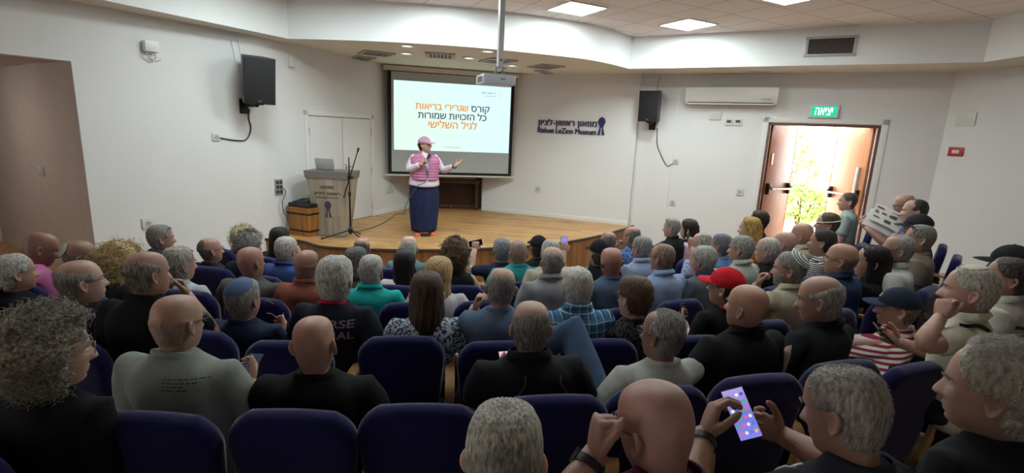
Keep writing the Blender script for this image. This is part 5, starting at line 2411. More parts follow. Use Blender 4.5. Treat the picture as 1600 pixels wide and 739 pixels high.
    # shirt
    if not standing:
        me = shirt_mesh((arms[0][2], arms[0][3]), (arms[1][2], arms[1][3]), sp.get('sl', 'short'), fem, fine)
        v = np.array([q.co[:] for q in me.vertices])
        me2 = me.copy()
        me2.vertices.foreach_set('co', T(v).ravel())
        me2.materials.clear()
        me2.materials.append(cloth_mat(sp.get('top', '222226'), sp.get('pat')))
        me2.update()
        sh = link('shirt', me2, o)
        sp['shirt_obj'] = sh
        col_ = sp.get('collar')
        cb = MB()
        a = np.arange(30) / 30 * 2 * np.pi
        hwn = .0605 * sp.get('neck', 1.0 if fem else 1.12)

        def cring(z, g_, dz_front):
            zz = z + dz_front * np.cos(a)
            return T(np.c_[(hwn + g_) * np.sin(a), -.028 + (.057 + g_) * np.cos(a), zz])
        if col_:
            cb.rings([cring(1.000, .016, -.022), cring(1.022, .010, -.018), cring(1.040, .007, -.014), cring(1.046, .010, -.014), cring(1.040, .015, -.014), cring(1.018, .024, -.026), cring(1.008, .026, -.03)], cap0=False, cap1=False)
            cb.build('collar', cloth_mat(col_ if isinstance(col_, str) else sp.get('top', '222226'), None if isinstance(col_, str) else sp.get('pat')), sh, smooth=180)
        else:
            cb.rings([cring(1.000, .010, -.02), cring(1.016, .006, -.02), cring(1.023, .003, -.018), cring(1.019, .0, -.018)], cap0=False, cap1=False)
            cb.build('neckband', cloth_mat(sp.get('band', sp.get('top', '222226'))), sh, smooth=180)
        tr_, sho = legs_mesh(sp.get('legs', 'sit'))
        t2 = link('trousers', tr_, o)
        if not tr_.materials:
            tr_.materials.append(cloth_mat('23262e'))
            sho.materials.append(mat('shoe_leather', '241f1c', .5))
        t2.material_slots[0].link = 'OBJECT'
        t2.material_slots[0].material = cloth_mat(sp.get('bot', '23262e'))
        link('shoes', sho, o)
    # worn extras
    if sp.get('glasses'):
        glasses(o, HP, sp['glasses'] if isinstance(sp['glasses'], str) else '2a2624')
    if sp.get('shades'):
        glasses(o, HP, '1c1c1e', up=True)
    if sp.get('kippah'):
        kippah(o, HP, sp, sp['kippah'])
    if sp.get('cap'):
        cap(o, HP, sp, *sp['cap'])
    for sdn, S, E_, W_, fd, pd, hk in arms:
        if (sp.get('watchL') and sdn < 0) or (sp.get('watchR') and sdn > 0):
            E2, W2_ = T(E_[None])[0], T(W_[None])[0]
            d = (E2 - W2_) / np.linalg.norm(E2 - W2_)
            c = W2_ + d * .022
            MH = hand_frame(c, -d, pd)
            w_ = MB()
            aa = np.arange(20) / 20 * 2 * np.pi
            w_.rings([np.c_[(.0365 + q) * np.cos(aa), np.full(20, y), (.0345 + q) * np.sin(aa)] for y, q in ((-.010, -.002), (-.010, .0015), (.010, .0015), (.010, -.002))], cap0=False, cap1=False)
            w_.v = [q @ MH[:3, :3].T + MH[:3, 3] for q in w_.v]
            wo = w_.build('wristwatch', black_plastic, o)
            w_ = MB()
            w_.box((0, 0, .0375), (.032, .036, .009), .004, M=MH)
            w_.build('watch_face', mat('watch_case', '5a5c60', .25, .7), wo)
    sp['HP'], sp['T'], sp['arms'] = HP, T, arms
    return o
# ================================================================ auditorium chair
velvet = mat('navy_upholstery', '151548', 0.85, var=0.12, vscale=(30, 30, 30), bump=0.15, bscale=260, spec=0.2, sheen=0.35)
beech = mat('beech_wood', 'd9ae74', 0.4, var=0.1, vscale=(30, 4, 4))


def pad(outline, layers, M=None):
    """closed cushion from an outline (x, z) and layers (y, inset)"""
    P = np.array(outline)
    c = P.mean(0)
    rr = []
    for y, ins in layers:
        q = P - c
        L = np.linalg.norm(q, axis=1)[:, None]
        q = c + q * (1 - ins / L)
        rr.append(np.c_[q[:, 0], np.full(len(q), y), q[:, 1]])
    m = MB()
    m.rings(rr, M=M)
    return m


def round_outline(wt, wb, z0, z1, r, arch, n=7):
    P = []
    for cx, cz, a0 in ((wt - r, z1 - r, 0), (-wt + r, z1 - r, 90), (-wb + r * .6, z0 + r * .6, 180), (wb - r * .6, z0 + r * .6, 270)):
        rr = r if cz > (z0 + z1) / 2 else r * .6
        for t in np.linspace(0, 90, n):
            a = RD(a0 + t)
            P.append((cx + rr * math.cos(a), cz + rr * math.sin(a)))
    P = np.array(P)
    k = (P[:, 1] > z1 - r * 1.01)
    P[k, 1] += arch * (1 - (P[k, 0] / wt) ** 2)
    out = []
    for i in range(len(P)):
        a, b = P[i], P[(i + 1) % len(P)]
        s = max(1, int(np.hypot(*(b - a)) / .06))
        for t in np.arange(s) / s:
            q = a + (b - a) * t
            if q[1] > z1 - 1e-4:
                q = np.array([q[0], z1 + arch * (1 - (q[0] / wt) ** 2)])
            out.append(q)
    return np.array(out)


def make_chair():
    t = empty('auditorium_chair')
    o1 = round_outline(.224, .190, -.28, .30, .10, .018)
    Mt = np.eye(4)
    a = RD(7)
    Mt[1, 1], Mt[1, 2], Mt[2, 1], Mt[2, 2] = math.cos(a), -math.sin(a), math.sin(a), math.cos(a)
    Mt[:3, 3] = (0, -.185, .595)
    pad(o1, [(.028, .06), (.034, .03), (.026, .008), (.0, 0), (-.026, .006), (-.038, .02), (-.043, .05)], Mt).build('backrest', velvet, t, smooth=60)
    o2 = round_outline(.220, .220, -.23, .23, .06, 0)
    Ms = np.eye(4)
    Ms[:3, :3] = [[1, 0, 0], [0, 0, 1], [0, 1, 0]]
    Ms[:3, 3] = (0, .06, .37)
    pad(o2, [(-.05, .03), (-.045, .01), (0, 0), (.02, .006), (.035, .03), (.038, .07)], Ms).build('seat', velvet, t, smooth=60)
    # bentwood arm on the right-hand side
    m = MB()
    prof = catmull([(.27, .60), (.22, .645), (.08, .655), (-.08, .65), (-.19, .63), (-.225, .56), (-.215, .44), (-.19, .32)], 5)
    x0, wd, th = .252, .052, .022
    rr = []
    T = np.gradient(prof, axis=0)
    T /= np.linalg.norm(T, axis=1)[:, None]
    for p, tt in zip(prof, T):
        nn = np.array([-tt[1], tt[0]])
        rr.append([(x0 - wd / 2, *(p + nn * th / 2)), (x0 + wd / 2, *(p + nn * th / 2)), (x0 + wd / 2, *(p - nn * th / 2)), (x0 - wd / 2, *(p - nn * th / 2))])
    m.rings(rr)
    m.build('armrest', beech, t, smooth=30)
    m = MB()
    m.box((x0, .02, .33), (.03, .30, .60), .01)
    m.build('side_panel', mat('chair_frame_black', '18181b', .5), t)
    for s in (-1, 1):
        m = MB()
        m.box((s * .19, -.02, .16), (.035, .05, .33), .006)
        m.box((s * .19, .0, .012), (.05, .34, .024), .006)
        m.build('leg', mat('chair_frame_black', '18181b', .5), t)
    return t


chair0 = make_chair()
chairs = []


def copy_tree(o, parent=None):
    c = o.copy()
    COL.objects.link(c)
    c.parent = parent
    for ch in o.children:
        copy_tree(ch, c)
    return c


# ================================================================ the audience
RROW = {1: 9.0, 2: 8.1, 3: 7.3, 4: 6.5, 5: 5.75, 6: 5.0}
SPEAKER = np.array([-1.46, 8.12])
PEOPLE = {}
_pn = [0]


def on_arc(x, y, R_):
    d = ray(x, y)
    a, b, c = d[:2] @ d[:2], -2 * d[:2] @ ROWC, ROWC @ ROWC - R_ * R_
    return CAM0 + d * ((-b - math.sqrt(b * b - 4 * a * c)) / (2 * a))


def azd(p, q):
    return math.degrees(math.atan2(q[0] - p[0], q[1] - p[1]))


def chair_at(x, y):
    p = on_arc(x, y, 8.25)
    for k in range(4):
        p = at_z(x, y, floor_z(p[0], p[1]) + .893)
    d = ROWC - p[:2]
    return p[:2] + d / np.hypot(*d) * .222


def P(key, row, x, y, w, label, **sp):
    """one seated listener: x, y = crown of the head and w = head width in the photo; row number, ('R', radius) or ('d', depth)"""
    if isinstance(row, tuple):
        cr = on_arc(x, y, row[1]) if row[0] == 'R' else at_depth(x, y, row[1])
    else:
        cr = on_arc(x, y, RROW[row])
    _pn[0] += 1
    sp['seed'] = 1.37 * _pn[0]
    r_ = random.Random(_pn[0])
    dep = depth_of(cr)
    sp.setdefault('fine', dep < 2.7)
    baz = azd(cr, (-1.2, 9.0)) + r_.uniform(-5, 5) if 'baz' not in sp else sp['baz']
    haz = azd(cr, SPEAKER) + r_.uniform(-6, 6) + sp.get('dy', 0)
    if 'haz' in sp:
        haz = sp['haz']
    sp['hy'] = max(-65, min(65, haz - baz))
    sp.setdefault('hp', r_.uniform(-4, 3))
    sp.setdefault('hr', r_.uniform(-4, 4))
    rel = RD(haz - azd((0, 0), cr))
    sp.setdefault('brow', abs(math.degrees(rel)) > 48)
    ex = .158 * abs(math.cos(rel)) + .195 * abs(math.sin(rel))
    hs = max(.97, min(1.10, (w * dep / FPX) / ex * 1.02)) if not sp.get('bulk') else 1.03
    hs = sp.get('hs', hs)
    fwd = np.array([math.sin(RD(baz)), math.cos(RD(baz))])
    rgt = np.array([fwd[1], -fwd[0]])
    hc = cr - np.array([0, 0, .116 * hs])
    lean = sp.get('lean', .065)
    lx = sp.get('lx', 0.0)
    if 'ch' in sp:      # where the middle of the chair's top edge shows
        hip = chair_at(*sp['ch'])
        off = hc[:2] - hip
        lean, lx = float(off @ fwd), float(off @ rgt)
        if lean < .03:
            hip = hip - fwd * (.03 - lean)
            lean = .03
    else:
        hip = hc[:2] - fwd * lean - rgt * lx
    fz = floor_z(*hip)
    if 'ch' in sp:
        sp['caz'] = azd(hip, ROWC)
    fz = sp.get('fz', fz)
    Hz = hc[2] - fz
    if Hz < .97:
        fz = hc[2] - .97
    elif Hz > 1.22:
        fz = hc[2] - 1.22
    Hz = hc[2] - fz
    H = np.array([lx, lean, Hz])
    c_, pv_ = np.array([0, -.005, .054]), np.array([0, -.015, -.135])
    sh_ = (rot_xyz(sp['hy'], sp['hp'], sp['hr']) @ (c_ - pv_) + pv_ - c_) * hs
    H = H - np.array([sh_[0], sh_[1], sh_[2]])
    M = np.eye(4)
    M[:3, 0], M[:3, 1], M[:3, 3] = (*rgt, 0), (*fwd, 0), (hip[0], hip[1], fz)
    nbz = H[2] - .132 * hs
    sz = (nbz - .46) / .54
    sb_ = sp.get('sb', 1.0)
    Mi = np.linalg.inv(M)

    def tinv(p):
        q = (Mi @ np.append(p, 1))[:3]
        k = min(1.2, max(0, ((q[2] - .46) / sz) / .54))
        return np.array([(q[0] - H[0] * k) / sb_, q[1] - H[1] * k, .46 + (q[2] - .46) / sz])
    for side in ('R', 'L'):
        wv = sp.get('w' + side)
        if wv:      # elbow and wrist given where they stand in the hall
            e_, w_, fd, pd, hk = wv
            sp['a' + side] = (tinv(at_depth(*e_)), tinv(at_depth(*w_)), Mi[:3, :3] @ np.array(fd, float), Mi[:3, :3] @ np.array(pd, float), hk)
    o = build_person(sp, M, H, sz, hs)
    tag(o, label, 'person', sp.get('group', 'seated audience'))
    sp.update(M=M, fz=fz, baz=baz, hip=hip, obj=o, label=label, hc=hc)
    PEOPLE[key] = sp
    if sp.get('chair', True):
        chairs.append([hip.copy(), fz, sp.get('caz', azd(hip, ROWC) * .5 + baz * .5), label, 'ch' in sp])
    return sp


def fwd_of(az):
    return np.array([math.sin(RD(az)), math.cos(RD(az)), 0])


def phone(name_label, pos, up, nrm, size=(.072, .152), screen='b9b4ff', strength=.9, apps=False, body='1c1d22'):
    """a telephone: centre, direction of its long side, direction the screen looks to"""
    z = np.asarray(nrm, float) / np.linalg.norm(nrm)
    y = np.asarray(up, float)
    y = y - z * (y @ z)
    y /= np.linalg.norm(y)
    x = np.cross(y, z)
    M = np.eye(4)
    M[:3, 0], M[:3, 1], M[:3, 2], M[:3, 3] = x, y, z, pos
    t = empty('smartphone', label=name_label, cat='phone', group='smartphones')
    seat_on(t, M)
    w_, h_ = size
    m = MB()
    m.box((0, 0, 0), (w_, h_, .009), .004)
    m.build('case', mat('phone_case', body, .4), t)
    m = MB()
    m.box((0, 0, .0046), (w_ * .93, h_ * .95, .0008))
    if apps:
        def g(nt, tc):
            sp_ = N(nt, 'SeparateXYZ')
            nt.links.new(tc.outputs['Generated'], sp_.inputs[0])
            return ramp(nt, sp_.outputs[1], [(0, '8f8af0'), (.5, '7d7fd8'), (1, 'b9a5e8')])
        m.build('screen', emit_mat('phone_screen', g, .75), t, smooth=0)
        cols = ['f2f2f2', '4f7fe8', '48b86a', 'e05a4a', 'e8e2f0', '3f5fd0', 'f0c04a', 'e36aa0']
        k = 0
        for r in range(6):
            for c in range(4):
                if (r in (0,) and c < 2) or (r == 5 and c == 9):
                    continue
                m = MB()
                a = np.arange(14) / 14 * 2 * np.pi
                cx, cy = (-.5 + (c + .5) / 4) * w_ * .84, (.5 - (r + .7) / 6.3) * h_ * .9
                s = w_ * .075
                m.add(np.c_[cx + s * np.cos(a), cy + s * np.sin(a), np.full(14, .0053)], [tuple(range(14))])
                m.build('app_icon', emit_mat('icon', cols[(k * 5 + r) % 8], .8), t, smooth=0, recalc=False)
                k += 1
    else:
        m.build('screen', emit_mat('phone_screen', screen, strength) if strength else mat('dark_screen', '0c0d10', .1), t, smooth=0)
    return t


def hand_pos(key, side, fwd_=.07, palm=.02):
    """centre of a person's grip in the hall"""
    sp = PEOPLE[key]
    for sdn, S, E_, W_, fd, pd, hk in sp['arms']:
        if (sdn > 0) == (side == 'R'):
            w_ = sp['T'](W_[None])[0]
            f_, p_ = fd / np.linalg.norm(fd), pd / np.linalg.norm(pd)
            q = w_ + f_ * fwd_ + p_ * palm
            return (sp['M'] @ np.append(q, 1))[:3], sp['M'][:3, :3]


GREY, GREY2 = 'a3a09a', 'c9c6c0'
WHITE, WHITE2 = 'c9c7c0', 'eceae4'
TAN, PALE, BROWN, RUDDY = 'b5856a', 'c99f86', '8f6249', 'bd8068'
# ---------------- nearest row
P('silver_pony', 1, 790, 634, 112, 'person with silver hair combed back into a low ponytail, nearest the bottom edge', hair='pony', hc='a9a598', hc2='d9d6c8', f=True, top='2b2c30', sl='long', skin=PALE, bulk=1, dy=12, hp=-6, tie='c9b79a')
P('wine', 1, 1024, 597, 118, 'person, bald with glasses and wine-red shirt, watch hand raised to the face', hair='bald', skin='b07c66', top='4d2238', collar=1, glasses='1d1b1b', fine=True, ear=1.0,
  wL=((875, 800, 1.10), (927, 714, 1.17), (.12, .25, 1), (.9, .1, .1), 'fist'), watchL=1, dy=-24, hp=-12, hr=-4)
P('phone_grey', 1, 1322, 574, 128, 'person with cropped grey hair using a bright smartphone in both hands', hair='buzz', sparse=.3, th=.0045, hc='8f8880', hc2='b8b1a8', skin='a8765c', top='23262f', haz=-32, hp=-16, watchL=1, neck=1.12,
  wL=((1062, 820, 1.16), (1100, 682, 1.36), (.36, .35, .82), (.85, -.2, -.35), 'phone'), wR=((1335, 745, 1.36), (1222, 680, 1.56), (-.86, .1, .38), (-.15, -.75, .6), 'phone'))
P('right_edge', 1, 1566, 541, 140, 'person with swept white hair in black at the right edge, seen in profile', hair='sweep', hc='b3aa9c', hc2='ded7c8', skin='b5846c', top='1b1b1e', sl='long', haz=-40, hp=-4, neck=1.15, jaw=1.1, lean=.07)
# ---------------- second row
P('curly_left', ('R', 8.5), 72, 494, 100, 'person with bushy curly grey hair and glasses at far left', ch=(30, 634), hair='curly', hc='958d80', hc2='d0c8ba', th=.036, bulk=1, skin='b98a70', top='16161a', sl='long', haz=38, hp=-4, glasses='8a7a6a', curl=1.3, fine=True)
P('sage_tee', 2, 275, 461, 82, 'person, bald in a sage grey t-shirt with small print below the collar', ch=(237, 641), hair='lowfringe', sparse=.75, hc='8d8076', hc2='a89a8c', skin=TAN, top='8b928b', glasses='17171a', aR='phone', aL='lap', sb=1.12, hp=-5, haz=14, neck=1.1)
P('black_tee', 2, 489, 495, 69, 'person, shaven head in plain black t-shirt beside an empty chair', ch=(455, 637), hair='bald', skin='b98568', top='141416', bot='7f94ab', ear=1.1, sb=1.08, haz=-2, hp=-2)
P('black_polo', ('R', 8.03), 831, 471, 60, 'person, balding grey in black polo with thin red piping', ch=(867, 614), hair='fringe', hc='8c8780', hc2='b0aaa2', skin='b98a6f', top='1b1b20', collar='17171a', aL='phone', sb=1.1, glasses='30302f', haz=-6, hp=-5)
P('heather_tee', ('R', 7.98), 1038, 486, 64, 'person, grey cropped hair in pale heather t-shirt, jeans knee raised', ch=(1032, 600), hair='recede', sparse=.25, hc='8a8781', hc2='b8b4ac', skin='9a6b52', top='a9aaa4', legs='crossed', bot='4a6080', glasses='2a2a2a', aL='lap', aR='cheek', lean=-.02, dy=-18)
P('black_bald', ('R', 7.92), 1172, 446, 68, 'person, bald in black shirt behind the red cap, head turned left', ch=(1190, 582), hair='bald', skin='b5805f', top='141417', dy=-10, hp=3, sb=1.08, collar='121214')
P('black_fringe', ('R', 7.86), 1284, 432, 66, 'person, bald with white side hair, black jacket, looking down left', ch=(1322, 560), hair='fringe', hc='a8a49c', hc2='cfcbc3', skin='a97a62', top='17171a', sl='long', dy=-20, hp=-10, collar='121214', neck=1.1)
P('stripe_woman', ('R', 7.8), 1408, 452, 58, 'person in navy baseball cap and red striped top with curly ponytail', ch=(1440, 535), hair='tail', curl=1, hc='6d5f52', hc2='a8967f', f=True, skin='b5846a', cap=('262f40', '2c3850', ('d9d3cc', 'b02a30')), top='d8d0cc', pat=('stripe', '8a2c40', 42, 0), bulk=1, dy=-22, hp=-2, aL='raise', aR='lap')
P('hand_mouth', ('d', 2.5), 1523, 418, 66, 'person, white cropped hair and cream shirt with black strap, hand at mouth', kippah=('d9cfb8', None, -8, 24), hair='short', th=.007, sparse=.2, hc='b3aca0', hc2='d3cdc2', skin='b07c62', top='c2bda8', wL=((1440, 540, 2.36), (1468, 497, 2.46), (.28, .2, .9), (.8, .35, -.1), 'chin'), aR='phone', dy=-14, baz=-42, hp=0, collar=1)
P('white_stripe', ('d', 2.85), 1582, 404, 58, 'person with dark hair in white shirt with black stripe at right edge', hair='short', hc='3a332f', hc2='6a625c', skin='9a6c54', top='b9b4aa', baz=-42, dy=-10, collar=1)
P('black_cap_edge', ('d', 3.3), 1584, 385, 50, 'person in a black peaked cap at the right edge, behind the striped shirt', hair='short', hc='4a443f', hc2='77706a', skin='9a6c54', cap=('1d1d20',), top='2a2a2e', baz=-45, dy=-10, bulk=1)
# ---------------- third row
P('white_hair_left', 3, 20, 398, 46, 'person with flat white hair in black at the left edge', hair='short', th=.009, hc='a8a49c', hc2='d0ccc4', skin='b07a62', top='17171a', haz=30)
P('glasses_black', ('R', 7.6), 121, 407, 58, 'person, bald with grey sides and glasses, black shirt, third from left wall', hair='fringe', hc='8d877f', hc2='b3ada5', skin='b5846a', top='151517', glasses='1a1a1a', haz=34, sl='long')
P('chin_black', ('R', 7.6), 228, 393, 60, 'person, balding in black t-shirt with chin in hand, left block', hair='fringe', hc='8a847c', hc2='b0aaa2', skin='a8755c', top='141416', aR='chin', haz=26, hp=-4, sb=1.05)
P('blue_kippah', 3, 379, 437, 54, 'person in faded blue skullcap and navy shirt, holding sunglasses', hair='short', hc='8d8983', hc2='b5b1aa', skin='b07c64', kippah=('56688c', None, 22, 48), top='232c44', aR='phone', haz=12)
P('navy_tee', 3, 523, 403, 49, 'person with thick silver hair, navy t-shirt with lettering and red neckline', hair='full', th=.015, hc='b0aca4', hc2='dedad2', skin='b98a70', top='20232f', band='a8283c', bulk=1, hs=1.05, haz=2, hp=4, aR='rest', aL='lap')
P('floral_woman', 3, 667, 426, 48, 'person with long straight brown hair and blue floral blouse', hair='long', hc='3f2a1e', hc2='68462f', f=True, skin='c79a80', top='30405c', pat=('floral', 'b9c2cc', 60, 0), bulk=1, haz=-8, sl='short', len=-.34)
P('steel_tee', 3, 785, 419, 45, 'person, balding in steel blue t-shirt with hand on cheek', hair='fringe', hc='7e7a75', hc2='a8a49d', skin='b58369', top='5c6f8a', aL='cheek', haz=-6, hr=4)
P('plaid', 3, 903, 420, 45, 'person with white hair in blue plaid shirt', hair='short', th=.013, hc='bdb9b0', hc2='e2dfd8', skin='b5846c', top='3f6f95', pat=('plaid', 'd3dbe0', '2f5878', '4d86a8', 0), collar=1, haz=-14)
P('writer', 3, 993, 434, 46, 'person with short brown hair and dark patterned top, writing', hair='short', th=.018, hc='4f3a2b', hc2='7b5a40', f=True, skin='b98a70', top='1d1d22', pat=('floral', '4a4a52', 50, 0), glasses='5a3a30', aL='write', haz=-34, hp=-6, bulk=1)
P('red_cap', 3, 1138, 420, 44, 'person in bright red cap and red scarf over black top', hair='short', hc='2b2320', hc2='4a3d36', f=True, skin='b5846a', cap=('c8202c',), top='161619', band='b02434', aL='phone', sl='long', dy=-20, bulk=1, glasses='4a2a2a')
P('white_kippah', 3, 1237, 395, 46, 'person, grey beard and white striped skullcap, hands clasped at mouth', hair='short', hc='7f7a73', hc2='a9a49c', skin='a8765e', kippah=('cfcdc4', '3b4a66', 42, 46), beard='8e8881', top='b3aa92', collar=1, aL='chin', dy=-16)
P('navy_glasses', 3, 1319, 381, 46, 'person, bald with thin glasses and navy shirt left of the dark curly hair', hair='lowfringe', hc='6d655d', hc2='8f867d', skin='ad7a5c', top='2a3a58', collar=1, glasses='3a3026', dy=-10)
P('black_curls', 3, 1366, 385, 44, 'person with long black wavy hair and black top', hair='long', hc='17130f', hc2='2b231e', f=True, skin='a87458', top='141417', bulk=1, dy=-12, len=-.26)
# ---------------- fourth row
P('pink_shirt', ('R', 7.0), 66, 363, 44, 'person, bald in pink shirt, head bowed, at far left', hair='bald', skin='8a5a48', top='d77fb8', haz=40, hp=-22, lean=.12)
P('ring_kippah', ('R', 6.9), 124, 376, 44, 'person in grey ringed skullcap at the back of a bald head, dark shirt', hair='lowfringe', hc='6d655e', skin='8f6350', kippah=('8d928c', 'c4c6bd', 68, 34), top='3f4146', haz=44, hp=-8)
P('blond_curls', ('R', 6.85), 190, 386, 44, 'person with messy blond curls bending forward', hair='blond', hc='b59a68', hc2='e0cf9c', f=True, skin='b58468', top='1a1a1d', bulk=1, haz=28, hp=-30, lean=.16, curl=1.5, th=.034)
P('shades_polo', 4, 279, 387, 46, 'person with grey hair, sunglasses on head and pale grey polo', hair='full', th=.014, hc='8f8980', hc2='bab4aa', skin='b07a64', shades=1, top='a9adaf', collar=1, haz=28, bulk=1, hs=1.08)
P('olive_tee', 4, 390, 386, 42, 'person, shaven bald in olive grey t-shirt', hair='bald', skin='a5705a', top='55534f', haz=22, sb=1.06)
P('brick_shirt', 4, 480, 391, 36, 'person, bald in brick brown shirt with glasses on head', hair='lowfringe', sparse=.6, hc='8a6f60', skin='9f6a54', top='8a5245', collar=1, shades=1, haz=10)
P('teal_polo', 4, 580, 399, 41, 'person with thin white hair in turquoise polo, large ears', hair='short', th=.007, sparse=.3, hc='aaa69f', hc2='cfccc6', skin='b98a72', top='1fa3a0', collar=1, haz=2, ear=1.2)
P('ash_blonde', 4, 686, 404, 42, 'person with loose ash blonde hair in white blouse', hair='long', hc='ab8a5c', hc2='d9bd8a', f=True, skin='c79a80', top='b9b9bd', bulk=1, haz=8, len=-.22, sl='short', th=.02)
P('grey_polo', 4, 864, 386, 37, 'person, bald crown with grey hair in heather grey polo', hair='crown', th=.007, hc='8b8781', hc2='b3afa8', skin='b5846c', top='8b8d90', collar=1, haz=-10)
P('sunburnt', 4, 956, 387, 35, 'person, ruddy shaven head and neck in dark slate t-shirt', hair='bald', skin='b0705a', top='4b5a70', haz=-14, neck=1.1)
P('blue_shirt_glasses', 4, 1036, 382, 36, 'person, balding with glasses in pale blue shirt', hair='recede', sparse=.35, hc='80685a', hc2='a08878', skin='b07860', top='8fa0c0', collar=1, glasses='2a2422', haz=-38)
P('slate_shirt', 4, 1101, 385, 36, 'person with silver hair in slate shirt beside the red cap', hair='short', th=.011, hc='9a9893', hc2='c3c1bb', skin='ab7b64', top='5f646c', collar='2b3550', haz=-36)
P('phone_pale', 4, 1160, 369, 38, 'person with grey hair in pale shirt, raising a dark phone', hair='short', th=.010, hc='8d8a84', hc2='b3b0aa', skin='a8765e', top='a9aca6', collar=1, aL='raise', haz=-46)
P('white_glasses', 4, 1201, 372, 34, 'person, thin white hair and glasses in black top, right of the raised phone', hair='recede', sparse=.2, hc='a8a39b', hc2='cdc8c0', skin='b58670', top='1d1d20', glasses='8a8078', haz=-48)
# ---------------- fifth row
P('denim_shades', 5, 250, 352, 38, 'person with sunglasses pushed up on grey hair, denim shirt, near the wall socket', hair='short', hc='77726b', hc2='a09b93', skin='a06f5a', shades=1, top='33465f', collar=1, haz=42, bulk=1, hs=1.08)
P('green_kippah', 5, 327, 372, 38, 'person in dark green skullcap and glasses, black jacket', hair='lowfringe', hc='5a534c', skin='a87660', kippah=('3d4538', '6a6f52', 62, 36), top='23232a', sl='long', glasses='2a2a2a', haz=36)
P('grey_curls', 5, 389, 365, 34, 'person with curly grey hair in front of white blond curls', hair='curly', hc='7f7a74', hc2='b5b0a8', th=.026, f=True, skin='b08069', top='1f222c', bulk=1, haz=26)
P('blue_white_hair', 5, 447, 371, 34, 'person with white hair in royal blue shirt before the barrel', hair='short', th=.012, hc='b3afa8', hc2='d9d6cf', skin='b5846c', top='3b4f86', haz=16, collar=1)
P('bun_grey', 5, 556, 387, 27, 'person with dark grey hair pinned under clip, by the stage edge', hair='bob', hc='4f4d4a', hc2='8d8a86', f=True, skin='b58a74', top='6a5a52', bulk=1, haz=2, len=-.10)
P('black_bob', 5, 632, 391, 32, 'person with glossy black bob and white blouse', hair='bob', hc='120f10', hc2='1f1b1d', f=True, skin='c79a80', top='cbbfc2', bulk=1, haz=-2, len=-.17)
P('brown_curls', 5, 711, 378, 32, 'person with big curly brown hair in black top', hair='curly', hc='4a3826', hc2='8a6f4a', th=.040, f=True, skin='c79a80', top='1b1b1e', bulk=1, haz=0, curl=.8, sl='none')
P('teal_tee', ('R', 5.55), 810, 376, 29, 'person, bald in wide teal t-shirt', hair='buzz', sparse=.7, hc='8f7a70', skin='bb8a78', top='2f8d94', haz=-12, sb=1.15)
P('beige_white', 5, 861, 375, 26, 'person with white hair in beige shirt left of the black cap', hair='short', th=.008, hc='a9a59e', hc2='cfccc5', skin='b58a74', top='b5ab97', haz=-10)
P('cap_phone', 5, 938, 376, 30, 'person in black cap photographing the stage with lit phone', hair='short', hc='4a4541', hc2='6d6762', skin='b07c64', cap=('1e1e21',), top='19191c', aL='raise', haz=-22, bulk=1)
P('blue_grey_glasses', 5, 1004, 370, 34, 'person with grey hair and glasses in light blue shirt, front right', hair='short', th=.009, hc='85827d', hc2='aba8a2', skin='b07c64', top='9aa6c4', glasses='2b2b2b', collar=1, haz=-36)
P('stripe_shirt', 5, 1098, 364, 34, 'person with thin grey hair in blue striped shirt, leaning back', hair='recede', sparse=.2, hc='9a948c', hc2='bdb7af', skin='b5826c', top='8f9fc8', pat=('vstripe', 'c5cbe0', 60, 0), collar=1, haz=-44)
P('blue_hidden', ('d', 4.9), 1128, 366, 30, 'person in blue shirt mostly hidden behind the raised phone', hair='short', hc='5f666e', hc2='858b92', skin='a8785f', top='5f7fae', haz=-40)
P('blue_polo_bald', ('d', 4.75), 1228, 362, 36, 'person, bald in bright blue polo', hair='bald', skin='b98670', top='2a72c8', haz=-46)
P('beige_tan', ('d', 4.9), 1255, 349, 35, 'person, shaven head in pale khaki shirt near the doorway', hair='bald', skin='ad785e', top='b3ad98', collar=1, haz=-46)
P('stripe_dark', ('d', 4.6), 1288, 359, 31, 'person with dark tied hair and black striped top', hair='tail', hc='2a211c', hc2='4a3c33', f=True, skin='a87458', top='d0cdca', pat=('stripe', '2a2a30', 60, 0), bulk=1, haz=-50)
P('headband', ('d', 5.3), 1296, 333, 31, 'person with white elastic round the head, grey shirt, below the man in the doorway', hair='short', hc='4f3d30', hc2='6d5646', skin='a8755c', top='b3b1b6', haz=-62, bulk=1)
# ---------------- side block on the landing
P('beige_white_shirt', ('d', 3.8), 1407, 368, 40, 'person, grey balding with dark glasses in white shirt, right side block', hair='recede', sparse=.3, hc='8a857e', hc2='aaa59d', skin='a8765e', top='c3c1bd', glasses='1f1c1b', baz=-52, haz=-56, collar=1, aR='chin')
P('brown_tee_beard', ('d', 4.2), 1441, 352, 38, 'person with sunglasses on grey hair in taupe t-shirt, right side block', hair='short', th=.008, hc='6d6862', hc2='918b84', skin='a0705a', top='6f6459', shades=1, baz=-52, haz=-56, beard='8a847c')
P('dark_cap_side', ('d', 4.7), 1437, 336, 36, 'person in dark cap leaning forward in the side block', hair='short', hc='3d3732', hc2='5a524c', skin='9c6c56', cap=('26242a',), top='3a3a42', baz=-52, haz=-60, bulk=1, lean=.1, aR='chin')
P('dark_hair_side', ('d', 5.2), 1432, 312, 33, 'person with receding dark hair behind the capped listener, side block', hair='recede', hc='2b2521', hc2='4a423c', skin='a87660', top='5a5a60', baz=-52, haz=-58)
P('newspaper_reader', ('d', 5.75), 1414, 304, 30, 'person, bald in blue shirt reading an open newspaper by the wall', hair='lowfringe', hc='5a524b', skin='a06e58', top='3f62a8', baz=-56, haz=-64, hp=-16, aR='paper', aL='paper', glasses='2a2624')
P('doorway_man', ('d', 6.3), 1327, 301, 25, 'person, cropped hair in grey-green t-shirt sitting in the doorway', hair='buzz', hc='4a4038', skin='a87660', top='8f9c96', baz=-50, haz=-62, sb=1.1, aR='lap', aL='lap')
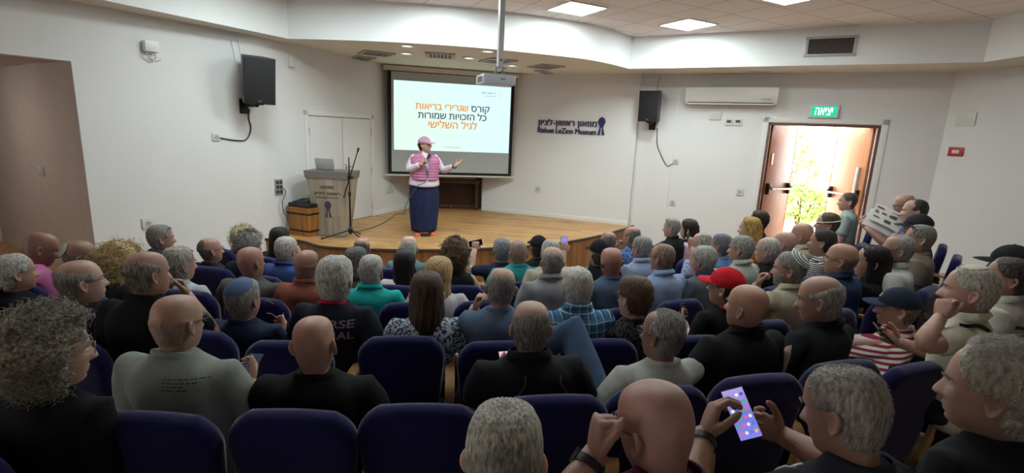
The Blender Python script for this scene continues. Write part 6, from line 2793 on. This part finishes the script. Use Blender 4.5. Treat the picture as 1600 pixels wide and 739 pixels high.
# ---------------- front row
P('front_black_hair', 6, 437, 356, 32, 'person with long black hair holding up a hand, front row left', hair='long', hc='17120f', hc2='2e2622', f=True, skin='b58468', top='1f2127', bulk=1, haz=10, aR='cheek', len=-.24)
P('front_blond', ('R', 4.9), 380, 356, 30, 'person with white blond curls behind the grey curls', hair='blond', hc='b5a680', hc2='e3d8b5', th=.030, f=True, skin='c09078', top='4a4d55', bulk=1, haz=20)
P('front_fringe', 6, 566, 371, 24, 'person, balding with dark sides, front row before the lectern', hair='fringe', hc='5a554f', hc2='7d776f', skin='b07f68', top='5a5f66', haz=-2)
P('front_white', 6, 639, 369, 26, 'person, bald with white sides and sea-grey sweater, before the speaker', hair='fringe', hc='b5b2ac', hc2='d9d6d0', skin='bf9580', top='5f7a80', haz=-8)
P('front_white_shirt', ('R', 4.9), 705, 383, 26, 'person in white shirt largely hidden by curly brown hair', hair='short', hc='6d675f', hc2='8f8a82', skin='b98a72', top='d3d1cc', haz=-8)
P('front_camera', 6, 785, 373, 26, 'person with sunglasses on grey hair raising a camera arm', hair='short', th=.010, hc='77777a', hc2='a0a0a2', skin='b08069', shades=1, top='20263c', aL='raise', haz=-14, bulk=1, hs=1.05)
P('front_black_cap', 6, 842, 369, 25, 'person in black baseball cap touching the face, front row', hair='short', hc='3a3633', skin='9c6c56', cap=('1c1c1f',), top='1c1c20', aL='cheek', haz=-24, bulk=1)
P('front_behind_cap', 6, 951, 362, 28, 'person, balding, largely hidden behind the black cap with phone', hair='fringe', hc='6d665f', hc2='8d867e', skin='a87660', top='2b3348', haz=-24)
P('front_print', 6, 988, 354, 30, 'person, bald with grey sides in blue print shirt, hand raised', hair='fringe', hc='6f6a64', hc2='918c85', skin='a8745c', top='2b4a86', pat=('floral', '6f8fc8', 40, 0), aL='chin', haz=-40)
P('front_stretch', 6, 1051, 341, 29, 'person with sunglasses on shaven grey head in black, arm stretched', hair='buzz', sparse=.4, hc='8a857e', skin='b08069', shades=1, top='1b1b1e', aL='wide', haz=-52)
P('front_pink', 6, 1077, 343, 28, 'person with dark hair and glasses in pale pink blouse', hair='bob', hc='2b1f1a', hc2='4a362c', f=True, skin='c2937a', top='d0b3c0', glasses='2a2422', bulk=1, haz=-52, len=-.16)
P('blonde_door', ('d', 5.5), 1173, 340, 29, 'person with straight golden blonde hair and orange top', hair='long', hc='a8823f', hc2='d8b565', f=True, skin='c2937a', top='c0712a', bulk=1, haz=-60, len=-.25)
P('maroon_door', ('d', 6.0), 1187, 330, 28, 'person with dark brown hair in maroon top by the brown door', hair='short', th=.016, hc='2b201b', hc2='4a3930', skin='b08069', top='6b2440', haz=-55, bulk=1)

# ================================================================ chairs under the listeners, and the empty ones
for R_, x, y, lab in ((8.1, 657, 560, 'empty navy upholstered auditorium chair between two occupied ones, second row'), (6.5, 742, 470, 'empty navy upholstered chair beside the ash blonde person')):
    p = on_arc(x, y, R_)[:2] if R_ < 8 else chair_at(657, 628)
    chairs.append([p, floor_z(*p), azd(p, ROWC), lab, R_ > 8])
for it in range(60):
    for i in range(len(chairs)):
        for j in range(i):
            d = chairs[i][0] - chairs[j][0]
            L = np.hypot(*d)
            if L < .54:
                # only slide sideways along the row
                t_ = np.array([math.cos(RD(chairs[i][2])), -math.sin(RD(chairs[i][2]))])
                s = d @ t_
                if abs(s) > abs(d @ np.array([t_[1], -t_[0]])) * .8:
                    k = np.sign(s) * (.54 - L) * .25 * t_
                    if not chairs[i][4]:
                        chairs[i][0] = chairs[i][0] + k
                    if not chairs[j][4]:
                        chairs[j][0] = chairs[j][0] - k
for i, (p, fz, az, lab, _fx) in enumerate(chairs):
    c = chair0 if i == 0 else copy_tree(chair0)
    c.location = (p[0], p[1], fz)
    c.rotation_euler = (0, 0, RD(-az))
    if not lab.startswith('empty'):
        s = lab.replace('person, ', '').replace('person with ', '').replace('person in ', '')
        s = s.split()[:10]
        while s[-1].strip(',') in ('the', 'a', 'with', 'in', 'by', 'of', 'and', 'to', 'behind', 'beside', 'on', 'at', 'before', 'over', 'below', 'near', 'left', 'right', 'low', 'for', 'from'):
            s = s[:-1]
        s = ' '.join(s).rstrip(',')
        lab = 'navy upholstered chair under listener: ' + s
    tag(c, lab, 'chair', 'navy auditorium chairs')
# ================================================================ the speaker on the stage
def make_speaker():
    az = 157.0
    fwd = fwd_of(az)
    rgt = np.array([fwd[1], -fwd[0], 0])
    M = np.eye(4)
    M[:3, 0], M[:3, 1], M[:3, 3] = rgt, fwd, (SPEAKER[0], SPEAKER[1], STAGE_Z)
    hs = .98
    H = np.array([0, .03, 1.475])
    nb = H[2] - .145 * hs
    z0 = .74
    sz = (nb - z0) / .54
    sb, sd = 1.09, 1.2

    def T(Pt):
        Pt = np.asarray(Pt, float)
        k = np.clip((Pt[..., 2] - .46) / .54, 0, 1.2)
        return np.stack([Pt[..., 0] * sb, Pt[..., 1] * sd + .02 * k, z0 + (Pt[..., 2] - .46) * sz], -1)
    sp = dict(seed=4.2, fine=True, f=True, skin='c08f74', hair='short', hc='4a3525', hc2='6b4e38', th=.012, cap=('b98aa6', 'b284a0'), glasses='2a2020', hy=-54, hp=2, hr=2, lip='a85c55',
              aR=(np.array((.245, .05, .765)), np.array((.085, .205, .865)), (-.75, .2, .55), (-.1, -.45, .2), 'grip'),
              aL=(np.array((-.27, .04, .755)), np.array((-.40, .22, .845)), (-.62, .35, .55), (.45, .35, .8), 'flat'), sl='long', watchL=1)
    o = build_person(sp, M, H, sz, hs, T=T, standing=True)
    tag(o, 'person standing on stage in pink cap, pink quilted vest and long navy skirt', 'person')
    me = shirt_mesh((sp['aR'][0], sp['aR'][1]), (sp['aL'][0], sp['aL'][1]), 'long', True, True).copy()
    v = np.array([q.co[:] for q in me.vertices])
    me.vertices.foreach_set('co', T(v).ravel())
    me.materials.clear()
    me.materials.append(cloth_mat('d8d0dc', ('vstripe', 'cdb9cf', 40, 0)))
    me.update()
    sh = link('shirt', me, o)
    a = np.arange(30) / 30 * 2 * np.pi
    cb = MB()

    def cr(z, g_, d_):
        q = T(np.c_[(.058 + g_) * np.sin(a) * .9, (-.028 + (.055 + g_) * np.cos(a)) * .85, z + d_ * np.cos(a)])
        return q
    cb.rings([cr(1.0, .014, -.03), cr(1.03, .008, -.02), cr(1.045, .006, -.02), cr(1.048, .012, -.022), cr(1.03, .022, -.03), cr(1.0, .036, -.05)], cap0=False, cap1=False)
    cb.build('collar', cloth_mat('dcd5df'), sh, smooth=180)
    # quilted vest, open at the front
    n = 44
    outer_, inner_ = [], []
    zs = np.linspace(.625, .985, 66)
    for z in zs:
        hw, yf, yb = (np.interp(z, TORSO[:, 0], TORSO[:, k]) for k in (1, 2, 3))
        t = (z - .625) / .36
        hw = hw * (1.02 if t < .75 else .98) + .012
        q = .016 + .009 * abs(math.sin(t * math.pi * 9.5)) ** .6
        g0 = RD(2 + 7 * t)
        b = np.linspace(g0, 2 * math.pi - g0, n)
        for lst, pf in ((outer_, q), (inner_, .010)):
            x = (hw + pf) * np.sign(np.sin(b)) * np.abs(np.sin(b)) ** .82
            y = np.where(np.cos(b) > 0, (yf + pf + .016) * np.abs(np.cos(b)) ** .8, (yb - pf) * np.abs(np.cos(b)) ** .8)
            lst.append(T(np.c_[x, y, np.full(n, z)]))
    nr = len(zs)
    V = np.concatenate([np.concatenate(outer_), np.concatenate(inner_)])
    F = grid_faces(nr, n, False)
    K = nr * n
    F += [tuple(i + K for i in reversed(q)) for q in F]
    F += [(j, j + 1, K + j + 1, K + j) for j in range(n - 1)] + [((nr - 1) * n + j, (nr - 1) * n + j + 1, K + (nr - 1) * n + j + 1, K + (nr - 1) * n + j) for j in range(n - 1)]
    for e in (0, n - 1):
        F += [(i * n + e, (i + 1) * n + e, K + (i + 1) * n + e, K + i * n + e) for i in range(nr - 1)]
    m = MB()
    m.add(V, F)
    m.build('vest', mat('pink_quilted_nylon', 'b96d93', .45, var=.06, vscale=(30, 30, 30), bump=.1, bscale=60), o, smooth=70)
    # stand-up vest collar
    m = MB()
    b = np.linspace(RD(32), 2 * math.pi - RD(32), 30)
    rr = []
    for z, g_ in ((.975, .05), (1.0, .034), (1.03, .026), (1.035, .036), (1.0, .046), (.98, .062)):
        rr.append(T(np.c_[(.058 + g_) * np.sin(b) * .95, (-.028 + (.056 + g_) * np.cos(b)) * .85, np.full(30, z)]))
    m.rings(rr, cap0=False, cap1=False, closed=False)
    m.build('vest_collar', mat('pink_quilted_nylon', 'b96d93', .45, var=.06, vscale=(30, 30, 30), bump=.1, bscale=60), o, smooth=70)
    # buttons on the white placket
    m = MB()
    for z in (.64, .71, .78, .85, .92):
        p = T(np.array([[0, np.interp(z, TORSO[:, 0], TORSO[:, 2]) + .022, z]]))[0]
        m.tube([p, p + [0, .004, 0]], .006, 8)
    m.build('buttons', mat('pearl_button', 'e8e4e0', .3), sh)
    # skirt
    a = np.arange(60) / 60 * 2 * np.pi
    rr = []
    for z, hw, hd in ((.88, .20, .165), (.80, .225, .185), (.70, .238, .195), (.55, .24, .195), (.40, .232, .19), (.25, .22, .18), (.12, .207, .172), (.085, .204, .17), (.09, .196, .163), (.25, .20, .16)):
        fo = 1 + .030 * (1 - (z - .08) / .8) * np.sin(a * 9 + 1.2) + .018 * np.sin(a * 5 + z * 3)
        rr.append(np.c_[hw * fo * np.sin(a), hd * fo * np.cos(a) + .01, np.full(60, z)])
    m = MB()
    m.rings(rr, cap0=True, cap1=False)
    m.build('skirt', mat('navy_skirt', '242b4d', .85, var=.15, vscale=(16, 16, 3), bump=.12, bscale=60, spec=.2), o, smooth=180)
    m = MB()
    rr = [np.c_[hw * np.sin(a), hd * np.cos(a) + .012, z - .025 * np.cos(a) ** 2] for z, hw, hd in ((.98, .222, .185), (.92, .238, .200), (.86, .245, .208), (.835, .246, .209), (.84, .238, .2), (.9, .228, .19))]
    m.rings(rr, cap0=False, cap1=False)
    m.build('shirt_tail', cloth_mat('d8d0dc', ('vstripe', 'cdb9cf', 40, 0)), o, smooth=180)
    for s in (-1, 1):
        m = MB()
        m.tube([(s * .115, .0, .05), (s * .115, -.01, .16), (s * .11, -.01, .35)], [.038, .04, .055], 12)
        m.build('leg', skin_mat('c08f74'), o)
        a2 = np.arange(16) / 16 * 2 * np.pi
        m = MB()
        rr = []
        for y, hw, h in ((-.085, .02, .06), (-.075, .035, .085), (-.03, .039, .09), (.03, .042, .078), (.09, .048, .058), (.145, .043, .05), (.18, .022, .03)):
            rr.append(np.c_[s * .115 + hw * np.cos(a2) + s * .03 * (y + .08), np.full(16, y), .012 + np.clip(h * .5 + h * .55 * np.sin(a2), .001, None)])
        m.rings(rr)
        so = m.build('shoe', mat('orange_sneaker', 'e2693f', .6), o)
        m = MB()
        for q in rr:
            q[:, 2] += .004
        ol = [(q[:, 0].min() - .003, q[0, 1]) for q in rr] + [(q[:, 0].max() + .003, q[0, 1]) for q in rr[::-1]]
        m.prism([(x, y, .001) for x, y in ol], (0, 0, .018))
        m.build('sole', mat('pale_sole', 'd9a48c', .6), so)
        m = MB()
        for k in range(4):
            y = .005 + k * .025
            m.tube([(s * .115 - .022, y, .088 - k * .008), (s * .115, y + .004, .096 - k * .009), (s * .115 + .022, y, .088 - k * .008)], .004, 6)
        m.build('laces', mat('lace_white', 'e8d9d0', .8), so)
    # necklace
    m = MB()
    t = np.linspace(-1, 1, 15)
    m.tube(T(np.c_[.055 * t, .045 + .055 * (1 - t * t), 1.0 - .08 * (1 - t * t)]), .0035, 6)
    m.build('necklace', mat('pale_gold', 'd8b98c', .3, .8), o)
    # hand-held microphone and its cable
    sdn, S, E_, W_, fd, pd, hk = sp['arms'][0]
    w_ = T(W_[None])[0]
    g = w_ + fd / np.linalg.norm(fd) * .075 + pd / np.linalg.norm(pd) * .025
    mouth = sp['HP'].rigid(np.array([[0, .13, -.10]]))[0]
    d = mouth - g
    d /= np.linalg.norm(d)
    to = lambda q: (M @ np.append(q, 1))[:3]
    mc = empty('microphone', label='black hand-held microphone in the right hand of the speaker on stage', cat='microphone')
    m = MB()
    m.tube([to(g - d * .09), to(g), to(g + d * .10)], [.011, .013, .017], 14)
    m.build('handle', black_plastic, mc)
    m = MB()
    m.tube([to(g + d * .095), to(g + d * .11), to(g + d * .135), to(g + d * .155), to(g + d * .165)], [.018, .026, .028, .02, .006], 16)
    m.build('head', mat('mic_mesh', '3a3c42', .4, .6, bump=.4, bscale=600), mc)
    pts = [g - d * .09, g + [-.01, .04, -.16], g + [.02, .07, -.32], g + [.09, .08, -.36], g + [.15, -.0, -.42]]
    pts = [to(q) for q in pts] + [to(np.array(q)) for q in ((.29, -.02, .50), (.30, -.10, .34))]
    pts += [at_z(x, y, STAGE_Z + .012) for x, y in ((622, 334), (603, 346), (580, 356), (560, 361), (549, 362))]
    m = MB()
    cp = catmull(pts, 8)
    cp[:, 2] = np.maximum(cp[:, 2], STAGE_Z + .008)
    m.tube(cp, .007, 8)
    tag(m.build('cable', mat('grey_cable', '5d6063', .6)), 'dark microphone cable trailing from the speaker across the stage boards', 'cable')


make_speaker()

# ================================================================ printing and straps on clothes
def bvh_of(o):
    me = o.data
    return BVHTree.FromPolygons([q.co[:] for q in me.vertices], [tuple(p.vertices) for p in me.polygons])


def back_print(key, items, M_=None):
    """items: (vertices in x,z of the wearer's back, faces, material, name)"""
    sp = PEOPLE[key]
    sh = sp['shirt_obj']
    bv = bvh_of(sh)
    for v, f, mt, nm in items:
        Q = []
        for x, z in v:
            h = bv.ray_cast(Vector((x, -1, z)), Vector((0, 1, 0)))
            Q.append((x, (h[0].y if h[0] else -.13) - .0025, z))
        m = MB()
        m.add(Q, f)
        m.build(nm, mt, sh, smooth=0, recalc=False)


def text2(s, xc, zc, w_, h_, bold=.02):
    v, f = text_mesh(s, width=w_, height=h_, bold=bold, extrude=0)
    return np.c_[v[:, 0] + xc, v[:, 1] + zc], f


def neck_z(key):
    return PEOPLE[key]['T'](np.array([[0, 0, 1.0]]))[0][2]


zt = neck_z('navy_tee') - .08
v1, f1 = text2('RSE', .075, zt, .125, .042)
v2, f2 = text2('RAL', .075, zt - .062, .125, .042)
back_print('navy_tee', [(v1, f1, mat('print_pink', '9d7f8c', .7), 'shirt_lettering'), (v2, f2, mat('print_pink', '9d7f8c', .7), 'shirt_lettering')])
zt = neck_z('sage_tee') - .05
q, fq, k = [], [], 0
r_ = random.Random(3)
for row in range(4):
    x = -.03
    L = [.16, .11, .075, .10][row]
    while x < L - .03:
        wl = r_.uniform(.008, .022)
        z = zt - row * .012
        q += [(x, z), (x + wl, z), (x + wl, z + .004), (x, z + .004)]
        fq.append((k, k + 1, k + 2, k + 3))
        k += 4
        x += wl + .005
back_print('sage_tee', [(np.array(q) + [-.10, 0], fq, mat('print_dark', '454a48', .7), 'small_print')])


def strap(key, pts, r, mt, name, side=(0, 1, 0)):
    sp = PEOPLE[key]
    bv = bvh_of(sp['shirt_obj'])
    Q = []
    for p in catmull(pts, 8):
        h = bv.find_nearest(Vector(p))
        nn = h[1]
        Q.append(np.array(h[0]) + np.array(nn) * r * .35)
    m = MB()
    m.tube(Q, r, 8, flat=None)
    m.build(name, mt, sp['shirt_obj'], smooth=180)


z1 = neck_z('hand_mouth')
strap('hand_mouth', [(-.13, .06, z1 - .02), (-.10, -.03, z1 + .02), (-.02, -.14, z1 - .08), (.08, -.16, z1 - .2), (.16, -.15, z1 - .34)], .011, mat('strap_black', '1b1b1d', .7), 'shoulder_strap')
z1 = neck_z('white_stripe')
for dz in (0, .05):
    strap('white_stripe', [(-.19, 0, z1 - .1 - dz), (-.12, -.13, z1 - .1 - dz), (0, -.15, z1 - .11 - dz), (.14, -.14, z1 - .1 - dz)], .009, mat('stripe_navy', '23252f', .8), 'shirt_stripe')
z1 = neck_z('black_polo')
for s in (-1, 1):
    strap('black_polo', [(s * .085, -.06, z1 + .0), (s * .10, -.13, z1 - .05), (s * .15, -.14, z1 - .12), (s * .21, -.10, z1 - .24)], .0028, mat('red_piping', '8a3a3c', .7), 'piping')
z1 = neck_z('phone_grey')
for k in range(3):
    strap('phone_grey', [(-.20 + .018 * k, .07, z1 - .14), (-.185 + .022 * k, .08, z1 - .08), (-.15 + .026 * k, .05, z1 - .03)], .005, mat('print_white', 'c9ccd2', .7), 'jacket_print')
# white elastic around the head of the listener below the doorway
sp = PEOPLE['headband']
a = np.arange(40) / 40 * 2 * np.pi
m = MB()
for dz in (0,):
    R_ = []
    for z, g_ in ((.040, .016), (.040, .020), (.052, .019), (.052, .015)):
        R_.append(sp['HP'].rigid(np.c_[(.0765 + g_) * np.sin(a), -.008 + (.098 + g_) * np.cos(a), z - .03 * np.cos(a)]))
    m.rings(R_, cap0=False, cap1=False)
m.build('elastic_band', mat('band_white', 'e6e4e2', .7), sp['obj'], smooth=50)

# ================================================================ things held in the hands
def held(key, side, label, up, out_, f_=.075, p_=.022, **kw):
    pos, R_ = hand_pos(key, side, f_, p_)
    return phone(label, pos, R_ @ np.array(up, float), R_ @ np.array(out_, float), **kw)


sp = PEOPLE['phone_grey']
pc_ = at_depth(1158, 646, 1.5)
up_ = at_depth(1142, 611, 1.56) - at_depth(1175, 681, 1.46)
phone('bright purple smartphone with app icons held in the foreground right', pc_, up_, CAM0 - pc_ + np.array([.25, .1, .15]), size=(.067, .150), apps=True)
held('sage_tee', 'R', 'dark smartphone with text lines held by the sage t-shirt listener', (0, .8, .45), (0, -.45, .8), screen='3f4350', strength=.5)
held('black_polo', 'L', 'pink glowing smartphone held low by the black polo listener', (0, .85, .35), (0, -.4, .85), screen='f0b8d8', strength=.9)
held('red_cap', 'L', 'dark upright phone held by the listener in red cap', (0, .2, .9), (.3, -.9, .2), screen='1a1b20', strength=0)
held('phone_pale', 'L', 'black phone raised by the pale shirt listener in the fourth row', (-.5, .2, .8), (.3, -.9, .2), screen='101114', strength=0)
held('cap_phone', 'L', 'lit phone raised towards the stage by the listener in black cap', (0, .15, 1), (0, -1, .1), screen='8f86e0', strength=.9)
held('front_camera', 'L', 'small dark camera phone raised in the front row', (1, .1, 0.2), (0, -1, 0), screen='1a1b20', strength=0)
held('stripe_woman', 'L', 'pale edged phone raised by the striped listener in navy cap', (0.1, .1, 1), (.2, -.9, .1), screen='3a4252', strength=.4, body='8a8c92')
held('hand_mouth', 'R', 'black phone held beside the cream shirt listener', (-.6, .6, .3), (.2, -.6, .7), screen='101114', strength=0)


class Fixed:
    def __init__(self, M):
        self.M = np.asarray(M)
        self.s = 1

    def rigid(self, Pt):
        return np.asarray(Pt) @ self.M[:3, :3].T + self.M[:3, 3]


pos, R_ = hand_pos('blue_kippah', 'R', .09, .02)
Mg = np.eye(4)
Mg[:3, :3] = R_ @ rot_xyz(40, -50, 20)
Mg[:3, 3] = pos - Mg[:3, :3] @ np.array([.07, .09, 0])
g_ = glasses(None, Fixed(Mg), '8a8c90', lens=True)
tag(g_, 'thin framed sunglasses dangling from the hand of the blue skullcap listener', 'sunglasses')
pos, R_ = hand_pos('writer', 'L', .08, .03)
m = MB()
d = R_ @ np.array([.1, .25, .95])
m.tube([pos - d * .06, pos - d * .05, pos + d * .08], [.001, .0045, .0045], 8)
pn = m.build('pen', mat('pen_white', 'd8d8dc', .3))
tag(pn, 'white pen in the hand of the writing listener', 'pen')

# newspaper held open in the side block
sp = PEOPLE['newspaper_reader']
nc = at_depth(1386, 341, 5.35)
np_ = empty('newspaper', label='open newspaper held up by the reader near the exit wall', cat='newspaper')
right = (at_depth(1407, 353, 5.3) - at_depth(1366, 333, 5.4))
right /= np.linalg.norm(right)
upv = at_depth(1392, 322, 5.43) - at_depth(1378, 352, 5.33)
zv = np.cross(right, upv)
zv /= np.linalg.norm(zv)
upv = np.cross(zv, right)
Mn = np.eye(4)
Mn[:3, 0], Mn[:3, 1], Mn[:3, 2], Mn[:3, 3] = right, upv, zv, nc
seat_on(np_, Mn)
m = MB()
xs = np.linspace(-.15, .15, 13)
top = np.array([[(x, y, .02 * math.cos(x * 8) + .01 * math.sin(y * 9)) for x in xs] for y in np.linspace(-.115, .115, 7)])
V = np.concatenate([top.reshape(-1, 3), top.reshape(-1, 3) - [0, 0, .006]])
F = grid_faces(7, 13, False)
F += [tuple(i + 91 for i in reversed(q)) for q in F]
m.add(V, F)
m.build('front_page', mat('newsprint', 'cfcac4', .9), np_)
m = MB()
bx = [(-.10, .085, .12, .03, 1), (.06, .09, .1, .015, 0), (-.13, .02, .05, .05, 0), (-.05, .02, .06, .03, 1), (.05, .03, .09, .05, 2), (.12, -.03, .06, .05, 3), (-.1, -.06, .1, .03, 0), (.02, -.07, .08, .05, 2)]
for x, y, w_, h_, c in bx:
    x, y, w_, h_ = x * .86, y * .86, w_ * .8, h_ * .8
    z = .02 * math.cos(x * 8) + .01 * math.sin(y * 9) + .0016
    m.box((x, y, z), (w_, h_, .001), 0, c)
m.build('printed_blocks', [mat('news_grey', '77716c', .9), mat('news_red', '7a4a48', .9), mat('news_dark', '4d4a4a', .9), mat('news_green', '7f8a5f', .9)], np_, smooth=0)
m = MB()
top2 = top * [1, .9, 1] + [-.02, -.06, -.03]
top2[..., 2] -= .3 * np.clip(-top2[..., 1], 0, 1) ** 1.4
V = np.concatenate([top2.reshape(-1, 3), top2.reshape(-1, 3) - [0, 0, .004]])
m.add(V, F)
m.build('rear_page', mat('newsprint_light', 'd9d5d0', .9), np_)
